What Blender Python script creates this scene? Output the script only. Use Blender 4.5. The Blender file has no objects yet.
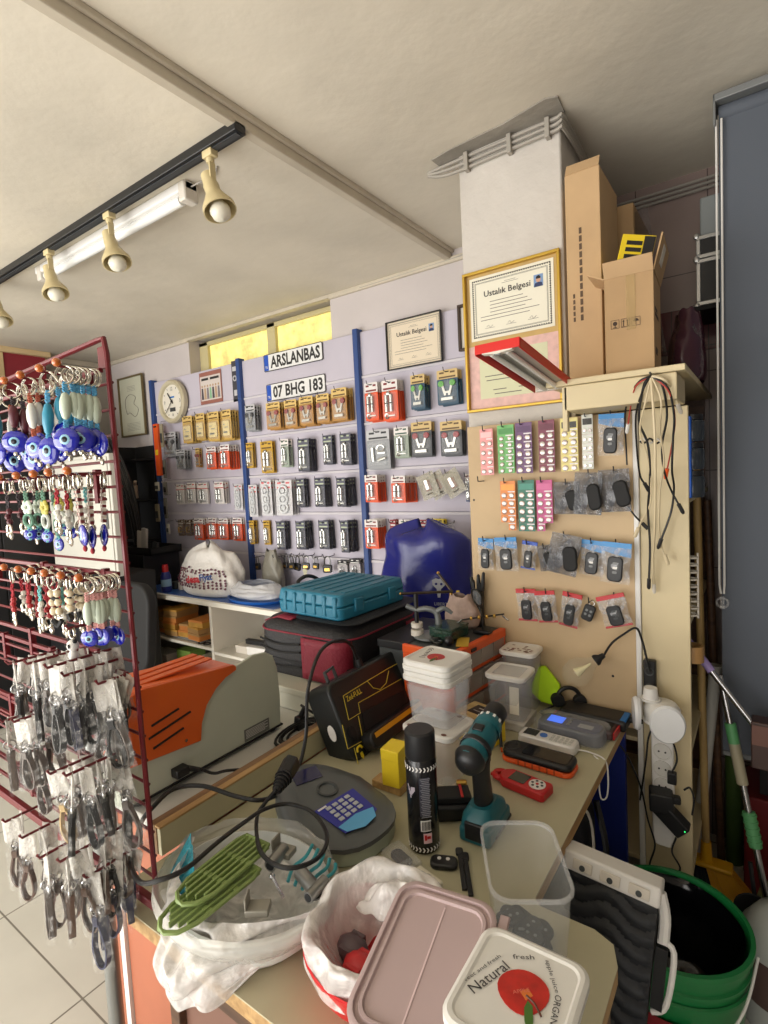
import bpy, math, random
from mathutils import Vector, Matrix, noise
random.seed(7)
PI = math.pi
COL = bpy.context.scene.collection
R = random.uniform
# ---------------------------------------------------------------- camera numbers (used to measure the room)
CZ, YAW, PITCH, ROLL, FPX = 1.6, .6164, .0691, -.0503, 537.36
_f = Vector((-math.sin(YAW)*math.cos(PITCH), math.cos(YAW)*math.cos(PITCH), -math.sin(PITCH)))
_r = Vector((math.cos(YAW), math.sin(YAW), 0)); _u = _r.cross(_f)
CR = math.cos(ROLL)*_r + math.sin(ROLL)*_u
CU = -math.sin(ROLL)*_r + math.cos(ROLL)*_u
CF = _f
EYE = Vector((0, 0, CZ))
def P(x, y, ax, val):
    d = CF + CR*((x-384)/FPX) + CU*((512-y)/FPX)
    return EYE + d*((val-EYE[ax])/d[ax])
def PY(x, y, Y): return P(x, y, 1, Y)
def PZ(x, y, Z): return P(x, y, 2, Z)
def PX(x, y, X): return P(x, y, 0, X)
T = Matrix.Translation
def RX(a): return Matrix.Rotation(a, 4, 'X')
def RY(a): return Matrix.Rotation(a, 4, 'Y')
def RZ(a): return Matrix.Rotation(a, 4, 'Z')
WALL = RX(PI/2)           # local XY plane -> upright, facing -y
def frame(o, xdir, ydir):
    x = Vector(xdir).normalized(); z = x.cross(Vector(ydir)).normalized(); y = z.cross(x)
    m = Matrix((x, y, z)).transposed().to_4x4(); m.translation = Vector(o); return m
# ---------------------------------------------------------------- materials
def lin(c):
    o = []
    for v in c[:3]:
        v /= 255.0; o.append(v/12.92 if v <= .04045 else ((v+.055)/1.055)**2.4)
    return (*o, 1)
MATS = {}
def mat(name, c, rough=.5, metal=0, var=.0, vs=8, bump=0, bs=60, emit=0, clear=None, coat=0, trans=0):
    if name in MATS: return MATS[name]
    m = bpy.data.materials.new(name); m.use_nodes = True; MATS[name] = m
    nt = m.node_tree; N = nt.nodes; L = nt.links; b = N['Principled BSDF']
    b.inputs['Base Color'].default_value = lin(c); b.inputs['Roughness'].default_value = rough
    b.inputs['Metallic'].default_value = metal
    if coat: b.inputs['Coat Weight'].default_value = coat
    if trans: b.inputs['Transmission Weight'].default_value = trans; b.inputs['IOR'].default_value = 1.3
    if emit:
        b.inputs['Emission Color'].default_value = lin(c); b.inputs['Emission Strength'].default_value = emit
    if var:
        tc = N.new('ShaderNodeTexCoord'); n = N.new('ShaderNodeTexNoise'); n.inputs['Scale'].default_value = vs; n.inputs['Detail'].default_value = 5
        L.new(tc.outputs['Object'], n.inputs['Vector'])
        r = N.new('ShaderNodeValToRGB'); L.new(n.outputs['Fac'], r.inputs['Fac'])
        r.color_ramp.elements[0].position = .3; r.color_ramp.elements[1].position = .7
        r.color_ramp.elements[0].color = lin([max(0, v*(1-var)) for v in c]); r.color_ramp.elements[1].color = lin([min(255, v*(1+var)) for v in c])
        L.new(r.outputs['Color'], b.inputs['Base Color'])
    if bump:
        tc = N.new('ShaderNodeTexCoord'); n = N.new('ShaderNodeTexNoise'); n.inputs['Scale'].default_value = bs; n.inputs['Detail'].default_value = 4
        L.new(tc.outputs['Object'], n.inputs['Vector'])
        bp = N.new('ShaderNodeBump'); bp.inputs['Strength'].default_value = bump; bp.inputs['Distance'].default_value = .01
        L.new(n.outputs['Fac'], bp.inputs['Height']); L.new(bp.outputs['Normal'], b.inputs['Normal'])
    if clear is not None:      # thin clear plastic: lets light through, keeps gloss
        b.inputs['Alpha'].default_value = clear
        m.blend_method = 'BLEND' if hasattr(m, 'blend_method') else m.blend_method
    return m
def stripes(m, c2, axis=0, scale=10, width=.5, soft=.02, coord='Object'):
    """mixes a second colour in straight bands (a real pattern of the surface)"""
    nt = m.node_tree; N = nt.nodes; L = nt.links; b = N['Principled BSDF']
    tc = N.new('ShaderNodeTexCoord'); s = N.new('ShaderNodeSeparateXYZ'); L.new(tc.outputs[coord], s.inputs[0])
    mu = N.new('ShaderNodeMath'); mu.operation = 'MULTIPLY'; mu.inputs[1].default_value = scale; L.new(s.outputs[axis], mu.inputs[0])
    fr = N.new('ShaderNodeMath'); fr.operation = 'FRACT'; L.new(mu.outputs[0], fr.inputs[0])
    lt = N.new('ShaderNodeMath'); lt.operation = 'LESS_THAN'; lt.inputs[1].default_value = width; L.new(fr.outputs[0], lt.inputs[0])
    mx = N.new('ShaderNodeMix'); mx.data_type = 'RGBA'; L.new(lt.outputs[0], mx.inputs['Factor'])
    src = b.inputs['Base Color'].links[0].from_socket if b.inputs['Base Color'].links else None
    if src: L.new(src, mx.inputs['A'])
    else: mx.inputs['A'].default_value = b.inputs['Base Color'].default_value
    mx.inputs['B'].default_value = lin(c2); L.new(mx.outputs['Result'], b.inputs['Base Color']); return m
def tiles(name, c, grout, sx, sy, plane='XY', rough=.3, gw=.004, var=.04, ox=0, oy=0):
    m = mat(name, c, rough, var=var, vs=3)
    nt = m.node_tree; N = nt.nodes; L = nt.links; b = N['Principled BSDF']
    tc = N.new('ShaderNodeTexCoord'); s = N.new('ShaderNodeSeparateXYZ'); L.new(tc.outputs['Object'], s.inputs[0])
    outs = []
    for ax, sc, of in ((plane[0], sx, ox), (plane[1], sy, oy)):
        a = N.new('ShaderNodeMath'); a.operation = 'SUBTRACT'; a.inputs[1].default_value = of; L.new(s.outputs['XYZ'.index(ax)], a.inputs[0])
        d = N.new('ShaderNodeMath'); d.operation = 'DIVIDE'; d.inputs[1].default_value = sc; L.new(a.outputs[0], d.inputs[0])
        fr = N.new('ShaderNodeMath'); fr.operation = 'FRACT'; L.new(d.outputs[0], fr.inputs[0])
        lt = N.new('ShaderNodeMath'); lt.operation = 'LESS_THAN'; lt.inputs[1].default_value = gw/sc; L.new(fr.outputs[0], lt.inputs[0]); outs.append(lt)
    mx_ = N.new('ShaderNodeMath'); mx_.operation = 'MAXIMUM'; L.new(outs[0].outputs[0], mx_.inputs[0]); L.new(outs[1].outputs[0], mx_.inputs[1])
    mx = N.new('ShaderNodeMix'); mx.data_type = 'RGBA'; L.new(mx_.outputs[0], mx.inputs['Factor'])
    L.new(b.inputs['Base Color'].links[0].from_socket, mx.inputs['A']); mx.inputs['B'].default_value = lin(grout)
    L.new(mx.outputs['Result'], b.inputs['Base Color']); return m
def wood(name, c, c2, axis=1, rough=.55, scale=4):
    m = mat(name, c, rough)
    nt = m.node_tree; N = nt.nodes; L = nt.links; b = N['Principled BSDF']
    tc = N.new('ShaderNodeTexCoord'); mp = N.new('ShaderNodeMapping'); L.new(tc.outputs['Object'], mp.inputs['Vector'])
    sc = [14, 14, 14]; sc[axis] = 1.1; mp.inputs['Scale'].default_value = sc
    n = N.new('ShaderNodeTexNoise'); n.inputs['Scale'].default_value = scale; n.inputs['Detail'].default_value = 6; n.inputs['Distortion'].default_value = .6
    L.new(mp.outputs[0], n.inputs['Vector']); r = N.new('ShaderNodeValToRGB'); L.new(n.outputs['Fac'], r.inputs['Fac'])
    r.color_ramp.elements[0].position = .35; r.color_ramp.elements[1].position = .65
    r.color_ramp.elements[0].color = lin(c2); r.color_ramp.elements[1].color = lin(c); L.new(r.outputs['Color'], b.inputs['Base Color']); return m
# ---------------------------------------------------------------- mesh builder
def rrect(w, h, r, n=4, cx=0, cy=0):
    o = []
    for sx, sy, a0 in ((1, 1, 0), (-1, 1, 90), (-1, -1, 180), (1, -1, 270)):
        for i in range(n+1):
            a = math.radians(a0+90*i/n); o.append((cx+sx*(w/2-r)+r*math.cos(a), cy+sy*(h/2-r)+r*math.sin(a)))
    return o
def circ(r, n=16, cx=0, cy=0, ry=None):
    return [(cx+r*math.cos(2*PI*i/n), cy+(ry or r)*math.sin(2*PI*i/n)) for i in range(n)]
def smooth_path(pts, k=6, closed=False):
    pts = [Vector(p) for p in pts]; n = len(pts)
    if n < 3: return pts
    out = []
    rng = range(n if closed else n-1)
    for i in rng:
        if closed: p0, p1, p2, p3 = pts[(i-1) % n], pts[i], pts[(i+1) % n], pts[(i+2) % n]
        else: p0, p1, p2, p3 = pts[max(i-1, 0)], pts[i], pts[i+1], pts[min(i+2, n-1)]
        for j in range(k):
            t = j/k
            out.append(.5*((2*p1)+(-p0+p2)*t+(2*p0-5*p1+4*p2-p3)*t*t+(-p0+3*p1-3*p2+p3)*t**3))
    if not closed: out.append(pts[-1])
    return out
class MB:
    def __init__(s, M=None): s.v = []; s.f = []; s.m = []; s.mi = 0; s.M = M or Matrix()
    def add(s, vs, fs, M=None):
        b = len(s.v); MM = s.M @ M if M is not None else s.M
        s.v += [MM @ Vector(v) for v in vs]; s.f += [tuple(b+i for i in f) for f in fs]; s.m += [s.mi]*len(fs); return s
    def mt(s, i): s.mi = i; return s
    def box(s, x0, x1, y0, y1, z0, z1, M=None):
        v = [(x0, y0, z0), (x1, y0, z0), (x1, y1, z0), (x0, y1, z0), (x0, y0, z1), (x1, y0, z1), (x1, y1, z1), (x0, y1, z1)]
        return s.add(v, [(3, 2, 1, 0), (4, 5, 6, 7), (0, 1, 5, 4), (1, 2, 6, 5), (2, 3, 7, 6), (3, 0, 4, 7)], M)
    def prism(s, o, z0, z1, M=None, top=1.0):
        n = len(o); cx = sum(p[0] for p in o)/n; cy = sum(p[1] for p in o)/n
        v = [(p[0], p[1], z0) for p in o]+[(cx+(p[0]-cx)*top, cy+(p[1]-cy)*top, z1) for p in o]
        f = [tuple(range(n-1, -1, -1)), tuple(range(n, 2*n))]+[(i, (i+1) % n, n+(i+1) % n, n+i) for i in range(n)]
        return s.add(v, f, M)
    def loft(s, rings, M=None, cap=(True, True), closed=False):
        n = len(rings[0]); v = [p for r in rings for p in r]; f = []
        k = len(rings)
        for a in range(k if closed else k-1):
            b = (a+1) % k
            for i in range(n): j = (i+1) % n; f.append((a*n+i, a*n+j, b*n+j, b*n+i))
        if not closed and cap[0]: f.append(tuple(range(n-1, -1, -1)))
        if not closed and cap[1]: f.append(tuple((k-1)*n+i for i in range(n)))
        return s.add(v, f, M)
    def cyl(s, a, b, r, r2=None, n=12, M=None):
        return s.tube([a, b], [r, r if r2 is None else r2], n, M)
    def tube(s, pts, r, n=8, M=None, closed=False, k=0):
        if k: pts = smooth_path(pts, k, closed)
        pts = [Vector(p) for p in pts]; m = len(pts)
        rr = r if isinstance(r, (list, tuple)) else [r]*m
        if len(rr) != m: rr = [rr[0]+(rr[-1]-rr[0])*i/(m-1) for i in range(m)]
        up = None; rings = []
        for i, p in enumerate(pts):
            if closed: d = pts[(i+1) % m]-pts[i-1]
            else: d = pts[min(i+1, m-1)]-pts[max(i-1, 0)]
            if d.length < 1e-9: d = Vector((0, 0, 1))
            d.normalize()
            if up is None: up = d.orthogonal().normalized()
            else:
                up = up-d*up.dot(d)
                up = up.normalized() if up.length > 1e-6 else d.orthogonal().normalized()
            w = d.cross(up)
            rings.append([p+(up*math.cos(2*PI*j/n)+w*math.sin(2*PI*j/n))*rr[i] for j in range(n)])
        return s.loft(rings, M, closed=closed)
    def lathe(s, prof, n=16, M=None, sx=1, sy=1):
        rings = [[(max(r, 1e-5)*math.cos(2*PI*j/n)*sx, max(r, 1e-5)*math.sin(2*PI*j/n)*sy, z) for j in range(n)] for r, z in prof]
        return s.loft(rings, M, cap=(False, False))
    def ell(s, c, rx, ry, rz, n=12, M=None):
        m = max(4, n//2); prof = [(math.cos(PI*(i/m-.5)), math.sin(PI*(i/m-.5))) for i in range(m+1)]
        rings = [[(c[0]+rx*max(r, 1e-4)*math.cos(2*PI*j/n), c[1]+ry*max(r, 1e-4)*math.sin(2*PI*j/n), c[2]+rz*z) for j in range(n)] for r, z in prof]
        return s.loft(rings, M)
    def ring(s, R_, r, c=(0, 0, 0), n=14, m=5, M=None, ax='Y'):
        pts = []
        for i in range(n):
            a = 2*PI*i/n
            q = {'Y': (R_*math.cos(a), 0, R_*math.sin(a)), 'Z': (R_*math.cos(a), R_*math.sin(a), 0), 'X': (0, R_*math.cos(a), R_*math.sin(a))}[ax]
            pts.append(Vector(c)+Vector(q))
        return s.tube(pts, r, m, M, closed=True)
    def grid(s, fn, nu, nv, M=None, wrap=False):
        v = [fn(i/(nu), j/nv) for j in range(nv+1) for i in range(nu+(0 if wrap else 1))]; w = nu if wrap else nu+1
        f = [(j*w+i, j*w+(i+1) % w, (j+1)*w+(i+1) % w, (j+1)*w+i) for j in range(nv) for i in range(nu)]
        return s.add(v, f, M)
    def build(s, name, mats, parent=None, bevel=0, smooth=True, solid=0, sub=0, loc=None, ang=.7, seg=2):
        me = bpy.data.meshes.new(name); me.from_pydata([tuple(v) for v in s.v], [], s.f)
        mats = mats if isinstance(mats, (list, tuple)) else [mats]
        for m in mats: me.materials.append(m)
        me.polygons.foreach_set('material_index', s.m)
        if smooth:
            me.polygons.foreach_set('use_smooth', [True]*len(s.f))
            if sub == 0: me.set_sharp_from_angle(angle=ang)
        me.update()
        o = bpy.data.objects.new(name, me); COL.objects.link(o)
        if parent is not None: o.parent = parent
        if loc is not None: o.location = loc
        if solid:
            q = o.modifiers.new('solid', 'SOLIDIFY'); q.thickness = solid; q.offset = 0
        if bevel:
            q = o.modifiers.new('bevel', 'BEVEL'); q.width = bevel; q.segments = seg; q.limit_method = 'ANGLE'; q.angle_limit = .8; q.harden_normals = False
        if sub:
            q = o.modifiers.new('sub', 'SUBSURF'); q.levels = sub; q.render_levels = sub
        return o
def fit_text(s, w, h, M, m, name='lettering', parent=None, th=.0006, bold=0, shear=0):
    cu = bpy.data.curves.new(name, 'FONT'); cu.body = s; cu.size = 1; cu.extrude = 0; cu.offset = bold; cu.align_x = 'CENTER'; cu.resolution_u = 2; cu.shear = shear
    tmp = bpy.data.objects.new('tmp', cu); COL.objects.link(tmp)
    bpy.context.view_layer.update()
    me = bpy.data.meshes.new_from_object(tmp.evaluated_get(bpy.context.evaluated_depsgraph_get()))
    COL.objects.unlink(tmp); bpy.data.objects.remove(tmp); bpy.data.curves.remove(cu)
    vs = [v.co for v in me.vertices]
    if not vs: return None
    x0 = min(v.x for v in vs); x1 = max(v.x for v in vs); y0 = min(v.y for v in vs); y1 = max(v.y for v in vs)
    for v in me.vertices:
        v.co = M @ Vector(((v.co.x-(x0+x1)/2)/(x1-x0)*w, (v.co.y-(y0+y1)/2)/(y1-y0)*h, th))
    me.materials.clear(); me.materials.append(m); me.name = name
    o = bpy.data.objects.new(name, me); COL.objects.link(o)
    if parent is not None: o.parent = parent
    return o
def tag(o, label, cat, group=None, kind=None):
    o['label'] = label; o['category'] = cat
    if group: o['group'] = group
    if kind: o['kind'] = kind
    return o
def thing(name, label, cat, loc=(0, 0, 0), rz=0, group=None, M=None, scale=None):
    o = bpy.data.objects.new(name, None); COL.objects.link(o); o.empty_display_size = .05
    if M is not None: o.matrix_world = M
    else: o.location = loc; o.rotation_euler = (0, 0, rz)
    if scale: o.scale = scale
    return tag(o, label, cat, group)
def struct(o): o['kind'] = 'structure'; return o
KIDS = {}
def kids(o): return [c for c in bpy.data.objects if c.parent == o]
def dup(src, M=None, label=None, group=None, cat=None, tree=None, scale=None):
    tree = tree if tree is not None else [(c, kids(c)) for c in kids(src)]
    o = src.copy(); COL.objects.link(o)
    if M is not None: o.matrix_world = M
    if scale: o.scale = scale
    if label: o['label'] = label
    if group: o['group'] = group
    if cat: o['category'] = cat
    for c, gs in tree:
        k = c.copy(); COL.objects.link(k); k.parent = o
        for g in gs: q = g.copy(); COL.objects.link(q); q.parent = k
    return o
class Proto:
    """first use moves the source itself, later uses copy it part by part"""
    def __init__(s, src): s.src = src; s.tree = [(c, kids(c)) for c in kids(src)]; s.used = False
    def put(s, M, label, group=None, scale=None):
        if not s.used:
            s.used = True; o = s.src; o.matrix_world = M
            if scale: o.scale = scale
            o['label'] = label
            if group: o['group'] = group
            return o
        return dup(s.src, M, label, group, tree=s.tree, scale=scale)
ORD = ['first', 'second', 'third', 'fourth', 'fifth', 'sixth', 'seventh', 'eighth', 'ninth', 'tenth', 'eleventh', 'twelfth', 'thirteenth', 'fourteenth']
# ---------------------------------------------------------------- shared materials
white = mat('white plastic', (228, 226, 222), .4)
offwhite = mat('off white', (215, 208, 196), .5)
black = mat('black plastic', (22, 22, 24), .42)
blackm = mat('black matt', (17, 17, 18), .7)
dgrey = mat('dark grey plastic', (62, 66, 66), .45)
grey = mat('grey plastic', (120, 122, 122), .45)
chrome = mat('steel', (190, 190, 190), .25, 1)
brass = mat('brass', (200, 160, 80), .3, 1)
red = mat('red plastic', (190, 32, 36), .35)
blue = mat('blue plastic', (20, 110, 185), .4)
orange = mat('orange plastic', (226, 88, 30), .4)
yellow = mat('yellow plastic', (235, 205, 40), .45)
green = mat('green plastic', (60, 170, 70), .45)
paper = mat('paper', (232, 226, 210), .7)
ink = mat('ink', (35, 33, 32), .6)
clearp = mat('clear plastic film', (235, 235, 235), .08, clear=.16)
clearb = mat('clear plastic blister', (225, 228, 230), .08, clear=.10)
def film(name, c, a0, a1, sc=22, rough=.08):  # noise alpha: whitened crinkles, with bright highlights put into the film
    m = mat(name, c, rough, clear=a0, bump=.9, bs=sc*2); nt = m.node_tree; N = nt.nodes; L = nt.links
    tc = N.new('ShaderNodeTexCoord'); n = N.new('ShaderNodeTexNoise'); n.inputs['Scale'].default_value = sc; n.inputs['Detail'].default_value = 6; n.inputs['Distortion'].default_value = 1.5
    L.new(tc.outputs['Object'], n.inputs['Vector']); r = N.new('ShaderNodeMapRange'); r.inputs['From Min'].default_value = .48; r.inputs['From Max'].default_value = .68; r.inputs['To Min'].default_value = a0; r.inputs['To Max'].default_value = a1
    L.new(n.outputs['Fac'], r.inputs['Value']); L.new(r.outputs[0], N['Principled BSDF'].inputs['Alpha']); return m
frost = mat('frosted plastic', (222, 224, 226), .2, clear=.27)
# ================================================================ ROOM
H = 2.7
wallm = mat('plastered wall', (196, 188, 186), .8, var=.03, vs=2, bump=.15, bs=30)
ceilm = mat('ceiling plaster', (214, 206, 190), .85, var=.05, vs=1.6, bump=.35, bs=9)
flo = tiles('floor tiles', (208, 205, 194), (128, 122, 112), .6, .6, 'XY', .35, .006, .03, ox=-1.76, oy=.70)
struct(MB().box(-5.2, 1.2, -2.6, 2.9, -.1, 0).build('floor', flo, smooth=False))
struct(MB().box(-1.333, 1.2, -2.6, 2.9, H+.035, H+.16).build('ceiling', ceilm, smooth=False))
struct(MB().box(-5.2, -1.333, -2.6, 2.9, H, H+.16).build('ceiling', ceilm, smooth=False))
tr = mat('painted trim', (196, 186, 168), .6, var=.05, vs=5)
struct(MB().box(-1.345, -1.31, -2.6, 2.567, H-.012, H+.04).box(-1.31, -1.295, -2.6, 2.567, H+.018, H+.036).build('trim_1', tr, bevel=.004))
# back wall with window opening
WX0, WX1, WZ0 = -3.55, -2.14, 2.36
struct(MB().box(-5.2, WX0, 2.567, 2.85, 0, H).box(WX0, WX1, 2.567, 2.85, 0, WZ0).box(WX1, -.72, 2.567, 2.85, 0, H+.04).build('wall_back', wallm, smooth=False))
struct(MB().box(-5.2, WX0-.0, 2.55, 2.57, H-.03, H).box(WX1, -.898, 2.55, 2.57, H-.03, H).box(WX0-.0, WX1, 2.55, 2.60, H-.022, H).build('trim_2', tr, bevel=.004))
greyw = mat('grey wall paint', (168, 162, 152), .8, var=.04, vs=2, bump=.15, bs=30)
struct(MB().box(-5.0, -4.77, -2.6, 2.567, 0, H).build('wall_left', greyw, smooth=False))
struct(MB().box(-4.77, -4.75, 1.2, 2.567, H-.045, H).build('trim_3', tr, bevel=.004))
# red painted pier on the left wall with cream return
pier = MB().box(-4.77, -4.66, 1.74, 2.03, 0, H-.04).build('trim_4', mat('crimson paint', (150, 42, 56), .6, var=.04, vs=4)); struct(pier)
struct(MB().box(-4.77, -4.62, 1.70, 2.06, H-.04, H).box(-4.77, -4.65, 1.5, 1.738, 0, H-.04).build('trim_5', mat('cream paint', (222, 196, 150), .6), bevel=.004))
# window: two frosted yellow panes set in a cream frame
wf = mat('cream window frame', (196, 184, 140), .5)
win = MB(); z0, z1 = WZ0, H-.025
for x0, x1 in ((WX0, WX0+.10), (-2.80, -2.72), (WX1-.03, WX1)): win.box(x0, x1, 2.66, 2.72, z0, z1)
win.box(WX0, WX1, 2.66, 2.72, z1-.03, z1).box(WX0, WX1, 2.66, 2.72, z0, z0+.03)
wo = struct(win.build('window_1', wf, bevel=.004))
wo['label'] = 'high window with two yellow frosted panes above the display panels'
gl = mat('yellow frosted glass', (236, 214, 132), .4, var=.12, vs=14, bump=.6, bs=40, emit=0)
gb = gl.node_tree.nodes['Principled BSDF']
gl.node_tree.links.new(gb.inputs['Base Color'].links[0].from_socket, gb.inputs['Emission Color']); gb.inputs['Emission Strength'].default_value = .6
MB().box(WX0+.10, -2.80, 2.685, 2.695, z0+.03, z1-.03).build('pane', gl, wo, smooth=False)
MB().box(-2.72, WX1-.03, 2.685, 2.695, z0+.03, z1-.03).build('pane', gl, wo, smooth=False)
struct(MB().box(WX0, WX1, 2.76, 2.85, WZ0, H).build('window_2', wallm, smooth=False))
# column
colm = mat('column plaster', (198, 192, 184), .75, var=.03, vs=5, bump=.5, bs=22)
struct(MB().box(-.90, -.534, 1.845, 2.86, 0, H+.035).build('wall_column', colm, bevel=.006))
# alcove behind: tiled wall
tw = tiles('mauve wall tiles', (150, 132, 126), (96, 84, 80), .26, .40, 'XZ', .25, .004, .04, ox=-.44, oy=.35)
struct(MB().box(-.534, 1.2, 2.56, 2.85, 0, H+.035).build('wall_alcove', tw, smooth=False))
dr = tiles('dark red wall tiles', (92, 40, 44), (60, 30, 32), .13, .30, 'XZ', .2, .004, .04, ox=-.44, oy=1.75)
struct(MB().box(-.534, 1.2, 2.55, 2.56, PY(690, 352, 2.55).z, PY(690, 308, 2.55).z).build('trim_6', dr, smooth=False))
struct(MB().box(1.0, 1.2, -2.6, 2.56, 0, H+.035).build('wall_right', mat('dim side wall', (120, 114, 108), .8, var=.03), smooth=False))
struct(MB().box(-5.0, -.9, -2.75, -2.6, 2.45, H+.16).box(-.9, 1.2, -2.75, -2.6, 0, H+.1).build('wall_front', wallm, smooth=False))
# cable conduits at the column head and the grey smear of old paint
cc = mat('painted conduit', (160, 154, 144), .6)
a, b_ = PY(459, 166, 1.83), PY(562, 119, 1.83)
t = thing('cable_conduit', 'painted cables clipped along the top of the column', 'cable', (0, 0, 0))
zc = H+.012
for i, dz in enumerate((0, -.018, -.036)):
    MB().tube([(-1.02, 1.835-.0, zc+dz*.3), (-.93, 1.832, zc+dz), (-.72, 1.834, zc+dz+.002), (-.55, 1.83, zc+dz), (-.52, 1.85, zc+dz), (-.522, 2.2, zc+dz-.01), (-.515, 2.5, zc+dz-.02), (-.44, 2.545, zc+dz-.02), (.9, 2.548, zc+dz-.01)], .0062, 6, k=5).build('cable', cc, t)
for x in (-.86, -.70, -.57):
    MB().box(x-.008, x+.008, 1.818, 1.845, zc-.05, zc+.012).build('clip', cc, t, bevel=.002)
struct(MB().prism([(-.985, 1.80), (-.90, 1.785), (-.70, 1.775), (-.55, 1.745), (-.515, 1.76), (-.52, 1.85), (-.90, 1.86), (-.98, 1.87)], H+.030, H+.0345).build('trim_7', mat('grey cement patch', (150, 144, 134), .85, var=.06, vs=12, bump=.3, bs=40)))
MB().tube([(-1.9, 2.555, H-.02), (-1.3, 2.555, H-.015), (-1.2, 2.55, H+.0), (-1.0, 2.55, H+.01), (-.91, 2.5, H+.01)], .006, 6, k=4).build('wall_cable', cc)
tag(bpy.data.objects['wall_cable'], 'thin painted cable under the ceiling running into the column', 'cable')
# small nails in the wall above the picture row
# ---------------------------------------------------------------- ceiling lights
bt = mat('black track', (24, 25, 27), .4)
t = thing('light_track', 'long black ceiling track carrying the cream spotlights', 'light track', (-1.3, 1.19, H))
MB().box(-3.0, -.01, -.022, .022, -.030, 0).build('rail', bt, t, bevel=.003)
MB().box(-2.99, -.02, -.009, .009, -.0325, -.0300).build('groove', mat('track groove', (60, 62, 64), .5), t)
cream = mat('cream lamp metal', (206, 190, 146), .42)
glow = mat('frosted lamp glass', (226, 222, 205), .35)
def spot():
    t = thing('track_spotlight', 'x', 'spotlight')
    MB().box(-.028, .028, -.018, .018, -.028, 0).cyl((0, 0, -.028), (0, 0, -.048), .016, n=12).build('track_adapter', cream, t, bevel=.003)
    MB().box(.004, .012, -.014, .014, -.15, -.046).cyl((.016, 0, -.115), (-.016, 0, -.115), .009, n=10).build('arm', cream, t, bevel=.002)
    M = T((-.012, 0, -.115)) @ RY(-.38)
    MB(M).lathe([(.001, .035), (.026, .033), (.028, -.012), (.031, -.018), (.030, -.05), (.046, -.085), (.064, -.118), (.066, -.137), (.062, -.138), (.058, -.118), (.026, -.055), (.001, -.05)], 24).build('lamp_shade', cream, t)
    MB(M).lathe([(.001, -.10), (.03, -.11), (.041, -.135), (.036, -.158), (.02, -.172), (.001, -.176)], 18).build('bulb', glow, t)
    return t
sp = Proto(spot())
for px, py, lab in ((207, 150, 'cream track spotlight nearest the beam end of the track'), (110, 214, 'second cream spotlight from the beam end of the track'),
                    (50, 251, 'third cream spotlight from the beam end of the track'), (0, 285, 'cream track spotlight cut by the left edge of the photo')):
    p = PZ(px, py, H-.03); sp.put(T((p.x, 1.19, H-.028)), lab, 'spotlights on the ceiling track', scale=(.82, .82, .82))
t = thing('fluorescent_batten', 'white fluorescent tube light on the ceiling behind the track', 'ceiling light', (-2.3, 1.29, H))
MB().box(-.62, .60, -.028, .028, -.035, 0).build('body', white, t, bevel=.006)
MB().cyl((-.56, 0, -.05), (.54, 0, -.05), .018, n=14).build('tube', mat('unlit tube glass', (235, 235, 232), .15), t)
for x in (-.60, .56): MB().box(x, x+.04, -.03, .03, -.072, -.002).build('end_cap', offwhite, t, bevel=.006)
MB().tube([(.60, 0, -.02), (.66, -.01, -.03), (.70, .02, -.01), (.75, .0, -.001)], .003, 6, k=4).build('wire', cc, t)
# ---------------------------------------------------------------- display panels
pan = mat('grey lilac panel', (190, 184, 196), .6, var=.02, vs=3)
slot = mat('slot white edge', (205, 200, 205), .5)
rail = mat('blue upright', (42, 70, 128), .45)
hookm = mat('hook wire', (60, 60, 62), .35, .8)
YP = 2.54
ROWZ = [2.155, 1.885, 1.615, 1.36, 1.075]
def panel(name, x0, x1, lab):
    t = thing(name, lab, 'display panel', ((x0+x1)/2, YP, .86), 0, 'display panels on the back wall'); w = (x1-x0)/2
    b = MB(); zs = [0]+[z-.86+.02 for z in ROWZ[::-1]]+[1.575]
    for i in range(len(zs)-1): b.box(-w, w, 0, .022, zs[i]+.006, zs[i+1]-.006)
    b.box(-w, w, .012, .022, 0, 1.57)
    b.build('board', pan, t, bevel=.003)
    for z in zs[1:-1]: MB().box(-w, w, -.006, .001, z-.012, z+.004).build('slot_strip', slot, t, bevel=.002)
    return t
PL = panel('slatwall_panel', -4.0, -2.962, 'left grey slat panel with clock and gold key packs')
PM = panel('slatwall_panel', -2.942, -1.935, 'middle grey slat panel under the two number plates')
PR = panel('slatwall_panel', -1.915, -.91, 'right grey slat panel beside the beige board')
for x, l in ((-4.01, 'blue upright beside the wall clock'), (-2.952, 'blue upright between left and middle panels'), (-1.925, 'blue upright left of the framed certificate')):
    o = MB().box(-.018, .018, -.03, .024, 0, 1.585).build('panel_upright', rail, bevel=.004); o.location = (x, YP, .862); tag(o, l, 'upright', 'blue uprights between the panels')
def hook(x, z, d, par):
    """wire display hook on the wall panel, world x,z; sticks out d"""
    o = MB().tube([(x, YP, z+.012), (x, YP-.006, z), (x, YP-d, z), (x, YP-d-.006, z+.02)], .0022, 5).build('hook', hookm, par)
    o.matrix_parent_inverse = par.matrix_world.inverted() if False else T(-par.location); return o
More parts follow.
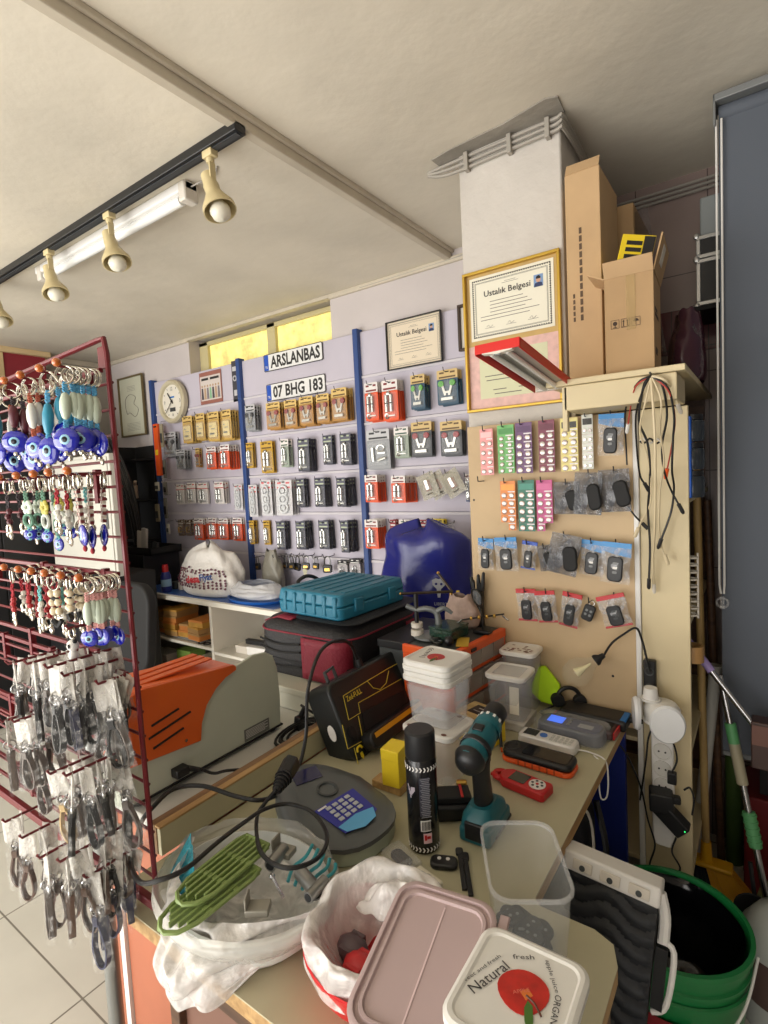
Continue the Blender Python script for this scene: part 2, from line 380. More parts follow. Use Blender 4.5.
# ================================================================ BLISTER PACKS
silver = mat('nickel', (205, 205, 200), .25, .9)
keysil = mat('key metal', (190, 188, 180), .3, .9)
def m_(n, c, r=.5): return mat(n, c, r)
STY = {
 'orange': ('orange white header lock pack', m_('orange card', (226, 84, 34)), m_('white header', (226, 220, 216)), m_('dark red print', (120, 30, 34)), 'cyl', silver),
 'white':  ('white red-lined lock pack', m_('white card', (222, 216, 212)), m_('white header', (226, 220, 216)), m_('red print', (190, 44, 50)), 'cyl', silver),
 'gold':   ('gold card key pack', m_('gold card', (196, 160, 84)), m_('gold header', (214, 182, 110)), m_('brown print', (96, 70, 36)), 'slab', m_('pale gold foil', (226, 206, 150), .3)),
 'goldred':('gold card pack, red-headed keys', m_('gold brown card', (176, 128, 62)), m_('gold header', (214, 182, 110)), m_('brown print', (96, 70, 36)), 'keys', m_('dull red key head', (140, 44, 40))),
 'goldcyl':('golden card lock pack', m_('ochre card', (186, 146, 44)), m_('ochre header', (200, 160, 60)), m_('brown print', (96, 70, 36)), 'cyl', silver),
 'black':  ('black card lock pack', m_('slate card', (66, 66, 78)), m_('slate header', (84, 84, 98)), m_('pale green print', (176, 186, 160)), 'cyl', silver),
 'silver': ('grey card key pack', m_('grey card', (142, 144, 148)), m_('pale grey header', (190, 190, 192)), m_('black print', (40, 40, 42)), 'keys', m_('black key head', (34, 34, 36))),
 'green':  ('green white lock pack', m_('green white card', (150, 162, 146)), m_('white header', (226, 220, 216)), m_('dark green print', (40, 80, 56)), 'cyl', silver),
 'bluegreen': ('blue pack, green-headed keys', m_('teal card', (44, 76, 98)), m_('tan header', (206, 178, 120)), m_('brown print', (96, 70, 36)), 'keys', m_('green key head', (92, 170, 60))),
 'redkeys': ('tan pack, maroon-headed keys', m_('dark blister card', (70, 72, 76)), m_('tan header', (206, 178, 120)), m_('brown print', (96, 70, 36)), 'keys', m_('maroon key head', (150, 46, 50))),
 'clear':  ('clear pack of silver lock parts', m_('translucent card', (150, 152, 156)), m_('pale grey header', (190, 190, 192)), m_('black print', (40, 40, 42)), 'loose', silver),
 'round':  ('clear pack of round lock rims', m_('pale card', (206, 204, 206)), m_('pale card', (206, 204, 206)), m_('pink print', (206, 110, 112)), 'rims', m_('chrome rim', (210, 212, 214), .2)),
 'redpack': ('dark red card pack', m_('maroon card', (140, 30, 36)), m_('maroon card', (140, 30, 36)), m_('white print', (226, 226, 220)), 'loose', black),
 'yellow': ('yellow card pack', m_('yellow card', (226, 200, 64)), m_('yellow card', (226, 200, 64)), m_('black print', (40, 40, 42)), 'slab', grey),
 'brown':  ('loose brown key blanks pack', m_('brown card', (120, 96, 74)), m_('brown card', (120, 96, 74)), m_('white print', (226, 226, 220)), 'loose', brass),
 'bluewhite': ('blue white card pack', m_('navy card', (50, 70, 110)), m_('white header', (226, 220, 216)), m_('red print', (190, 44, 50)), 'rims', silver),
 'pad':    ('pale padlock pack', m_('pale lilac card', (176, 170, 172)), m_('dark header', (56, 52, 56)), m_('white print', (226, 226, 220)), 'padlock', black),
}
PW, PH = .08, .15
def pack(style):
    desc, cm, hm, pm, kind, km = STY[style]
    t = thing('blister_pack', 'x', 'blister pack')
    w, h = PW/2, PH
    b = MB(WALL)
    b.mt(0).prism(rrect(PW, h*.74, .004, 2, 0, -h*.63), -.0008, .0008)
    b.mt(1).prism(rrect(PW, h*.27, .004, 2, 0, -h*.135), -.0008, .0008)
    b.mt(2)
    if style == 'white': b.box(-w, w, -h*.285, -h*.25, .0008, .0014)
    else: b.box(-w*.8, w*.8, -h*.235, -h*.19, .0008, .0014)
    b.box(-w*.75, -w*.3, -h*.11, -h*.06, .0008, .0014).box(w*.3, w*.75, -h*.11, -h*.06, .0008, .0014)
    b.mt(3).box(-w*.18, w*.18, -h*.075, -h*.045, .0008, .0015)
    b.build('card', [cm, hm, pm, blackm], t, smooth=False)
    if kind == 'cyl':
        c = MB(WALL)
        for x in (-.016, .008):
            c.mt(0).cyl((x, -h*.36, .010), (x, -h*.78, .010), .0085, n=10).mt(1).cyl((x, -h*.56, .010), (x, -h*.585, .010), .0088, n=10)
        c.mt(0).ell((-.006, -h*.33, .009), .011, .009, .007, 8)
        c.build('lock_cylinder', [km, blackm], t)
        k = MB(WALL).ring(.009, .003, (-.018, -h*.88, .006), 10, 4, ax='Z').box(-.010, .024, -h*.89, -h*.86, .004, .008); k.build('key', keysil, t)
    elif kind == 'keys':
        k = MB(WALL)
        for sx in (-1, 1):
            hd = MB(WALL); k.box(-.004, .004, -.045, 0, .006, .009, T((sx*.018, -h*.45, 0)) @ RZ(sx*-.25 if sx > 0 else .25))
            hd.prism(circ(.011, 10, sx*.022, -h*.40, .013), .004, .012); hd.build('key_head', km, t)
        k.box(-.022, .022, -h*.88, -h*.80, .004, .014).box(-.014, .016, -h*.68, -h*.62, .004, .012)
        ko = k.build('key', keysil, t)
        for h_ in [c for c in kids(t) if c.name.startswith('key_head')]: h_.parent = ko
    elif kind == 'slab':
        MB(WALL).prism(rrect(PW*.72, h*.5, .006, 3, 0, -h*.62), .002, .010).build('insert', km, t, bevel=.002)
        MB(WALL).box(-.02, .012, -h*.78, -h*.72, .010, .012).box(-.01, .02, -h*.60, -h*.57, .010, .012).box(-.022, -.004, -h*.50, -h*.47, .010, .012).build('key', keysil, t)
    elif kind == 'loose':
        k = MB(WALL)
        k.cyl((-.02, -h*.45, .01), (-.018, -h*.8, .01), .007, n=8).cyl((0, -h*.78, .01), (.026, -h*.72, .01), .006, n=8).ring(.013, .003, (.010, -h*.48, .010), 10, 4, ax='Z').box(.0, .026, -h*.62, -h*.58, .006, .012)
        k.build('lock_part', km, t)
    elif kind == 'rims':
        k = MB(WALL)
        for i in range(3): k.ring(.020, .0055, (0, -h*(.30+.24*i), .010), 14, 5, ax='Z').cyl((0, -h*(.30+.24*i), .004), (0, -h*(.30+.24*i), .014), .010, n=10)
        k.build('lock_rim', km, t)
    elif kind == 'padlock':
        MB(WALL).prism(rrect(.036, .034, .006, 3, 0, -h*.70), .003, .013).build('lock_body', km, t, bevel=.002)
        MB(WALL).tube([(-.012, -h*.6, .008), (-.012, -h*.46, .008), (0, -h*.38, .008), (.012, -h*.46, .008), (.012, -h*.6, .008)], .003, 6, k=3).build('shackle', chrome, t)
    d = MB(WALL); d.prism(rrect(PW*.86, h*.64, .01, 3, 0, -h*.62), .001, .017, top=.88)
    d.build('blister_shell', clearb, t)
    return t
PROT = {}
NP = [0]
def stack(style, x0, y0, x1, y1, xe=None, D=None, panelname='left', row=0, k=0, rowhooks=None, tilt=0, par=None):
    ym = (y0+y1)/2
    if xe is not None: Yf = PY(xe, ym, YP-.01).x/PY(x1, ym, 1).x
    else: Yf = YP-(D or .07)
    Yf = max(Yf, YP-.20)
    a, b = PY(x0, y0, Yf), PY(x1, y1, Yf); cx = (a.x+b.x)/2; w = b.x-a.x
    z = PY((x0+x1)/2, y0+(0), Yf).z; h = PY((x0+x1)/2, y0, Yf).z-PY((x0+x1)/2, y1, Yf).z
    if style not in PROT: PROT[style] = Proto(pack(style))
    depth = YP-.012-Yf; n = max(2, min(8, round(depth/.021)))
    hook(cx, z-.012, depth+.03, par)
    for i in range(n):
        NP[0] += 1
        y = Yf+.018+(depth-.018)*i/max(n-1, 1) if i else Yf+.018
        M = T((cx+(R(-.003, .003) if i else 0), y, z-(R(0, .006) if i else 0))) @ RY(tilt+(R(-.03, .03) if i else 0)) @ RX(R(-.015, .015))
        where = '%s hook, %s row, %s panel' % (ORD[k], ['top', 'second', 'third', 'fourth', 'bottom'][row], panelname)
        lab = (STY[style][0]+(', frontmost on ' if i == 0 else ', %s from front on ' % ORD[i])+where)
        o = PROT[style].put(M, lab, 'key and lock packs on the slat panels', scale=(w/PW, 1, h/PH))
ROWS = {
 ('left', 0): [('silver', 160.7, 432, 175, 457, None, .06), ('gold', 179.8, 415.8, 191.5, 443, None, .10), ('gold', 193, 413, 203.7, 440, None, .10), ('gold', 205, 411.5, 218, 441, None, .12), ('gold', 218.8, 409.4, 230.2, 439.5, 240, 0)],
 ('left', 1): [('silver', 173.6, 449.5, 184, 469, 192, 0), ('goldred', 193, 448, 198.5, 467, 203, 0), ('orange', 203.7, 446.6, 215, 469, None, .08), ('orange', 217.3, 444.5, 228.4, 469, 240, 0)],
 ('left', 2): [('white', 173.6, 484.4, 183.3, 504.4, None, .05), ('white', 184.4, 483, 194.5, 503.7, None, .05), ('white', 195.3, 483, 206.6, 504, 210.5, 0), ('white', 211.6, 482, 222.4, 503.7, 230, 0), ('round', 231.7, 484.4, 241.5, 510, None, .05)],
 ('left', 3): [('brown', 175.8, 520, 182.5, 536, None, .05), ('brown', 183.5, 520, 190, 536, None, .06), ('orange', 191.5, 518.7, 202.3, 540, None, .07), ('orange', 205.9, 518, 215.4, 539.5, None, .04), ('orange', 216, 518.7, 227.0, 540, None, .06), ('orange', 230, 518, 241, 541, None, .05)],
 ('middle', 0): [('silver', 242.5, 404.5, 254, 430.8, 262, 0), ('goldred', 263.4, 402, 279, 429, None, .10), ('goldred', 281.5, 399.5, 295.5, 427.4, None, .10), ('goldred', 296.7, 396, 312, 424.9, None, .10), ('goldred', 313.6, 393.5, 328, 422.3, None, .10), ('goldred', 328.9, 387.6, 345.8, 420.6, 354, 0)],
 ('middle', 1): [('goldcyl', 243.7, 442.6, 252.0, 468, 256.5, 0), ('goldcyl', 257.8, 441, 272, 473, 277, 0), ('green', 278, 439, 287.6, 467, 293.5, 0), ('black', 295, 438.4, 308.5, 471.4, 317.5, 0), ('black', 320.4, 435, 331.5, 464.6, 336, 0), ('black', 337.3, 433, 350, 464.6, 357, 0)],
 ('middle', 2): [('round', 246, 485, 256.5, 517, None, .06), ('round', 257.8, 480, 271, 516, None, .08), ('round', 273, 480, 291.5, 515.7, None, .08), ('black', 294, 478.5, 303.8, 507, 310, 0), ('black', 312, 477.6, 324, 507, 332, 0), ('black', 334, 477.6, 344.5, 507, 357, 0)],
 ('middle', 3): [('goldcyl', 246.8, 520.8, 253.0, 544.5, 259, 0), ('goldcyl', 261, 520.8, 268.8, 545, 272.6, 0), ('black', 273.9, 521.6, 284.4, 549.6, 291, 0), ('black', 293.3, 521.6, 304.5, 549.6, 314, 0), ('black', 316, 520.8, 328, 549.6, 335.5, 0), ('black', 338, 520.8, 347.5, 553, 359, 0)],
 ('middle', 4): [('pad', 335.5, 561, 346, 577, None, .06), ('pad', 347.5, 559.5, 359, 577, None, .06)],
 ('right', 0): [('orange', 362, 382, 377.2, 420.6, None, .09), ('orange', 379.3, 379.3, 397, 420.6, 405.5, 0), ('bluegreen', 408.3, 374, 424, 409, 431, 0), ('bluegreen', 434.7, 368.8, 457, 404, 462.5, 0)],
 ('right', 1): [('clear', 364, 429.4, 389, 469, None, .07), ('green', 391.6, 426.8, 407.5, 457.5, None, .07), ('redkeys', 409, 421.5, 431, 456.7, 435.5, 0), ('redkeys', 438, 420.6, 461, 455.8, None, .08)],
 ('right', 2): [('orange', 362.5, 475, 376.5, 502.4, 386.5, 0), ('orange', 389, 476, 404.2, 503, 417, 0), ('bluewhite', 463.5, 474, 470, 502, None, .05)],
 ('right', 3): [('orange', 362.5, 520, 377, 549, 387, 0), ('redpack', 388, 520, 395, 545, None, .06), ('green', 397, 520, 415, 545, None, .05), ('redpack', 417, 520, 426, 545, None, .06), ('yellow', 427.5, 519, 443, 545, None, .06)],
}
PAN = {'left': PL, 'middle': PM, 'right': PR}
for (pn, row), L_ in ROWS.items():
    for k, (st, x0, y0, x1, y1, xe, D) in enumerate(L_):
        stack(st, x0, y0, x1, y1, xe, D, pn, row, k, par=PAN[pn])
# cellophane bags with red keys
def cello(name='cellophane_pack'):
    t = thing(name, 'x', 'pack')
    b = MB(WALL)
    def f(u, v):
        x = (u-.5)*.13; y = -v*.17; e = math.sin(PI*u)*math.sin(PI*min(1, v*1.05))
        return (x, y, .010*e+.004*noise.noise(Vector((u*6, v*6, 3)))+.004)
    b.grid(f, 8, 10); b.prism(rrect(.13, .17, .004, 2, 0, -.085), -.001, .0)
    b.build('bag', mat('crumpled cellophane', (186, 180, 160), .2, clear=.42, bump=.5, bs=40), t)
    MB(WALL).box(-.02, .022, -.12, -.05, .002, .009).build('insert', mat('wine red card', (140, 40, 46), .5), t)
    MB(WALL).box(-.012, .008, -.11, -.045, .009, .014).cyl((.018, -.14, .005), (-.02, -.14, .005), .006, n=8).build('part', keysil, t)
    return t
ce = Proto(cello())
for x, y, tl, lab in ((424, 474, -.35, 'crumpled cellophane pack with red card beside the orange packs, right panel'), (432, 474, -.5, 'cellophane pack with red card hanging behind the crumpled one'), (447, 472, -.5, 'second tilted cellophane pack with wine red card, third row, right panel')):
    p = PY(x, y, YP-.09-(.02 if x == 424 else 0)); ce.put(T(p) @ RY(tl), lab, 'cellophane packs on the right panel', scale=(.82, 1, .78)); hook(p.x, p.z-.005, .11, PR)
t = thing('stick_pack', 'long clear pack of red and pale sticks at the end of the fourth row', 'pack'); p = PY(448, 523, YP-.07); t.matrix_world = T(p) @ RY(-.35)
MB(WALL).prism(rrect(.06, .19, .004, 2, 0, -.095), -.004, .008).build('bag', clearb, t)
for i in range(4): MB(WALL).cyl((-.02+i*.013, -.03, .002), (-.02+i*.013, -.175, .002), .0045, n=6).build('stick', [mat('rose stick', (196, 100, 96)), offwhite][i % 2], t)
hook(p.x, p.z-.005, .1, PR)
# padlocks along the bottom row
def padlock():
    t = thing('padlock', 'x', 'padlock')
    MB(WALL).prism(rrect(.052, .046, .010, 4, 0, -.068), -.009, .009).build('lock_body', black, t, bevel=.003)
    MB(WALL).box(-.015, .013, -.080, -.064, .0092, .0102).build('label_plate', brass, t)
    MB(WALL).tube([(-.016, -.046, 0), (-.016, -.02, 0), (-.010, -.004, 0), (0, 0, 0), (.010, -.004, 0), (.016, -.02, 0), (.016, -.046, 0)], .0042, 6, k=2).build('shackle', mat('dull steel', (120, 120, 118), .3, .9), t)
    return t
pp = Proto(padlock())
for i, (x, y, sc, yo) in enumerate(((257, 556.5, 1, .07), (268, 557, .85, .06), (276.5, 556.5, 1.1, .09), (285, 556, .9, .06), (291, 556, .95, .08), (297.5, 556, 1.05, .06), (306, 556, .95, .08), (316, 557, .85, .06), (327, 556.5, 1.12, .07))):
    p = PY(x, y, YP-yo); hook(p.x, p.z-.003, yo+.03, PM)
    pp.put(T(p) @ RZ(R(-.5, .5)) @ RY(R(-.1, .1)), 'black padlock, %s from the left in the padlock row, middle panel' % ORD[i], 'padlocks on the bottom row', scale=(sc, sc, sc))
t = thing('key_bunch', 'bunch of small bright keys hanging among the black padlocks', 'keys'); p = PY(305, 569, YP-.11); t.location = p
for i in range(3): MB(WALL).prism(circ(.011, 8, i*.012-.01, -.01), -.001+i*.003, .001+i*.003).box(-.004+i*.012-.01, .004+i*.012-.01, -.05, -.02, -.001+i*.003, .001+i*.003).build('key', mat('bright key', (225, 220, 190), .3, .5), t)
# ---------------------------------------------------------------- hanging odds at the left edge of panel
t = thing('spirit_level', 'long orange level hanging at the left end of the panels', 'level'); a = PY(156, 424, 2.46); b = PY(155, 476, 2.46); t.location = (a.x, 2.46, b.z)
hh = a.z-b.z
MB().box(-.03, .03, -.012, .012, 0, hh).build('body', orange, t, bevel=.003)
MB().box(-.018, .018, -.0135, -.012, hh*.4, hh*.5).build('vial', yellow, t); MB().box(-.02, .02, -.0135, -.012, hh*.93, hh*.96).build('slot_hole', blackm, t)
hm = [mat('hang tag tan', (150, 140, 116), .6), mat('hang tag grey', (110, 108, 100), .6), mat('hang tag pale', (190, 186, 172), .6)]
for i, (x, y, w, h, c, l) in enumerate(((161, 424, .035, .18, 0, 'narrow tan part hanging beside the orange level'), (164, 460, .03, .14, 1, 'grey strip part hanging under the clock'), (157, 482, .05, .07, 2, 'pale small pack hanging left of the white lock packs'), (165, 482, .04, .10, 1, 'grey small pack hanging left of the white lock packs'), (157, 504, .05, .14, 0, 'tan small pack hanging low beside the black cables'), (165, 498, .035, .16, 1, 'grey narrow pack hanging beside the key blanks'), (168, 524, .03, .08, 2, 'small pale plug hanging on a wire below the packs'))):
    p = PY(x, y, 2.45); t = thing('hanging_part', l, 'hanging part', p)
    MB(WALL).prism(rrect(w, h, .004, 2, 0, -h/2), -.006, .006).build('body', hm[c], t, bevel=.002)
    MB(WALL).prism(rrect(w*.6, h*.4, .003, 2, 0, -h*.6), .006, .012).build('insert', [dgrey, blackm][i % 2], t); MB(WALL).tube([(0, 0, 0), (0, .02, 0), (0, .025, -.05)], .0015, 5).build('wire', hookm, t)
# ---------------------------------------------------------------- pictures, plates, clock
t = thing('wall_clock', 'round cream wall clock at the top left of the panels', 'clock'); c = PY(170, 401, 2.47)
t.matrix_world = T((-3.715, 2.535, c.z)) @ RZ(0) @ WALL
s_ = .93
MB().lathe([(.001, 0), (.165*s_, 0), (.178*s_, .012), (.178*s_, .042), (.165*s_, .055), (.145*s_, .05), (.137*s_, .03), (.001, .03)], 40).build('case', mat('cream clock case', (196, 186, 158), .35), t)
MB().lathe([(.001, .031), (.138*s_, .031), (.138*s_, .032), (.001, .0325)], 40).build('dial', mat('dial white', (226, 220, 206), .5), t)
dial = kids(t)[-1]
for n_, a in (('12', 90), ('3', 0), ('6', 270), ('9', 180)): fit_text(n_, .026 if len(n_) > 1 else .014, .026, T((.105*s_*math.cos(math.radians(a)), .105*s_*math.sin(math.radians(a)), .033)), ink, 'numeral', dial)
for i in range(12):
    if i % 3: a = i*PI/6; MB().box(-.002, .002, -.008, .008, .033, .0335, RZ(-a) @ T((0, .12*s_, 0))).build('hour_mark', ink, dial)
MB().box(-.005, .005, -.02, .085, .037, .039, RZ(.62)).build('hand', ink, t, bevel=.001)
MB().box(-.003, .003, -.02, .12, .041, .0425, RZ(2.35)).build('hand', ink, t, bevel=.001)
MB().box(-.035, .035, -.075, -.045, .033, .034).build('date_window', dgrey, dial); MB().box(-.03, .03, .028, .040, .033, .034).build('blue_mark', blue, dial)
MB().cyl((0, 0, .03), (0, 0, .045), .008, n=12).build('hub', ink, t)
def certificate(name, lab, cat, M, w, h, fr, fw, parts, group=None):
    """M: centre of the frame, upright local XY"""
    t = thing(name, lab, cat, M=M)
    b = MB()
    for x0, x1, y0, y1 in ((-w/2, w/2, h/2-fw, h/2), (-w/2, w/2, -h/2, -h/2+fw), (-w/2, -w/2+fw, -h/2+fw, h/2-fw), (w/2-fw, w/2, -h/2+fw, h/2-fw)): b.box(x0, x1, y0, y1, 0, .018)
    b.build('frame', fr, t, bevel=.002)
    return t
greyink = mat('grey print', (110, 104, 98), .7)
def doc(t, cx, cy, w, h, bg, border, title, photo=True, lines=7, seal=False):
    MB().box(cx-w/2, cx+w/2, cy-h/2, cy+h/2, .002, .004).build('certificate_sheet', bg, t, smooth=False)
    b = MB()
    for m, th in ((.010, .0016), (.020, .0012), (.023, .0008)):
        x0, x1, y0, y1 = cx-w/2+m, cx+w/2-m, cy-h/2+m, cy+h/2-m
        b.box(x0, x1, y1-th, y1, .004, .0045).box(x0, x1, y0, y0+th, .004, .0045).box(x0, x0+th, y0, y1, .004, .0045).box(x1-th, x1, y0, y1, .004, .0045)
    x0, x1, y0, y1 = cx-w/2+.0125, cx+w/2-.0125, cy-h/2+.0125, cy+h/2-.0125
    nx = int(w/.0085); ny = int(h/.0085)
    for i in range(nx+1):
        x = x0+(x1-x0)*i/nx
        for y in (y0, y1): b.box(x-.0022, x+.0022, y-.0022, y+.0030, .004, .0045)
    for i in range(ny+1):
        y = y0+(y1-y0)*i/ny
        for x in (x0, x1): b.box(x-.0022, x+.0030, y-.0022, y+.0022, .004, .0045)
    b.build('printed_border', border, t, smooth=False)
    if title: fit_text(title, w*.56, h*.12, T((cx-w*.04, cy+h*.20, .0045)), ink, 'title_lettering', t, bold=.012)
    tl = MB()
    for i in range(lines):
        y = cy+h*.08-i*h*.055; ww = w*(.5 if i < 4 else .74); tl.box(cx-ww/2, cx+ww/2*(.6+.4*((i*7) % 5)/4), y-.0012, y+.0008, .0042, .0046)
    for x in (-.26, 0, .26): tl.box(cx+x*w-.018, cx+x*w+.018, cy-h*.33, cy-h*.325, .0042, .0046).tube([(cx+x*w-.012, cy-h*.31, .0045), (cx+x*w-.004, cy-h*.28, .0045), (cx+x*w, cy-h*.32, .0045), (cx+x*w+.012, cy-h*.29, .0045)], .0006, 4, k=4)
    tl.box(cx-.03, cx+.03, cy+h*.32, cy+h*.325, .0042, .0046).box(cx-.02, cx+.02, cy+h*.345, cy+h*.35, .0042, .0046)
    tl.build('printed_text', greyink, t, smooth=False)
    if photo:
        px, py = cx+w*.33, cy+h*.22
        f = MB().mt(0).box(px-.016, px+.016, py-.020, py+.020, .0045, .0052)
        f.mt(1).prism(circ(.0085, 14, px, py+.004, .0105), .0052, .0056).mt(2).prism([(px-.0075, py+.006), (px+.0075, py+.006), (px+.008, py+.013), (px, py+.017), (px-.008, py+.013)], .0056, .006).mt(3).prism([(px-.015, py-.020), (px+.015, py-.020), (px+.012, py-.008), (px, py-.005), (px-.012, py-.008)], .0052, .0058)
        f.build('portrait_photo', [mat('photo blue ground', (120, 150, 190)), mat('photo skin', (196, 150, 124)), blackm, mat('photo navy coat', (36, 50, 90))], t, smooth=False)
    if seal: MB().lathe([(.001, .006), (.013, .006), (.013, .0045), (.011, .0046), (.001, .0046)], 20, T((cx-w*.36, cy+h*.30, 0))).build('seal', greyink, t)
golds = mat('gold frame', (196, 160, 64), .35, .5)
sheet = mat('cream certificate paper', (226, 222, 204), .6)
pinkp = mat('pink certificate border', (214, 176, 168), .65, var=.05, vs=40)
a, b = PY(463, 275, 1.83), PY(556, 250, 1.83); c = PY(470, 413, 1.83)
W_, H_ = .352, a.z-c.z
t = certificate('framed_certificates', 'tall gold frame with two certificates on the column face', 'certificate', T(((a.x+b.x)/2+.004, 1.843, (a.z+c.z)/2)) @ WALL, W_, H_, golds, .010, None)
MB().box(-W_/2+.005, W_/2-.005, -H_/2+.005, H_/2-.005, 0, .002).build('backing', mat('old gold backing', (190, 158, 96), .6, var=.05), t, smooth=False)
doc(t, 0, H_*.235, .305, .222, sheet, mat('border print dark', (60, 56, 52)), 'Ustal\u0131k Belgesi', lines=6)
MB().box(-.165, .165, -H_/2+.010, -.012, .002, .003).build('pink_mount', pinkp, t, smooth=False)
MB().box(-.125, .125, -H_/2+.045, -.04, .003, .0036).build('certificate_sheet', mat('pale green paper', (206, 206, 172), .65), t, smooth=False)
tl = MB()
for i, (x, y, ww) in enumerate(((0, -.085, .13), (0, -.10, .08), (-.02, -.125, .17), (-.04, -.14, .12), (-.05, -.175, .05), (.05, -.175, .06), (-.02, -.19, .10), (0, -.07, .05))): tl.box(x-ww/2, x+ww/2, y-.0018, y+.0012, .0036, .0042)
tl.build('printed_text', greyink, t, smooth=False)
MB().lathe([(.001, .0055), (.011, .0055), (.012, .0036), (.001, .0036)], 18, T((-.095, -.065, 0))).build('seal', greyink, t)
# two frames on the panels
blk = mat('thin black frame', (30, 28, 28), .4)
a, b, c = PY(384, 323, 2.51), PY(439, 310, 2.51), PY(387, 371, 2.51)
t = certificate('framed_certificate', 'small black framed certificate at the top of the right panel', 'certificate', T(((a.x+b.x)/2+.005, 2.528, (a.z+c.z)/2)) @ WALL, b.x-a.x, a.z-c.z, blk, .006, None)
doc(t, 0, 0, b.x-a.x-.01, a.z-c.z-.01, mat('aged paper', (222, 208, 184), .6), mat('border print grey', (150, 142, 128)), 'Ustal\u0131k Belgesi', lines=6)
t = certificate('framed_picture', 'dark wooden frame mostly hidden behind the column', 'picture', T((-1.19, 2.528, 2.32)) @ WALL, .15, .23, mat('dark wood frame', (60, 44, 34), .4), .014, None)
MB().box(-.062, .062, -.10, .10, .002, .004).build('print', offwhite, t, smooth=False)
a, b, c = PY(118, 377, 2.55), PY(143.5, 371, 2.55), PY(122, 441, 2.55); w, h = .375, .50
t = certificate('framed_picture', 'tall framed sheet with a map outline at the left end wall', 'picture', T(((a.x+b.x)/2+.0, 2.548, (a.z+c.z)/2)) @ WALL, w, h, mat('bronze frame', (110, 96, 64), .4, .3), .013, None)
MB().box(-w/2+.01, w/2-.01, -h/2+.01, h/2-.01, .002, .004).build('print', mat('grey green print', (188, 188, 168), .6), t, smooth=False)
q = MB().tube([(-.09, .07, .006), (-.02, .10, .006), (.06, .07, .006), (.03, .02, .006), (.09, -.03, .006), (.04, -.09, .006), (-.04, -.05, .006), (-.08, -.06, .006), (-.10, 0, .006)], .002, 4, k=4, closed=True)
q.build('map_outline', greyink, t)
q = MB()
for i in range(6): q.box(-.10, .10, -.20+i*.012, -.198+i*.012, .004, .005)
for i in range(4): q.box(-.06, .06, .13+i*.012, .132+i*.012, .004, .005)
q.build('printed_text', greyink, t, smooth=False)
# group photo sticker and small dark poster
t = thing('photo_print', 'small group photo pinned on the left panel', 'photo', M=T((PY(209, 387, 2.52).x, 2.536, PY(209, 387, 2.52).z)) @ WALL)
MB().box(-.125, .125, -.115, .115, 0, .002).build('sheet', mat('brown print border', (150, 96, 84), .5), t, smooth=False)
MB().box(-.115, .115, -.09, .085, .002, .003).build('picture_ground', mat('pale print', (206, 196, 190), .5), t, smooth=False)
cs = [mat('figure dark', (70, 62, 70)), mat('figure green', (130, 180, 140)), mat('figure grey', (120, 112, 118)), mat('figure tan', (180, 150, 120))]
for i in range(7):
    x = -.095+i*.031; MB().mt(0).prism([(x-.013, -.08), (x+.013, -.08), (x+.009, .0), (x-.009, .0)], .003, .0036).mt(1).prism(circ(.009, 10, x, .014), .003, .0036).build('figure', [cs[(i*3) % 4], cs[3]], t, smooth=False)
MB().box(-.10, -.02, .055, .072, .003, .0035).box(.0, .10, .055, .072, .003, .0035).build('caption', ink, t, smooth=False)
t = thing('dark_poster', 'narrow dark strip poster beside the blue upright', 'poster', M=T((PY(233.5, 381, 2.52).x, 2.536, PY(233.5, 381, 2.52).z)) @ WALL)
MB().box(-.03, .03, -.14, .14, 0, .002).build('sheet', mat('dark poster', (62, 60, 66), .5), t, smooth=False)
MB().ring(.016, .005, (0, .02, .003), ax='Z').box(-.015, .015, -.10, -.06, .002, .004).box(-.02, .02, .07, .10, .002, .004).build('picture', mat('pale poster mark', (190, 188, 190)), t)
# number plates
def plate(txt_, lab, x0, yt, x1, yb, zc):
    a = PY(x0, yt, 2.52); w = .52; h = .112
    cx = (PY(x0, yt, 2.52).x+PY(x1, yt, 2.52).x)/2
    t = thing('number_plate', lab, 'number plate', M=T((cx, 2.534, zc)) @ WALL)
    MB().prism(rrect(w, h, .012, 4), 0, .002).build('rim', ink, t)
    MB().prism(rrect(w-.010, h-.010, .009, 4), .002, .0026).build('plate', mat('plate white', (226, 226, 224), .35), t)
    MB().box(-w/2+.006, -w/2+.046, -h/2+.006, h/2-.006, .0026, .003).build('blue_band', mat('plate blue', (30, 80, 180), .4), t)
    fit_text('TR', .022, .018, T((-w/2+.026, -.03, .003)), white, 'lettering', t)
    fit_text(txt_, w-.085, .078, T((.022, 0, .0026)), ink, 'lettering', t, bold=.03)
plate('ARSLANBAS', 'upper number plate reading ARSLANBAS on the middle panel', 262, 360, 322, 350, PY(291.5, 357, 2.52).z)
plate('07 BHG 183', 'lower number plate reading 07 BHG 183 on the middle panel', 264, 385, 325, 376, PY(294, 388, 2.52).z)
# ================================================================ KEYRING RACK
rr = mat('dark red rack wire', (104, 18, 28), .35)
YR = .52
RK = thing('keyring_rack', 'dark red wire keyring rack standing at the left', 'display rack', (-1.35, YR, 0))
RM = T((1.35, -YR, 0))
stile_top = Vector((-.957, YR, 1.873))
tb = PY(0, 383, .50)
MB(RM).tube([(-.941, YR, .795), (-.949, YR, 1.35), (-.956, YR, 1.84), (-.963, YR, 1.868), (-.985, YR, 1.868), tuple(tb), (tb.x-.35, .50, tb.z-.03)], .0050, 8).build('frame_bar', rr, RK)
MB(RM).cyl((-1.80, YR, .80), (-1.80, YR, 1.84), .006, n=8).build('frame_bar', rr, RK)
z = 1.79; i = 0
while z > .82:
    x1 = -.9415-(z-.8)*.0145
    MB(RM).cyl((-1.80, YR+.006, z), (x1, YR+.006, z), .0028, n=6).build('rung', rr, RK); z -= .0468; i += 1
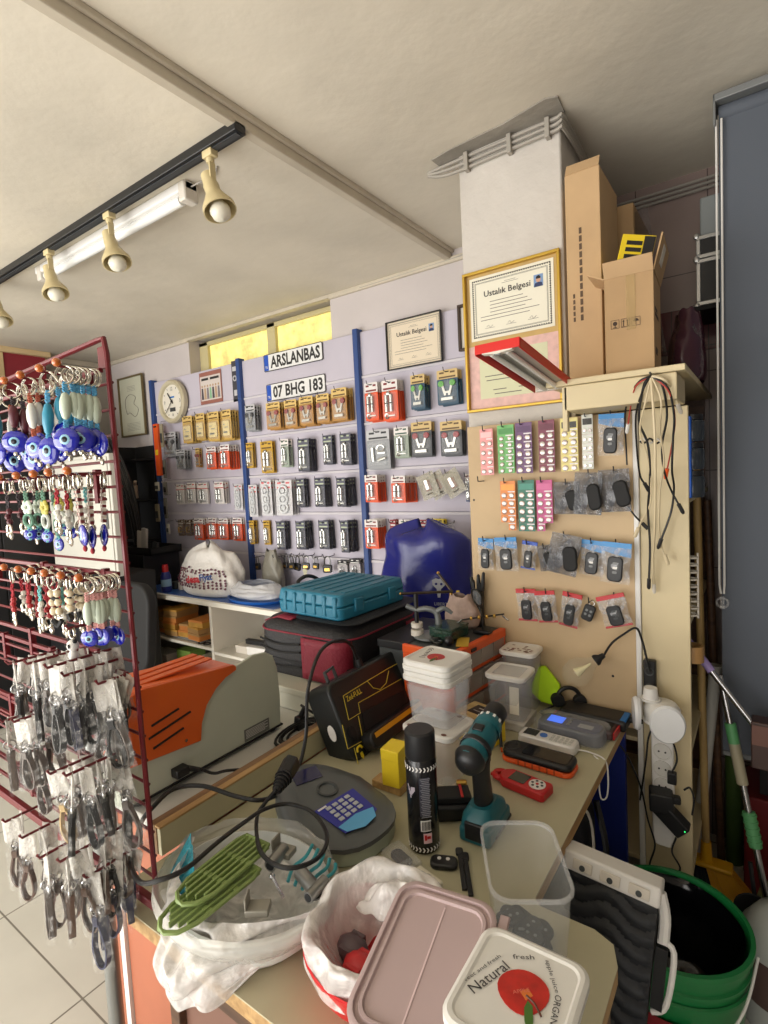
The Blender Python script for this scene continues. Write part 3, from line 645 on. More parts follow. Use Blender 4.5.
MB(RM).box(-1.80, -.941, YR-.006, YR+.008, .795, .813).build('bottom_bar', rr, RK, bevel=.002)
MB(RM).box(-.985, -.955, YR-.002, YR+.002, 1.815, 1.855).build('corner_plate', rr, RK, bevel=.001)
pz = PY(97, 800, .56); MB(RM).cyl((pz.x, .56, 0), (pz.x, .56, 1.08), .0165, n=16).build('stand_pole', mat('grey steel pole', (150, 152, 150), .35, .6), RK)
MB(RM).lathe([(.001, .012), (.16, .012), (.17, 0), (.001, 0)], 24, T((pz.x, .56, 0))).build('stand_base', blackm, RK)
amber = mat('amber arm tip', (190, 96, 24), .08, coat=1); 
ROWN = ['top', 'second', 'third', 'fourth', 'fifth', 'lowest']
def rail_at(z, x0=-1.78, x1=-.965):
    MB(RM).box(x0, x1, YR-.012, YR-.004, z-.004, z+.004).build('hook_rail', rr, RK, bevel=.001)
    MB(RM).box(x0, x1-.02, YR-.012, YR-.006, z-.05, z-.045).build('hook_rail', rr, RK, bevel=.001)
    for x in (x1-.045, x1-.30, x1-.55): MB(RM).box(x-.006, x+.006, YR-.014, YR-.002, z-.055, z+.008).build('bracket', rr, RK, bevel=.001)
def arm(x, z, yt, tip=True):
    ao = MB(RM).tube([(x, YR-.01, z), (x, yt, z), (x, yt-.004, z+.008)], .0026, 6).build('arm', rr, RK)
    if tip: MB(RM).mt(0).ell((x, yt-.002, z+.006), .0078, .0078, .0078, 10).build('arm_tip', amber, ao)
ringm = mat('split ring', (205, 200, 188), .22, 1)
cobalt = mat('cobalt glass', (14, 24, 160), .06, coat=1); paleb = mat('pale blue glass', (150, 200, 226), .1); eyew = mat('eye white glass', (236, 236, 230), .1); pup = mat('eye black glass', (8, 10, 30), .1)
def eye_disc(r, z, t, a=0, tilt=0, name='eye_bead'):
    M = T((0, 0, z)) @ RZ(a) @ RX(tilt)
    b = MB(M)
    def disc(rr_, y0, y1, mi):
        b.mt(mi)
        for s in (-1, 1): b.ell((0, s*y0, 0), rr_, y1, rr_, 14)
    b.mt(0).ell((0, 0, 0), r, r*.30, r, 18)
    disc(r*.62, r*.17, r*.13, 1); disc(r*.42, r*.24, r*.10, 2); disc(r*.24, r*.30, r*.08, 3)
    return b.build(name, [cobalt, eyew, paleb, pup], t)
def braid(t, z0, z1, c, th=.0035, name='cord'):
    b = MB(); n = 7
    for s in (-1, 1): b.tube([(s*th*.7*math.cos(i*1.6), th*.5*math.sin(i*1.6+s), z0+(z1-z0)*i/n) for i in range(n+1)], th*.62, 5, k=2)
    return b.build(name, c, t)
def kring(t, r=.0155): MB().ring(r, .0013, (0, 0, -r), 16, 5).ring(r, .0013, (0, .0026, -r), 16, 5).build('split_ring', ringm, t)
CORD = {'blue': mat('sky blue cord', (90, 160, 200), .8), 'rust': mat('rust cord', (166, 84, 60), .8), 'pink': mat('pink cord', (220, 164, 160), .8), 'green': mat('sage cord', (100, 140, 120), .8), 'dark': mat('dark cord', (60, 52, 56), .8), 'red': mat('crimson cord', (160, 40, 50), .8), 'teal': mat('teal cord', (110, 180, 180), .8)}
BEAD = {'pale': mat('pale green bead', (196, 208, 190), .3), 'turq': mat('turquoise bead', (50, 140, 170), .3), 'white': mat('white bead', (226, 224, 214), .3), 'maroon': mat('maroon bead', (86, 36, 46), .3), 'pearl': mat('pearl bead', (220, 206, 178), .2), 'red': mat('red bead', (170, 44, 50), .3)}
def k_eye(cord, bead, L=.075, r=.022, low=True):
    t = thing('evil_eye_keyring', 'x', 'keyring'); kring(t)
    braid(t, -.028, -.045, CORD[cord]); MB().ell((0, 0, -.045-.024), .0095, .0095, .025, 10).build('bead', BEAD[bead], t)
    braid(t, -.092, -.092-(L-.06), CORD[cord]); eye_disc(r, -.092-(L-.06)-r*.9, t)
    if low: MB().ell((0, 0, -.092-(L-.06)-r*1.95), .005, .005, .005, 8).ell((.006, 0, -.10-(L-.06)-r*1.95), .004, .004, .006, 8).build('charm', ringm, t)
    return t
def k_check():
    t = thing('beaded_strap_keyring', 'x', 'keyring'); kring(t); b = MB()
    for i in range(9):
        for j in (-1, 0, 1): b.mt((i+j) % 2).box(j*.006-.0028, j*.006+.0028, -.003, .003, -.034-i*.0066-.0028, -.034-i*.0066+.0028)
    b.build('beaded_strap', [mat('bead ivory', (200, 190, 176), .3), mat('bead dark red', (110, 40, 44), .3)], t, smooth=False)
    eye_disc(.020, -.112, t); MB().ell((0, 0, -.136), .005, .004, .006, 8).build('charm', CORD['red'], t); return t
def k_flower(c1, c2):
    t = thing('charm_keyring', 'x', 'keyring'); kring(t); braid(t, -.028, -.05, CORD['green'])
    b = MB()
    for i in range(6): a = i*PI/3; b.ell((.009*math.cos(a), 0, -.06+.009*math.sin(a)), .007, .004, .007, 8)
    b.build('flower', c1, t); MB().ring(.012, .0035, (0, 0, -.086), 14, 6).build('hoop', c2, t)
    braid(t, -.098, -.125, CORD['teal'], .004); eye_disc(.012, -.115, t, a=.6); return t
def k_pearl():
    t = thing('pearl_keyring', 'x', 'keyring'); kring(t); b = MB()
    for i in range(3):
        for j in (-1, 1): b.ell((j*.0075, 0, -.036-i*.0165), .0075, .0075, .0075, 10)
    b.build('pearl', BEAD['pearl'], t); MB().tube([(-.012, .0, -.085), (.0, .0, -.096), (.012, 0, -.085)], .005, 6, k=3).ell((0, 0, -.046), .013, .004, .004, 8).build('bow', blackm, t); return t
def k_charm(c, c2):
    t = thing('charm_keyring', 'x', 'keyring'); kring(t); braid(t, -.028, -.06, CORD[c])
    b = MB()
    for i in range(3): b.ell(((-1)**i*.004, 0, -.064-i*.010), .0065, .0065, .0065, 8)
    b.build('bead', BEAD[c2], t); MB().ring(.009, .0028, (0, 0, -.098), 12, 5).ell((.008, 0, -.112), .006, .004, .008, 8).ell((-.007, 0, -.108), .005, .004, .007, 8).build('charm', ringm, t)
    return t
KP = {'A': (Proto(k_eye('blue', 'pale')), 'light blue corded evil eye keyring'), 'B': (Proto(k_eye('blue', 'turq', .065, .021)), 'turquoise beaded evil eye keyring'),
      'C': (Proto(k_eye('rust', 'white', .075, .022)), 'rust corded evil eye keyring'), 'D': (Proto(k_eye('dark', 'maroon', .068, .024)), 'maroon beaded evil eye keyring'),
      'E': (Proto(k_check()), 'checked bead strap keyring'), 'F': (Proto(k_flower(mat('olive yellow flower', (170, 160, 50), .4), mat('pale hoop', (190, 196, 186), .4))), 'yellow flower charm keyring'),
      'G': (Proto(k_charm('red', 'white')), 'red white charm keyring'), 'H': (Proto(k_flower(BEAD['pale'], CORD['green'])), 'pale green charm keyring'),
      'I': (Proto(k_eye('pink', 'pale', .072, .017, False)), 'pink corded evil eye keyring'), 'J': (Proto(k_pearl()), 'pearl and black bow keyring'),
      'K': (Proto(k_charm('red', 'red')), 'red beaded charm keyring'), 'L': (Proto(k_charm('teal', 'white')), 'teal corded charm keyring'), 'M': (Proto(k_charm('dark', 'maroon')), 'dark corded charm keyring')}
def tip_at(px, py, yt):
    p = PY(px, py, 1); yt = min(.485, max(yt, -.966/p.x)); p = PY(px, py, yt); p.x = min(p.x, -.962); return p, yt
KR = [(0, 1.0, [(58, 366, 'AAAAAA', .40), (41.5, 378, 'BBBB', .40), (22.5, 384, 'CCCC', .40), (7, 396, 'DDDD', .40), (-9, 402, 'BCD', .41)]),
      (1, 1.0, [(68.6, 474, 'EEE', .41), (50, 476.5, 'GGLL', .40), (34.7, 477, 'FFF', .40), (18, 482, 'HHH', .40), (1.4, 489, 'MMMM', .40)]),
      (2, .92, [(80, 581, 'IIIIIII', .40), (62, 577, 'JJJJ', .405), (46, 577, 'JLLL', .40), (33, 577, 'LKKK', .40), (20, 577, 'KKKK', .40), (6, 578, 'KGGG', .40)])]
for row, sc_, arms in KR:
    zr = tip_at(arms[0][0], arms[0][1], .445)[0].z; rail_at(zr)
    for k, (px, py, s, yt) in enumerate(arms):
        p, yt = tip_at(px, py, .445); arm(p.x, zr, yt)
        n = len(s)
        for i, c in enumerate(s):
            y = yt+.010+(.505-yt-.012)*i/max(1, n-1)
            pr, desc = KP[c]
            aw = ('rightmost arm' if k == 0 else '%s arm from right' % ORD[k])
            lab = '%s, %s from the tip, %s, %s rack row' % (desc, ORD[i], aw, ROWN[row])
            a = R(-.35, .35)+(.5 if c in 'ABCDI' else 0)
            pr.put(T((p.x, y, zr+.002)) @ RZ(a) @ RX(R(-.06, .06)) @ RY(R(-.06, .06)), lab, desc+'s on the rack', scale=(sc_*1.02, sc_, sc_*(R(.95, 1.06) if k == 0 else R(.92, 1.22))))
# ---- leather key straps in clear bags
bagf = film('crinkled clear bag', (232, 230, 226), .04, .42, 26)
bagh = mat('white bag header', (232, 228, 220), .35, clear=.62, bump=.8, bs=60)
LE = [mat('black leather', (14, 14, 15), .3), mat('brown leather', (92, 70, 58), .4), mat('navy leather', (34, 38, 72), .35), mat('grey brown leather', (96, 86, 80), .4), mat('tan leather', (186, 158, 108), .4)]
LN = ['black', 'dark brown', 'navy blue', 'grey brown', 'tan']
def strap(ci):
    t = thing('bagged_key_strap', 'x', 'key strap')
    rnd = random.Random(ci+3)
    def f(u, v, s=1):
        w = .046*(1-.25*(1-v)); x = (u-.5)*w; zz = -.004-.150*v
        return (x, s*.0085*math.sin(PI*u)*min(1, v*2.2)+.0035*noise.noise(Vector((u*7+ci*5, v*9, s))), zz)
    b = MB(); b.grid(lambda u, v: f(u, v, 1), 6, 10); b.grid(lambda u, v: f(u, v, -1), 6, 10); b.build('bag', bagf, t)
    def g(u, v): return ((u-.5)*.036, .0045*noise.noise(Vector((u*8+ci, v*5, 2))), .004-.052*v)
    MB().grid(g, 6, 5).build('bag_header', bagh, t, solid=.0008)
    L = [(-.003, 0, -.075), (-.010, 0, -.100), (-.0125, 0, -.125), (-.006, 0, -.146), (.006, 0, -.146), (.0125, 0, -.125), (.010, 0, -.100), (.003, 0, -.075)]
    pts = smooth_path(L, 4); b = MB()
    rings = []
    for i, p in enumerate(pts):
        d = (pts[min(i+1, len(pts)-1)]-pts[max(i-1, 0)]).normalized(); nrm = Vector((d.z, 0, -d.x))
        rings.append([p+nrm*.0014+Vector((0, -.005, 0)), p+nrm*.0014+Vector((0, .005, 0)), p-nrm*.0014+Vector((0, .005, 0)), p-nrm*.0014+Vector((0, -.005, 0))])
    b.loft(rings).box(-.005, .005, -.0062, .0062, -.080, -.066); b.build('strap', LE[ci], t)
    MB().ring(.0095, .0015, (0, 0, -.052), 14, 5, ax='X').ring(.007, .0018, (0, 0, -.064), 12, 5).box(-.004, .004, -.003, .003, -.070, -.060).build('clasp', chrome, t)
    return t
SP = [Proto(strap(i)) for i in range(5)]
# (tip px, py, tip Y, colours, spread angle)
BR = [(3, [(98, 684, .37, '0303303', 'B'), (64, 676, .38, '2003', ''), (47, 668, .36, '000003', ''), (27, 664, .37, '030333', ''), (8, 664, .38, '03003', '')]),
      (4, [(112, 764, .385, '30', ''), (66, 776, .35, '00033', ''), (50, 774, .36, '43333', ''), (30, 752, .385, '3', ''), (14, 722, .36, '3331', ''), (2, 722, .36, '333', '')]),
      (5, [(86, 878, .33, '22222', ''), (60, 862, .34, '111101', ''), (40, 858, .34, '3331', ''), (22, 838, .36, '113', ''), (5, 822, .35, '11', '')])]
for row, arms in BR:
    for k, (px, py, yt, s, fl) in enumerate(arms):
        p, yt = tip_at(px, py, yt+.035); zr = p.z
        arm(p.x, zr, yt, False)
        if k == 0: rail_at(zr)
        elif k == 3: rail_at(zr, -1.78, p.x+.05)
        for i, c in enumerate(s):
            ci = int(c); y = yt+.010+min(.020, (.50-yt)/max(1, len(s)-1))*i
            aw = ('rightmost arm' if k == 0 else '%s arm from right' % ORD[k])
            lab = '%s bagged leather strap, %s from tip, %s, %s rack row' % (LN[ci], ORD[i], aw, ROWN[row])
            big = 1.12 if k in (0,) else 1.0
            SP[ci].put(T((p.x+R(-.004, .004), y, zr-.002)) @ RZ(R(-.5, .9)) @ RY(R(-.12, .12)+(.10*(i-1.5) if k == 0 else 0)) @ RX(R(-.1, .1)), lab, '%s leather straps in bags on the rack' % LN[ci], scale=(big, 1.1, big*R(.9, 1.0)))
t = thing('panda_charm_keyring', 'small white panda keyring hanging in front of the white bags', 'keyring', PY(71, 628, .445))
kring(t, .010); b = MB(); b.mt(0).ell((0, 0, -.032), .012, .010, .011, 12).ell((0, 0, -.05), .009, .008, .011, 12).mt(1).ell((-.010, 0, -.023), .004, .004, .004, 8).ell((.010, 0, -.023), .004, .004, .004, 8).ell((-.005, -.009, -.031), .003, .002, .004, 8).ell((.005, -.009, -.031), .003, .002, .004, 8); b.build('figure', [white, blackm], t)
arm(PY(71, 628, .445).x, PY(71, 628, .445).z, .44, False)
# ================================================================ BACK COUNTER AND WHAT STANDS ON IT
cw = mat('white counter laminate', (222, 218, 206), .45, var=.02, vs=4)
cg = mat('grey white counter board', (190, 186, 180), .6, var=.03, vs=3)
ZC = .86; YC = 2.07
o = MB().box(-4.38, -.93, YC, 2.535, ZC-.032, ZC).build('counter', cw, bevel=.004); tag(o, 'long white counter top running below the slat panels', 'counter')
t = thing('black_cabinet', 'low black cabinet behind the keyring rack', 'cabinet', (-4.3, 1.70, 0)); MB().box(.075, 1.0, .012, .30, 0, 1.05).build('body', blackm, t, bevel=.005)
for q_ in (0, 1): MB().box(.085+.455*q_, .53+.455*q_, 0, .011, .03, 1.03).build('door', mat('soft black door', (26, 26, 29), .5), t, bevel=.003)
t = thing('black_wardrobe', 'tall black cupboard against the far left wall', 'cupboard', (-4.45, 1.5, 0)); MB().box(-.19, .19, -.45, .40, 0, 2.28).build('body', blackm, t, bevel=.005)
for q_ in (0, 1): MB().box(.191, .200, -.44+.42*q_, -.03+.42*q_, .04, 2.24).build('door', mat('soft black door', (26, 26, 29)), t, bevel=.002)
c0 = thing('counter_cabinet', 'white open shelf cabinet under the long counter', 'cabinet', (-2.9, YC, 0)); CM = T((2.9, -YC, 0))
for x in (-4.36, -2.86, -1.98, -1.0): MB(CM).box(x-.012, x+.012, YC+.01, 2.53, 0, ZC-.033).build('upright', cw, c0, bevel=.002)
MB(CM).box(-4.37, -1.0, 2.51, 2.53, 0, ZC-.033).build('back_board', cg, c0, smooth=False)
for x0, x1, z in ((-4.348, -2.872, .555), (-2.848, -1.992, .535), (-1.968, -1.012, .535), (-4.348, -2.872, .25), (-2.848, -1.992, .22)): MB(CM).box(x0, x1, YC+.012, 2.51, z-.02, z).build('shelf', cw, c0, bevel=.002)
o = MB().prism([(-4.1, 2.10), (-2.30, 2.10), (-2.24, 2.25), (-2.30, 2.50), (-4.1, 2.50)], ZC, ZC+.002).build('blue_mat', mat('blue plastic sheet', (44, 84, 150), .35)); tag(o, 'blue plastic sheet lying on the counter under the white bag', 'mat')
# boxes in left cell
yb = [mat('ochre carton', (196, 146, 60), .6, var=.06, vs=20), mat('orange brown carton', (206, 130, 60), .6), mat('kraft carton', (176, 136, 84), .6)]
def cart(name, lab, cat, x, y, z, sx, sy, sz, m, rz=0, grp=None, lidm=None):
    t = thing(name, lab, cat, (x, y, z), rz, grp)
    MB().box(-sx/2, sx/2, -sy/2, sy/2, 0, sz).build('body', m, t, bevel=.002)
    MB().box(-sx/2-.001, sx/2+.001, -sy/2-.001, sy/2+.001, sz*.72, sz+.002).build('lid', lidm or m, t, bevel=.002)
    return t
p0 = P(150, 636, 2, .555)
k = 0
for j, (n, xx) in enumerate(((3, -3.62), (2, -3.47), (4, -3.34), (2, -3.20), (3, -3.06))):
    for i in range(n):
        cart('small_carton', 'small ochre carton, %s up in the %s pile from the left under the counter' % (ORD[i], ORD[j]), 'carton', xx+R(-.01, .01), YC+.12+.02*(j % 2), .571+i*.046, .135, .19, .043, yb[(i+j) % 3], R(-.12, .12), 'ochre cartons on the upper left counter shelf', yb[(i+j+1) % 3]); k += 1
t = thing('paper_pile', 'flat pile of grey papers under the ochre cartons', 'papers', (-3.35, YC+.15, .5555))
for i in range(5): MB().box(-.36+R(-.01, .01), .34, -.10+R(-.01, .01), .13, i*.003, i*.003+.0024).build('sheet', [cg, grey][i % 2], t, smooth=False)
t = thing('eyeglasses', 'folded black glasses lying at the shelf edge beside the divider', 'glasses', (-2.99, YC+.045, .556))
MB().ring(.022, .004, (-.028, 0, .005), 14, 5, ax='Z').ring(.022, .004, (.028, 0, .005), 14, 5, ax='Z').build('rims', black, t); MB().tube([(-.05, 0, .005), (-.05, .05, .006), (.03, .055, .006)], .003, 5, k=3).build('temple', black, t); MB().tube([(.05, 0, .006), (.045, .04, .011), (-.03, .045, .011)], .003, 5, k=3).build('temple', black, t)
# right cell
for x, y, z, s, m, l, rz in ((-2.50, YC+.13, .535, (.22, .10, .05), white, 'long white box lying on the middle counter shelf', .1), (-2.30, YC+.09, .535, (.13, .12, .045), mat('pale box', (206, 200, 180)), 'small pale box nearest the soft red case on the middle shelf', -.1),
                          (-2.66, YC+.10, .535, (.10, .06, .045), offwhite, 'small off-white box beside the counter divider', .05), (-2.40, YC+.28, .535, (.22, .1, .11), mat('brick red box', (160, 60, 54)), 'brick red box at the back of the middle counter shelf', 0)):
    cart('box', l, 'box', x, y, z, *s, m, rz)
t = thing('black_bar', 'long black bar tool lying on the white box', 'tool', (-2.48, YC+.13, .590), .1); MB().box(-.17, .15, -.016, .016, 0, .03).build('body', black, t, bevel=.004); fit_text('hzm', .05, .014, T((.06, -.0165, .015)) @ WALL, white, 'lettering', t)
# lower left
for x, y, z, s, m, l in ((-3.55, YC+.12, .25, (.18, .12, .15), cg, 'grey white box on the lower left counter shelf'), (-3.30, YC+.15, .25, (.16, .12, .20), mat('leaf green box', (120, 150, 70)), 'leaf green box on the lower left counter shelf'), (-3.05, YC+.12, .25, (.13, .1, .19), mat('pale picture box', (190, 180, 160)), 'pale box right of the leaf green box')):
    cart('box', l, 'box', x, y, z, *s, m)
# tall cabinet behind the rack
t = thing('grey_cabinet', 'plain light grey cabinet seen through the keyring rack', 'cabinet', (-3.68, 1.74, 1.052)); MB().box(-.42, .42, -.01, .05, 0, .765).build('body', mat('light grey cabinet', (204, 202, 192), .5, var=.02, vs=2), t, bevel=.006)
MB().box(-.40, .40, -.018, -.011, .02, .745).build('door', mat('light grey cabinet', (172, 170, 160)), t, bevel=.003); gdoor = kids(t)[-1]
MB().box(.36, .375, -.032, -.018, .30, .42).build('handle', grey, gdoor, bevel=.003)
# black shelf and cables
t = thing('black_shelf_rack', 'black shelf rack in the far corner behind the hanging cables', 'shelf', (-4.17, 2.47, .86))
MB().box(-.13, .15, .03, .06, 0, 1.07).build('back_board', blackm, t)
for z in (.30, .62, .95): MB().box(-.13, .15, -.12, .03, z, z+.015).build('shelf_board', blackm, t)
MB().box(-.13, -.115, -.12, .03, 0, 1.07).build('side_board', blackm, t); 
t = thing('beige_spray_gun', 'small beige nozzle part on the black shelf', 'part', (-4.12, 2.37, 1.497)); MB().cyl((0, 0, .02), (.02, 0, .12), .03, .018, n=12).cyl((.02, 0, .12), (.06, -.02, .15), .012, n=8).build('body', mat('beige part', (180, 160, 140), .5), t)
t = thing('cable_bunch', 'thick bunch of black cables hanging in the far corner', 'cables', (-4.10, 2.30, 2.00)); rnd = random.Random(5)
for i in range(20):
    c = [mat('cable black', (30, 30, 31), .45), mat('cable grey black', (62, 62, 62), .45)][i % 3 == 0]
    x = -.20+.018*i; MB().tube([(-.28+x*.25, R(-.02, .02), 0), (-.14+x*.6, -.04+R(-.02, .02), -.03-R(0, .05)), (.06+x*.55, -.05+R(-.02, .02), -.25-R(0, .15)), (.14+x*.35, -.03, -.55-R(0, .2)), (.12+x*.3, -.0, -.85-R(0, .15))], .0075, 6, k=4).build('cable', c, t)
# black box, tray and spray can
t = thing('black_box', 'black speaker-like box standing on the counter in the corner', 'box', (-3.86, 2.30, ZC+.002)); MB().box(-.24, .15, -.14, .16, 0, .235).build('body', black, t, bevel=.006); MB().box(-.18, -.12, -.143, -.14, .19, .205).build('label', yellow, t)
for x in (-.1, .06): MB().cyl((x, -.14, .11), (x, -.145, .11), .05, n=18).build('cone', blackm, t)
t = thing('black_tray', 'black tray of small odds on top of the black box', 'tray', (-3.80, 2.30, ZC+.238)); b = MB().box(-.18, .17, -.13, .13, 0, .008)
for q in ((-.18, .17, -.13, -.122), (-.18, .17, .122, .13), (-.18, -.172, -.13, .13), (.162, .17, -.13, .13)): b.box(*q, 0, .055)
b.build('tray', blackm, t)
for i, (x, h, c, l) in enumerate(((-3.93, .15, offwhite, 'pale card standing in the black tray'), (-3.87, .17, cg, 'taller pale card standing in the black tray'), (-3.72, .07, dgrey, 'low grey part lying in the black tray'))):
    t = thing('tray_card', l, 'card', (x, 2.27, ZC+.247)); MB(RY(.15)).prism(rrect(.06, h, .004, 2, 0, h/2+.01), -.01, .01, WALL).build('body', c, t, bevel=.002)
t = thing('spray_bottle', 'small blue spray bottle with red cap on the counter', 'bottle', (PY(166, 580, 2.14).x, 2.14, ZC+.002))
MB().lathe([(.001, 0), (.032, 0), (.034, .01), (.034, .115), (.024, .14), (.001, .14)], 20).build('bottle', mat('deep blue bottle', (44, 56, 130), .3), t); MB().lathe([(.0345, .04), (.0347, .09)], 20).build('label', mat('light blue label', (150, 190, 220), .4), t); MB().lathe([(.001, .19), (.018, .19), (.021, .175), (.021, .14), (.001, .14)], 16).build('cap', red, t)
for i, (px, l) in enumerate(((174, 'loose grey fitting on the counter right of the spray bottle'), (180, 'loose pale fitting beside the white printed bag'))):
    x = PY(px, 585, 2.22).x; t = thing('fitting', l, 'fitting', (x, 2.24, ZC+.002)); MB().cyl((0, 0, 0), (0, 0, .05), .03, n=12).cyl((.03, .02, .03), (.03, .02, .10), .02, n=10).build('body', [dgrey, offwhite][i], t)
# plastic bags on the counter
def sack(name, lab, cat, x, y, z, rx, ry, h, m, seed=0, neck=.35, lean=(0, 0), cut=.0, n=28, rough=.02, horn=.04, roof=False, fold=.025):
    t = thing(name, lab, cat, (x, y, z)) if name else None
    b = MB()
    def f(u, v):
        a = 2*PI*u; w = 1-(1-neck)*max(0, (v-.25)/.75)**1.6; w *= (.90+.10*math.sin(PI*min(1, v*3)/2)); 
        if v < .02: w *= .9
        nx = noise.noise(Vector((math.cos(a)*1.6+seed, math.sin(a)*1.6, v*3))); n2 = noise.noise(Vector((math.cos(a)*5+seed, math.sin(a)*5, v*7)))
        rr_ = w*(1+fold*math.sin(6*a+seed+3*v)*min(1, v*3)+.16*nx*min(1, v*4)+.05*n2*(1 if v > .03 else 0)) 
        top = h*(1+horn*math.sin(3*a+seed)*max(0, v-.8)*5+.06*nx*v)
        if roof and v > .88: w *= 1-.85*((v-.88)/.12)**2; rr_ *= 1-.85*((v-.88)/.12)**2
        return (rx*rr_*math.cos(a)+lean[0]*v**2, ry*rr_*math.sin(a)+lean[1]*v**2, max(0, v*top+rough*n2*v))
    b.grid(f, n, 16, wrap=True)
    return t, b, f
bagw = mat('white shopping bag', (214, 210, 204), .4, bump=1, bs=16, var=.02)
p = PZ(207, 596, ZC); t, b, f = sack('shopping_bag', 'crumpled white shopping bag with printed dots on the counter', 'bag', p.x-.03, 2.24, ZC+.003, .30, .13, .33, bagw, 3, .50, (.0, 0), horn=.10, roof=True, fold=.07, rough=.05)
b.build('bag', bagw, t, solid=.003, sub=1)
# print: rows of plum dots and a red blue word on the front of the bag
def on_sack(fr, u, v, off=.006):
    q = Vector(fr(u, v)); q2 = Vector(fr(u+.01, v)); q3 = Vector(fr(u, v+.02)); nn = (q2-q).cross(q3-q).normalized(); return q+nn*off, nn
b = MB()
for j in range(7):
    for i in range(15):
        if j in (3, 4) and 4 < i < 13: continue
        u = .62+.02*i; v = .20+.055*j; q, nn = on_sack(f, u, v, .010); M = frame(q, (nn.cross(Vector((0, 0, 1)))*-1), (0, 0, 1)); b.prism(circ(.0075, 8), -.002, .002, M)
b.build('print', mat('plum print', (96, 44, 60), .5), t)
q, nn = on_sack(f, .78, .40, .022); M = frame(q, (1, 0, .12), (0, 0, 1))
fit_text('desa', .14, .05, M @ T((-.055, 0, .002)), mat('red print ink', (180, 40, 50)), 'lettering', t, bold=.04); fit_text('Fiyat', .13, .055, M @ T((.085, .0, .002)), mat('blue print ink', (40, 70, 130)), 'lettering', t, bold=.04)
t, b, f = sack('clear_bag', 'crumpled clear bag on a blue rimmed tray on the counter', 'bag', PZ(262, 596, ZC).x+.06, 2.24, ZC+.022, .22, .12, .09, clearp, 9, .6); b.build('bag', mat('crumpled white film', (214, 214, 216), .2, clear=.7, bump=1, bs=26), t, sub=1)
o = MB().lathe([(.001, 0), (.22, 0), (.235, .018), (.228, .018), (.215, .004), (.001, .004)], 28, T((PZ(262, 596, ZC).x+.06, 2.24, ZC+.003)), 1, .62).build('blue_tray', mat('bright blue tray', (30, 90, 170), .35)); tag(o, 'flat blue tray under the crumpled clear bag', 'tray')
t, b, f = sack('grey_bag', 'limp grey bag hanging behind the white shopping bag', 'bag', -2.66, 2.445, ZC+.01, .10, .05, .27, grey, 5, .4); b.build('bag', mat('limp grey film', (128, 124, 112), .4, bump=.6, bs=20), t, sub=1)
# blue pouch bag
bb = mat('royal blue plastic bag', (38, 42, 120), .22, bump=.5, bs=9)
t, b, f = sack('blue_bag', 'large royal blue bag with a small grey face logo behind the soft case', 'bag', -1.36, 2.24, ZC+.003, .235, .155, .49, bb, 4, .84, (.02, 0), rough=.03, horn=.06, roof=True, fold=.055)
b.build('bag', bb, t, solid=.003, sub=1)
q, nn = on_sack(f, .86, .42, .014); M = frame(q, (1, 0, -.02), (0, .0, 1)) @ RY(.3)
b = MB(M).mt(0).prism([(-.03, .035), (-.014, .045), (0, .04), (.014, .045), (.03, .035), (.028, .012), (.010, -.005), (.006, -.045), (-.006, -.045), (-.010, -.005), (-.028, .012)], 0, .002).mt(1).prism(circ(.006, 8, -.012, .018), .002, .003).prism(circ(.006, 8, .012, .018), .002, .003)
b.build('logo', [mat('logo grey', (176, 180, 190)), bb], t); fit_text('LIBERTY', .075, .014, M @ T((.015, -.075, 0)), mat('logo grey', (176, 180, 190)), 'lettering', t)
# black padded chair seen behind the machine
t = thing('chair', 'black padded chair with a bright green edge behind the machine', 'chair', (-2.86, 1.42, 0))
MB().prism(rrect(.44, .42, .10, 5), .42, .50).build('seat', blackm, t, bevel=.02, seg=3)
MB(T((-.1, .20, .80)) @ RX(-.1)).prism(rrect(.42, .52, .12, 6), -.03, .03, WALL).build('backrest', blackm, t, bevel=.015, seg=3)
MB().tube([(-.22, -.15, .42), (-.20, -.21, .44), (.20, -.21, .44), (.23, -.1, .44), (.23, .15, .44)], .014, 8, k=3).build('green_edge', mat('vivid green', (70, 180, 50), .4), t)
MB().cyl((0, 0, .08), (0, 0, .42), .028, n=12).build('post', black, t)
for i in range(5): a = 2*PI*i/5; MB().tube([(0, 0, .09), (.24*math.cos(a), .24*math.sin(a), .06)], .016, 8).ell((.25*math.cos(a), .25*math.sin(a), .028), .028, .016, .028, 10).build('leg', black, t)
# small lavender slab at the right: brown hanging bottles near blue bag on right panel
# ================================================================ WORK DESK
ZD = .78
lam = mat('olive cream laminate', (182, 176, 146), .45, var=.03, vs=6)
ply = wood('plywood edge', (196, 160, 108), (160, 124, 78), 1)
dkw = wood('dark brown wood', (96, 66, 42), (70, 46, 30), 0)
D0 = thing('work_desk', 'cream green laminate work desk with plywood edge', 'desk', (-.65, 1.1, 0)); DM = T((.65, -1.1, 0))
out = [(-1.085, .56), (-1.02, .50), (-.24, .50), (-.205, .52), (-.195, .56), (-.195, .87), (-.21, .91), (-.245, .925), (-.345, .925), (-.357, .94), (-.357, 1.80), (-1.085, 1.80)]
MB(DM).mt(0).prism(out, ZD-.003, ZD).build('tabletop', lam, D0, smooth=False)
MB(DM).prism([(x*.999-.0005, y) for x, y in out], ZD-.030, ZD-.003).build('plywood_edge', ply, D0, smooth=False)
brp = mat('brown red panel', (118, 84, 70), .6, var=.05, vs=3)
MB(DM).box(-.92, -.22, .545, .56, .0, ZD-.031).build('front_panel', brp, D0, bevel=.002)
MB(DM).box(-.93, -.21, .505, .53, ZD-.062, ZD-.031).build('front_rail', dkw, D0, bevel=.002)
MB(DM).box(-.945, -.915, .53, .57, 0, ZD-.031).build('corner_post', dkw, D0, bevel=.002)
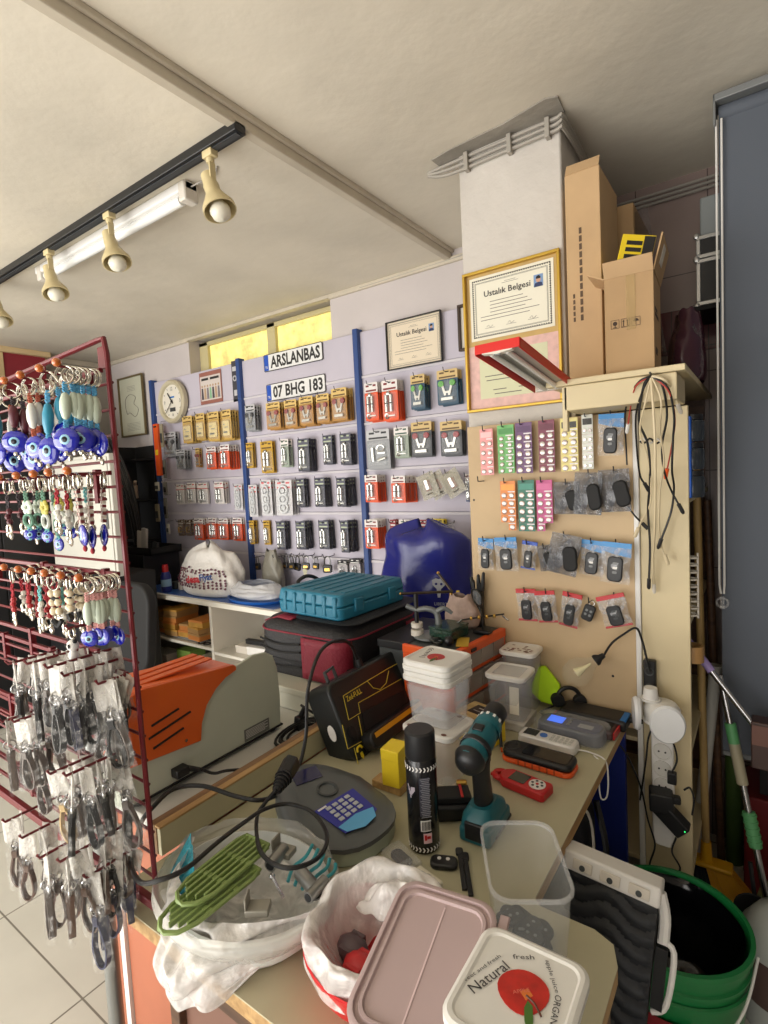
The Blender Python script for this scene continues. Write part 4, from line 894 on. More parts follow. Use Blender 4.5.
MB(DM).box(-.235, -.215, .58, .90, 0, ZD-.031).build('side_panel', dkw, D0, bevel=.002)
MB(DM).box(-1.08, -1.05, .62, 1.78, 0, ZD-.031).build('side_panel', brp, D0, bevel=.002)
o = MB().box(-.9, -.362, 1.772, 1.795, .02, ZD-.032).build('blue_board', mat('ultramarine board', (34, 52, 140), .5)); tag(o, 'deep blue board standing under the far end of the desk', 'board')
# rim board and low machine table
t = thing('rim_board', 'board with plywood edge standing along the left of the desk', 'board', (-1.105, 1.2, .70)); TM = T((1.105, -1.2, -.70))
MB(TM).box(-1.098, -1.086, .62, 1.78, .785, .846).build('green_face', lam, t, smooth=False); MB(TM).box(-1.104, -1.0855, .618, 1.782, .8465, .852).build('light_edge', ply, t, bevel=.001)
MB(TM).box(-1.124, -1.099, .618, 1.782, .785, .846).box(-1.124, -1.105, .618, 1.782, .846, .8515).build('brown_edge', wood('brown plywood', (150, 118, 84), (122, 92, 64), 1), t, smooth=False)
tt = thing('machine_table', 'low white table with terracotta panel carrying the key machine', 'table', (-1.29, 1.2, 0)); TM = T((1.29, -1.2, 0))
MB(TM).box(-1.80, -1.126, .68, 1.95, .755, .785).build('tabletop', mat('pale grey laminate', (200, 198, 190), .5, var=.02), tt, bevel=.003)
terra = mat('terracotta panel', (176, 106, 78), .55, var=.04, vs=4)
MB(TM).box(-1.43, -1.126, .70, .715, 0, .754).build('front_panel', terra, tt); MB(TM).box(-1.455, -1.432, .69, .72, 0, .754).build('white_edge', white, tt); MB(TM).box(-1.475, -1.457, .69, .72, 0, .754).build('terracotta_edge', terra, tt); MB(TM).box(-1.475, -1.46, .72, 1.9, 0, .754).build('side_panel', terra, tt)
ZT = .785
# ---------------------------------------------------------------- key cutting machine
t = thing('key_machine', 'grey green key cutting machine with orange cover on the low table', 'machine', (-1.37, .9, ZT+.012)); KM = T((1.37, -.9, -ZT-.012))
mg = mat('grey green enamel', (196, 202, 186), .45, var=.02, vs=6); mo = mat('orange enamel', (224, 98, 36), .32, coat=.3)
prof = [(.655, .798), (1.185, .798), (1.19, .90), (1.185, .99), (1.17, 1.035), (1.14, 1.055), (1.09, 1.062), (.99, 1.04), (.66, 1.05)]
SY = Matrix(((0, 0, 1, 0), (1, 0, 0, 0), (0, 1, 0, 0), (0, 0, 0, 1)))   # local (a,b,c) -> x=c, y=a, z=b
MB(KM @ SY).prism(prof, -1.307, -1.298).build('side_panel', mg, t, bevel=.003)
MB(KM @ SY).prism([(y, z) for y, z in prof[:2]]+[(1.18, .96), (.68, 1.0)], -1.445, -1.308).build('body', mg, t, bevel=.003)
arc = [(1.015, 1.040), (.975, 1.03), (.94, 1.01), (.905, .975), (.885, .93), (.878, .882)]
oc = [(.64, .905), (.64, 1.055), (.665, 1.075), (.72, 1.088), (1.005, 1.060), (1.015, 1.052)]+arc
MB(KM @ SY).prism(oc, -1.296, -1.288).build('cover_side', mo, t, bevel=.0025)
MB(KM @ SY).prism([(.64, .905), (.64, 1.055), (.665, 1.075), (.72, 1.088), (1.005, 1.060), (1.015, 1.04), (.90, 1.0), (.70, 1.0)], -1.455, -1.297).build('cover_top', mo, t, bevel=.004)
b = MB(KM)
for y0, y1, z0, z1 in ((.735, .815, .985, 1.0), (.725, .85, .955, .978), (.735, .825, .925, .942)):
    b.tube([(-1.2868, y0, z0), (-1.2868, y1, z1)], .0032, 5)
b.build('vent_slots', blackm, t)
for q in range(3): MB(KM).box(-1.42+q*.035, -1.395+q*.035, .70, .96, 1.083-.0, 1.0885, None).build('top_rib', mo, t, bevel=.002)
MB(KM).cyl((-1.288, .83, .905), (-1.285, .83, .905), .004, n=10).build('screw', chrome, t)
p1, p2 = PX(245, 742.6, -1.297), PX(269, 720, -1.297); p2.z = PX(245, 730, -1.297).z
q = MB(KM).mt(0).box(-1.2978, -1.2970, p1.y, p2.y, p1.z, p2.z).mt(1)
for i in range(6): q.box(-1.2970, -1.2966, p1.y+.006, p2.y-.006-.012*(i % 2), p2.z-.007-i*.0045, p2.z-.0055-i*.0045)
q.build('type_plate', [mat('type plate', (120, 122, 118), .35, .4), white], t, smooth=False)
for y in (.70, 1.16): MB(KM).cyl((-1.32, y, ZT), (-1.32, y, .80), .014, n=10).build('foot', black, t)
for y in (.70, 1.16): MB(KM).cyl((-1.43, y, ZT), (-1.43, y, .80), .014, n=10).build('foot', black, t)
MB(KM).box(-1.311, -1.293, .66, 1.19, .7975, .802).build('base_strip', blackm, t)
cab = mat('black cable rubber', (20, 20, 21), .4)
# power plug and cords
t = thing('appliance_cable', 'black appliance cord plugged into the side of the key machine', 'cord', (-1.28, .8, .88)); CM_ = T((1.28, -.8, -.88))
a = PX(182, 771, -1.28)
MB(CM_).box(a.x-.018, a.x+.012, a.y-.022, a.y+.016, a.z-.012, a.z+.012).cyl((a.x, a.y+.015, a.z), (a.x+.02, a.y+.045, a.z-.012), .009, .005, 10).build('plug', black, t, bevel=.003)
MB(CM_).tube([(a.x+.02, a.y+.045, a.z-.012), (a.x+.04, a.y+.07, a.z-.03), (-1.20, .89, ZT+.03), (-1.17, .98, ZT+.006), (-1.20, 1.06, ZT+.006)], .0042, 7, k=5).build('cable', cab, t)
t = thing('cord_coil', 'coiled black cord lying on the low table behind the machine', 'cord', (-1.20, 1.17, ZT+.002))
for i in range(4): MB().ring(.052+.010*(i % 3), .0045, (0+.006*i, -.01*i+.02, .005+i*.008), 22, 6, M=Matrix.Diagonal((.75, 1.35, 1, 1)) @ RX(.05*(i-1)), ax='Z').build('loop', cab, t)
t = thing('black_plug_adapter', 'black angled plug standing at the far end of the low table', 'plug', PZ(300, 728, ZT)); MB(RY(.2)).box(-.013, .013, -.02, .02, 0, .045).cyl((0, 0, .045), (.01, 0, .08), .01, .006, 10).build('plug', black, t, bevel=.004); MB().tube([(.01, 0, .08), (.05, .01, .06), (.07, .05, .02)], .004, 6, k=4).build('cable', cab, t)
# thick looping cable
pts = [PZ(133, 858, .62), PZ(140, 826, .84), PZ(152, 808, .90), PZ(174, 789, .90), PZ(203, 786, .90), PZ(235, 796, .88), PZ(262, 800, .87), PX(281, 791, -.98), PX(298, 768, -.98), PX(306, 735, -.99), PX(308, 690, -1.0), PX(320, 652, -1.02), PX(338, 640, -1.05), PX(351, 645, -1.07), PX(358, 662, -1.07)]
t = thing('thick_cable', 'thick black cable arching from the rack up to the black case', 'cable', pts[4]); MB(T(-pts[4])).tube([tuple(p) for p in pts], .0052, 8, k=6).build('cable', cab, t)
e = pts[-1]; MB(T(-pts[4])).cyl(tuple(e+Vector((0, 0, .01))), tuple(e+Vector((.01, .01, -.05))), .010, .018, n=10).cyl(tuple(e+Vector((.01, .01, -.05))), tuple(e+Vector((.012, .012, -.075))), .02, n=12).build('connector', black, t)
pts2 = [PZ(276, 790, .92), PZ(265, 803, .90), PZ(257, 817, .89), PZ(258, 844, .91), PZ(269, 861, .92), PZ(292, 868, .92), PZ(319, 857, .91), PZ(327, 835, .90), PZ(313, 813, .89), PZ(289, 804, .89), PZ(265, 809, .90), PZ(242, 824, .93), PZ(218, 842, .945), PZ(187, 868, .95), PZ(160, 880, .95), PZ(140, 882, .93), PZ(131, 862, .90), PZ(136, 838, .90)]
t = thing('looped_cable', 'black cable looping over the edge of the plastic bag with a ribbed connector', 'cable', pts2[2]); QM = T(-pts2[2]); MB(QM).tube([tuple(p) for p in pts2], .0042, 8, k=6).build('cable', cab, t)
a, b = PZ(276, 792, .915), PZ(292, 762, .93)
q = MB(QM); d = (b-a); 
q.tube([tuple(a), tuple(a+d*.25), tuple(a+d*.5)], [.008, .013, .017], 10).build('ribbed_boot', black, t)
for i in range(5): MB(QM).cyl(tuple(a+d*(.08+.09*i)), tuple(a+d*(.12+.09*i)), .012+.0022*i, n=10).build('rib', black, t)
MB(QM).tube([tuple(a+d*.5), tuple(b)], [.021, .023], 6).build('connector', black, t, bevel=.003)
# ---------------------------------------------------------------- grey key programmer with keypad
t = thing('key_programmer', 'dark grey key programmer with blue keypad on a pale green base', 'machine', (-.845, .905, ZD+.001), math.radians(-8))
def tear(s=1, n=28):
    o = []
    for i in range(n):
        a = 2*PI*i/n; x = math.cos(a); y = math.sin(a)
        rx = .165 if x > 0 else .15; ry = .118*(1-.30*max(0, -x)**.8 if x < 0 else 1)
        k = (abs(x)**2.6+abs(y)**2.6)**(-1/2.6); o.append((x*k*rx*s, y*k*ry*s))
    return o
MB().prism(tear(1.0), 0, .036).build('base', mat('pale green base', (168, 178, 158), .5), t, bevel=.004)
def ht(x): return .092-.30*(x+.14)*.5
r0 = tear(1.02); r1 = tear(.99); r2 = tear(.90); r3 = tear(.62)
top = lambda r, dz: [(x, y, max(.04, ht(x)+dz)) for x, y in r]
MB().loft([[(x, y, .032) for x, y in r0], [(x, y, .042) for x, y in r0], top(r1, -.022), top(r2, -.006), top(r3, .0)]).build('housing', mat('dark grey housing', (86, 90, 90), .42, var=.02), t, ang=1.2)
TP = T((0, 0, ht(0)+.001)) @ RY(math.atan(.15))
MB(TP).prism([(-.115, -.025), (-.07, -.038), (-.055, .03), (-.10, .045)], 0, .0012).build('display', mat('dark blue display', (26, 26, 70), .15), t, smooth=False)
MB(TP).lathe([(.026, .0), (.026, .003), (.021, .003), (.018, -.004), (.001, -.005)], 24, T((-.012, .008, 0))).build('dimple', dgrey, t)
kp = [(.025, -.062), (.028, .055), (.115, .048), (.135, 0), (.12, -.055)]
kpad = MB(TP).prism(kp, 0, .0015).build('keypad', mat('keypad blue', (40, 44, 150), .4), t, smooth=False)
MB(TP).prism([(.098, -.055), (.12, -.05), (.136, -.01), (.13, .03), (.105, .045), (.094, 0)], .0015, .0022).build('badge', mat('badge light blue', (90, 170, 220), .4), t, smooth=False)
for i in range(4):
    for j in range(4): MB(TP).box(.036+i*.0145, .046+i*.0145, -.040+j*.019, -.027+j*.019, .0015, .004).build('button', mat('button grey', (180, 184, 190), .4), kpad, bevel=.001)
MB(TP).box(.028, .033, -.056, -.032, .0015, .002).build('white_mark', white, t)
# ---------------------------------------------------------------- spray can
t = thing('spray_can', 'tall black spray can with white printed text on the desk', 'spray can', (-.612, .955, ZD+.001), math.radians(-46))
MB().lathe([(.001, 0), (.031, 0), (.034, .004), (.034, .200), (.031, .206), (.030, .210), (.001, .210)], 32).build('can', mat('glossy black can', (18, 18, 20), .22), t)
MB().lathe([(.001, .266), (.029, .266), (.033, .262), (.0335, .210), (.033, .207), (.001, .207)], 32).build('cap', black, t)
def onring(b, r, a, z, w, h, shape='box'):
    M = RZ(a) @ T((r, 0, z)) @ RY(PI/2)
    if shape == 'box': b.box(-h/2, h/2, -w/2, w/2, 0, .0004, M)
    else: b.prism([(h/2, -w/2), (h/2, 0), (0, w/2), (-h/2, 0), (-h/2, -w/2), (0, 0)], 0, .0004, M)
b = MB()
for i in range(26):
    for z in (.190, .012): onring(b, .0342, i*2*PI/26, z, .006, .010, 'c')
b.build('chevron_band', white, t, smooth=False)
b = MB().mt(0)
for j in range(5): onring(b, .0339, -.05+.13*j-.26, .130, .0052, .085) 
b.mt(1)
for k_ in range(22): onring(b, .0343, R(-.02, .02), .170-k_*.0040, .022-.003*(k_ % 3), .0012)
b.build('text_block', [mat('dark grey label', (52, 54, 66), .4), mat('small grey print', (150, 150, 156), .5)], t, smooth=False)
b = MB().mt(0)
for j in range(5): onring(b, .0341, -.05+.13*j-.26, .066, .0050, .024)
b.mt(1)
for j in range(9): onring(b, .0346, -.28+.068*j, .066, .0011 if j % 3 else .0018, .019)
b.build('barcode', [white, ink], t, smooth=False)
b = MB().mt(0)
for j in range(4): onring(b, .0341, -.16+.13*j, .038, .0050, .022)
b.mt(1); onring(b, .0346, -.10, .040, .005, .012); onring(b, .0346, .1, .040, .008, .006); b.build('hazard_label', [mat('pink white label', (226, 190, 196), .4), red], t, smooth=False)
q = MB()
for j in range(8): onring(q, .0342, -1.2+.07*j, .150-.006*j if j < 4 else .132+.002*j, .003, .018-.003*abs(j-4))
q.build('swoosh', mat('swoosh grey', (170, 160, 170), .4), t, smooth=False)
# ---------------------------------------------------------------- cordless drill
tealp = mat('teal tool plastic', (24, 96, 106), .4)
t = thing('cordless_drill', 'teal and black cordless drill standing on its battery', 'drill', (-.520, 1.070, ZD+.001), math.radians(92))
MB().box(-.062, .068, -.037, .037, 0, .036).build('battery', tealp, t, bevel=.008, seg=3)
MB().box(-.064, -.050, -.022, .022, .010, .050).box(-.03, .07, -.0385, .0385, .004, .012).build('battery_latch', black, t, bevel=.003)
MB().loft([[(x*1.0-.0, y, .037) for x, y in rrect(.125, .072, .02)], [(x, y, .055) for x, y in rrect(.115, .068, .02)], [(x*.8-.004, y, .072) for x, y in rrect(.09, .05, .02)]]).build('foot', tealp, t)
secs = [(.06, .0, .030, .021), (.10, -.006, .027, .020), (.14, -.012, .026, .019), (.18, -.014, .033, .022)]
MB().loft([[(x+cx, y, z) for x, y in circ(rx, 16, 0, 0, ry)] for z, cx, rx, ry in secs]).build('grip', black, t)
MB().tube([(.018, 0, .085), (.012, .0, .12), (.012, 0, .15)], [.0125, .0115, .011], 10).build('grip_inlay', tealp, t)
MB().box(.014, .030, -.009, .009, .150, .176).build('trigger', black, t, bevel=.003)
HD = T((-.004, 0, .215)) @ RY(-.26)
MB(HD @ RY(PI/2)).lathe([(.001, -.088), (.022, -.086), (.031, -.074), (.034, -.05), (.034, .01), (.032, .03)], 24, None, 1.0, .92).build('motor_housing', tealp, t)
MB(HD @ RY(PI/2)).lathe([(.001, -.091), (.014, -.0905), (.026, -.084), (.0345, -.066), (.0345, -.062), (.033, -.060), (.001, -.060)], 24).build('rear_cap', black, t)
MB(HD @ RY(PI/2)).lathe([(.033, -.040), (.0355, -.038), (.0355, -.026), (.033, -.024)], 24).build('black_band', black, t)
MB(HD @ RY(PI/2)).lathe([(.032, .028), (.033, .032), (.031, .052), (.027, .062), (.001, .062)], 24).build('gear_collar', tealp, t)
for i in range(12): MB(HD @ RX(i*PI/6)).box(.050, .058, -.003, .003, .0295, .0318).build('collar_mark', white, t) if i in (0, 1, 11, 2, 10) else None
MB(HD @ RY(PI/2)).lathe([(.001, .062), (.024, .062), (.0265, .068), (.0265, .100), (.022, .108), (.010, .118), (.001, .118)], 20).build('chuck', black, t)
MB(HD).box(-.012, .008, -.012, .012, .031, .037).build('switch', black, t, bevel=.002)
MB(HD).box(-.03, .0, .0325, .0345, -.010, .012).build('badge', white, t, bevel=.001)
# spare battery
t = thing('spare_battery', 'black spare tool battery between spray can and drill', 'battery', (-.612, 1.085, ZD+.001), math.radians(35))
MB().box(-.05, .05, -.036, .036, 0, .038).build('body', black, t, bevel=.007, seg=3); MB().box(-.04, .044, -.026, .026, .038, .054).build('slide_rail', blackm, t, bevel=.003); MB().box(.02, .026, -.026, .026, .0542, .056).build('red_line', red, t)
# little glass bulb
t = thing('small_bulb', 'small clear bulb with brass cap lying behind the battery', 'bulb', (-.665, 1.165, ZD+.018), math.radians(30))
MB(RY(PI/2)).lathe([(.001, -.03), (.010, -.026), (.016, -.012), (.0165, .0), (.011, .014), (.009, .022)], 16).build('bulb', clearb, t); MB(RY(PI/2)).lathe([(.009, .020), (.0095, .045), (.004, .048), (.001, .048)], 14).build('cap', brass, t)
# ---------------------------------------------------------------- white lidded food containers
lidw = mat('white lid', (226, 224, 218), .35); applered = mat('apple red print', (190, 36, 26), .35, var=.12, vs=40); leafg = mat('leaf green print', (70, 110, 40), .5)
scrib = mat('handwriting ink', (60, 56, 56), .6)
def rr3(w, d, r, z): return [(x, y, z) for x, y in rrect(w, d, r, 5)]
def lid(par, w, d, z, art=None, name='lid', m=None):
    m = m or lidw
    o = MB().loft([rr3(w, d, .022, z-.012), rr3(w+.004, d+.004, .024, z-.010), rr3(w+.004, d+.004, .024, z), rr3(w-.006, d-.006, .020, z+.003), rr3(w-.016, d-.016, .018, z+.003), rr3(w-.022, d-.022, .016, z+.0005), rr3(w*.3, d*.3, .010, z+.0005)]).build(name, m, par, ang=.5)
    return o
def bowl(par, w, d, z0, z1, taper=.86, name='tub', m=None, steps=True):
    m = m or frost
    rs = [rr3(w*taper*.3, d*taper*.3, .008, z0+.001), rr3(w*taper, d*taper, .018, z0), rr3(w*(taper+.02), d*(taper+.02), .02, z0+.006)]
    if steps: zz = z0+(z1-z0)*.55; rs += [rr3(w*(taper+.06), d*(taper+.06), .02, zz), rr3(w*(taper+.085), d*(taper+.085), .02, zz+.003)]
    rs += [rr3(w*.98, d*.98, .022, z1-.004), rr3(w, d, .022, z1)]
    return MB().loft(rs, cap=(True, False)).build(name, m, par, ang=.9)
def apple_art(par, z, w, sc=1, M=None):
    M = M or Matrix()
    b = MB(M @ T((.0, -.004, z)))
    b.mt(0).prism([(x*sc, y*sc) for x, y in [(.030*math.cos(a)*(1+.06*math.cos(2*a)), .030*math.sin(a)-.003*math.sin(a)**2) for a in [2*PI*i/24 for i in range(24)]]], 0, .0008)
    b.mt(1).prism([(x*sc, y*sc) for x, y in [(.006, -.014), (.012, -.020), (.013, -.040), (.008, -.054), (.003, -.040), (.002, -.024)]], .0008, .0014)
    b.mt(2).tube([(.004*sc, -.008*sc, .0012), (.014*sc, -.016*sc, .0013), (.022*sc, -.030*sc, .0013)], .0013*sc, 5)
    b.mt(3).prism([(x*sc, y*sc) for x, y in [(-.004, -.004), (.006, .002), (.012, -.006), (.004, -.014)]], .0008, .0012)
    b.build('apple_print', [applered, leafg, mat('stem brown', (90, 50, 30)), mat('apple orange glow', (220, 120, 50))], par, smooth=False)
t = thing('food_container', 'stack-bottom clear container under the apple printed lids', 'container', (-.728, 1.235, ZD+.001), math.radians(-3))
bowl(t, .150, .135, 0, .125); lid(t, .156, .142, .135); q = MB()
for i in range(7): q.prism(circ(.008, 10, -.055+.018*i, .055 if i % 2 else -.058, .006), .1385, .139)
q.build('print', mat('brown bean print', (120, 80, 66), .5), t, smooth=False)
nl = 4
for i in range(2):
    t = thing('food_container', ['outer clear container of the nested pair under the white lids', 'inner clear container of the nested pair, right under the lids'][i], 'container', (-.735, 1.255, ZD+.142+.022*i), math.radians(-4)); bowl(t, .146-.004*i, .132-.003*i, 0, .105, .84, steps=(i == 1))
for i in range(nl):
    t = thing('container_lid', 'white container lid, %s of the four stacked beside the clamp' % ['lowest', 'second from below', 'third from below', 'topmost, red apple print'][i], 'lid', (-.735, 1.255, ZD+.142), math.radians(-4), 'white lids stacked on the nested containers'); lid(t, .152-.004*(i % 2), .140-.003*(i % 2), .128+.0145*i)
apple_art(t, .128+.0145*(nl-1)+.001, .15, .8)
q = MB()
for i in range(7): q.tube([(-.058+.004*i, .045-.012*i, .1725), (-.048+.004*i, .050-.012*i, .1725), (-.040, .043-.012*i, .1725)], .0007, 4, k=3)
q.build('handwriting', scrib, t)
t = thing('food_container', 'tall clear container with brown patterned lid by the beige board', 'container', (-.682, 1.735, ZD+.001), math.radians(2)); bowl(t, .118, .105, 0, .19); lid(t, .124, .112, .200); q = MB()
for i in range(22): q.prism(circ(R(.004, .008), 7, R(-.045, .045), R(-.038, .038), R(.002, .004)), .2007, .2013, None)
q.build('print', mat('brown bean print', (120, 80, 66), .5), t, smooth=False)
t = thing('food_container', 'clear container with plain pale lid and paper label beside the green pouch', 'container', (-.668, 1.600, ZD+.030), math.radians(2)); bowl(t, .125, .118, 0, .130); lid(t, .130, .125, .140); MB().box(-.045, .045, -.045, .045, .1406, .1412).build('lid_window', frost, t); MB().box(.015, .045, -.0585, -.0575, .02, .105, T((0, .002, 0)) @ RX(-.06)).build('paper_label', paper, t, smooth=False)
cart('small_carton', 'flat grey carton under the plain lidded container', 'carton', -.665, 1.600, ZD+.001, .12, .12, .026, cg, .02)
# wood lidded yellow box
t = thing('card_box', 'small yellow box topped with a wooden card case', 'box', (-.703, 1.445, ZD+.001), math.radians(-14))
MB().box(-.058, .058, -.045, .045, 0, .062).build('body', yellow, t, bevel=.003); MB().box(-.060, .060, -.047, .047, .063, .090).build('wooden_case', wood('pale box wood', (206, 182, 130), (186, 156, 104), 0), t, bevel=.003)
MB().box(-.030, .034, -.026, .028, .0902, .0912).build('dark_label', mat('dark brown label', (56, 44, 42), .5), t); MB().box(-.012, .016, .008, .012, .0912, .0915).box(-.018, .022, -.010, -.008, .0912, .0915).build('printed_text', offwhite, t)
cart('yellow_box', 'narrow yellow box standing behind the black spray can', 'box', -.783, 1.10, ZD+.022, .05, .06, .095, yellow, .10)
o = MB().box(-.045, .045, -.02, .02, 0, .0205).build('wooden_block', ply, bevel=.002); o.location = (-.80, 1.095, ZD+.001); tag(o, 'small wooden block under the narrow yellow box', 'block')
t = thing('screwdriver', 'slim orange black screwdriver leaning on the wooden card case', 'screwdriver', (-.628, 1.42, ZD+.002), .5); MB().cyl((0, 0, .006), (.0, .045, .075), .005, n=8).build('handle', black, t); MB().cyl((0, -.002, .004), (0, -.02, .003), .003, n=8).build('shaft', orange, t)
# neon pouch and headset
t = thing('neon_pouch', 'neon yellow green pouch leaning against the beige board', 'pouch', (-.612, 1.755, ZD+.012)); M = frame((0, 0, 0), (1, .12, 0), (-.05, .25, 1))
o = MB(M).prism([(-.048, .05), (-.02, .122), (.0, .128), (.050, .072), (.052, .005), (.038, -.0), (-.010, .006), (-.042, .03)], -.011, .011).build('pouch', mat('neon fabric', (190, 236, 20), .7, bump=.3, bs=90), t, bevel=.006, seg=3)
t = thing('black_headset', 'black bundled headset beside the neon pouch', 'headset', (-.535, 1.772, ZD+.002))
MB().ring(.036, .007, (0, 0, .040), 20, 8, M=RZ(.5)).build('band', black, t); MB(RZ(.5)).cyl((-.036, -.014, .034), (-.036, .014, .034), .022, n=16).build('ear_cup', blackm, t, bevel=.004); MB(RZ(.5)).cyl((.036, -.012, .030), (.036, .012, .030), .022, n=16).build('ear_cup', blackm, t, bevel=.004); MB().tube([(0, 0, .03), (-.05, -.03, .01), (-.07, -.08, .006), (-.02, -.09, .006)], .003, 6, k=4).build('cable', cab, t)
# far devices
t = thing('black_device', 'wide flat black device against the beige board', 'device', (-.445, 1.735, ZD+.001), -.03); MB().box(-.098, .105, -.045, .045, 0, .034).build('body', black, t, bevel=.009, seg=3); MB().box(.085, .103, -.035, .035, .012, .0345).build('blue_edge', blue, t, bevel=.002); MB().cyl((.10, .02, .018), (.14, .025, .018), .010, .007, n=10).build('plug', black, t)
t = thing('phone_tester', 'dark maroon tablet device with red corners', 'device', (-.452, 1.665, ZD+.001), -.05); MB().box(-.10, .09, -.040, .032, 0, .026).build('body', mat('maroon dark plastic', (60, 30, 32), .35), t, bevel=.006); MB().box(-.085, .08, -.033, .026, .0262, .0272).build('screen', blackm, t); MB().box(.0905, .094, -.038, .03, .004, .024).box(-.104, -.1005, -.038, .03, .004, .024).build('red_end', red, t)
t = thing('diagnostic_handheld', 'dark blue grey handheld with lit blue screen in a plastic sleeve', 'device', (-.478, 1.600, ZD+.001), -.04)
MB().prism(rrect(.20, .092, .03, 5), 0, .038, top=.95).build('body', mat('slate handheld', (50, 56, 70), .4), t, bevel=.005); MB().prism(rrect(.165, .066, .015, 4, .005), .0382, .0395).build('face_plate', mat('blue grey plate', (60, 74, 110), .35), t)
scr = mat('lit blue screen', (60, 120, 255), .3, emit=.9); MB().box(-.068, -.022, -.018, .024, .0396, .0405).build('screen', scr, t); MB().box(.024, .066, -.015, .010, .0396, .0403).build('label', mat('silver label', (150, 156, 164), .4), t)
for i in range(3): MB().cyl((-.004, -.014+.016*i, .0395), (-.004, -.014+.016*i, .0425), .005, n=10).build('button', grey, t)
MB().prism(rrect(.215, .11, .03, 5), -.0008, .046).build('sleeve', clearp, t, bevel=.006)
t = thing('multimeter', 'white handheld with keypad and loop strap', 'device', (-.520, 1.512, ZD+.001), -.05)
MB().prism(rrect(.175, .060, .015, 5), 0, .026, top=.96).build('body', white, t, bevel=.005); MB().box(-.070, -.030, -.018, .020, .0262, .0270).build('screen', mat('grey screen', (50, 54, 52), .2), t)
MB().cyl((-.012, -.002, .026), (-.012, -.002, .029), .011, n=18).build('dial', mat('dial blue', (60, 110, 190), .4), t)
for i in range(5):
    for j in range(3): MB().box(.010+i*.0135, .019+i*.0135, -.020+j*.013, -.012+j*.013, .0262, .0285).build('button', mat('button pale', (196, 196, 190), .4), t, bevel=.001)
MB().tube([(.088, .0, .010), (.12, .01, .006), (.16, .005, -.002), (.172, -.012, -.04), (.170, -.02, -.09), (.158, -.03, -.095), (.150, -.02, -.06), (.152, -.005, -.012), (.13, .004, .004)], .0022, 6, k=5).build('wrist_strap', white, t)
t = thing('rugged_handheld', 'black rugged handheld with orange side', 'device', (-.508, 1.400, ZD+.001), -.03)
MB().prism(rrect(.195, .078, .022, 5), .014, .032).build('top_shell', black, t, bevel=.006); MB().prism(rrect(.200, .082, .024, 5), .0, .013).build('orange_shell', orange, t, bevel=.004); MB().prism(rrect(.125, .055, .008, 3, .022), .0322, .0330).build('screen', mat('black glass', (12, 12, 14), .08), t)
MB().ring(.018, .007, (-.077, .0, .028), 18, 8, ax='Z').build('ring_antenna', black, t); MB().box(-.055, .08, -.0425, -.040, .006, .017).build('orange_grip', orange, t, bevel=.002)
for i in range(6): MB().box(-.045+i*.02, -.041+i*.02, -.0445, -.0425, .004, .018).build('grip_rib', mat('dark orange', (170, 66, 24), .5), t)
t = thing('red_programmer', 'red handheld key programmer with white round keypad', 'device', (-.508, 1.268, ZD+.001), -.16)
MB().prism([(-.040, -.030), (.068, -.030), (.074, -.024), (.074, .024), (.068, .030), (-.040, .030), (-.055, .018), (-.060, 0), (-.055, -.018)], 0, .024).build('body', red, t, bevel=.004); MB().ring(.016, .008, (-.062, 0, .012), 18, 8, ax='Z').build('antenna_ring', red, t)
MB().box(-.028, .016, -.020, .022, .0242, .0250).build('screen', mat('dark green screen', (50, 56, 50), .15), t); kpad = MB().cyl((.044, 0, .024), (.044, 0, .0262), .021, n=24).build('keypad', white, t)
for i in range(6): a = i*PI/3; MB().cyl((.044+.013*math.cos(a), .013*math.sin(a), .0262), (.044+.013*math.cos(a), .013*math.sin(a), .0275), .0035, n=8).build('button', dgrey, kpad)
MB().cyl((.044, 0, .0262), (.044, 0, .0276), .004, n=8).build('button', red, t); MB().box(-.09, -.075, -.006, .006, .003, .010).build('tip', red, t)
# ---------------------------------------------------------------- small things near the bags
def fob(name, lab, x, y, z, rz, l=.058, w=.034, M=None):
    t = thing(name, lab, 'key fob', (x, y, z), rz) if M is None else thing(name, lab, 'key fob', M=M)
    MB().prism(rrect(l, w, w*.42, 5), 0, .013).build('shell', black, t, bevel=.004)
    for i in range(2): MB().cyl((-.010+.018*i, .003, .013), (-.010+.018*i, .003, .0142), .0042, n=10).build('button', white, t)
    return t
fob('key_fob', 'black key fob with two white buttons nearest the drill', -.545, .922, ZD+.001, .4)
fob('key_fob', 'black key fob with white dots beside the white eraser', -.600, .845, ZD+.001, -.3)
t = thing('bagged_fob', 'dark key fob in a clear sachet in front of the spray can', 'key fob', (-.628, .886, ZD+.001), -.35); MB().prism(rrect(.055, .028, .012, 5), .002, .012).build('shell', black, t, bevel=.003); MB().prism(rrect(.085, .05, .004, 2), 0, .016).build('sachet', clearp, t, bevel=.004); MB().box(.02, .045, -.018, .018, .0162, .017).build('label', clearb, t)
t = thing('white_block', 'small white plastic block beside the pink lid', 'block', (-.545, .850, ZD+.001), -.25); MB().box(-.032, .032, -.016, .016, 0, .024).build('body', mat('ivory block', (222, 216, 196), .5), t, bevel=.003); MB().cyl((0, 0, .024), (0, 0, .0255), .008, n=14).build('stud', offwhite, t)
for i, (x, y, a, l) in enumerate(((-.505, .925, -1.0, 'black plastic key blade beside the clear tub, left one'), (-.488, .918, -1.0, 'black plastic key blade beside the clear tub, right one'))):
    t = thing('key_blank', l, 'key', (x, y, ZD+.001), a); MB().box(-.05, .05, -.005, .005, 0, .005).prism(rrect(.022, .016, .005, 3, -.055), 0, .006).build('blade', black, t, bevel=.001)
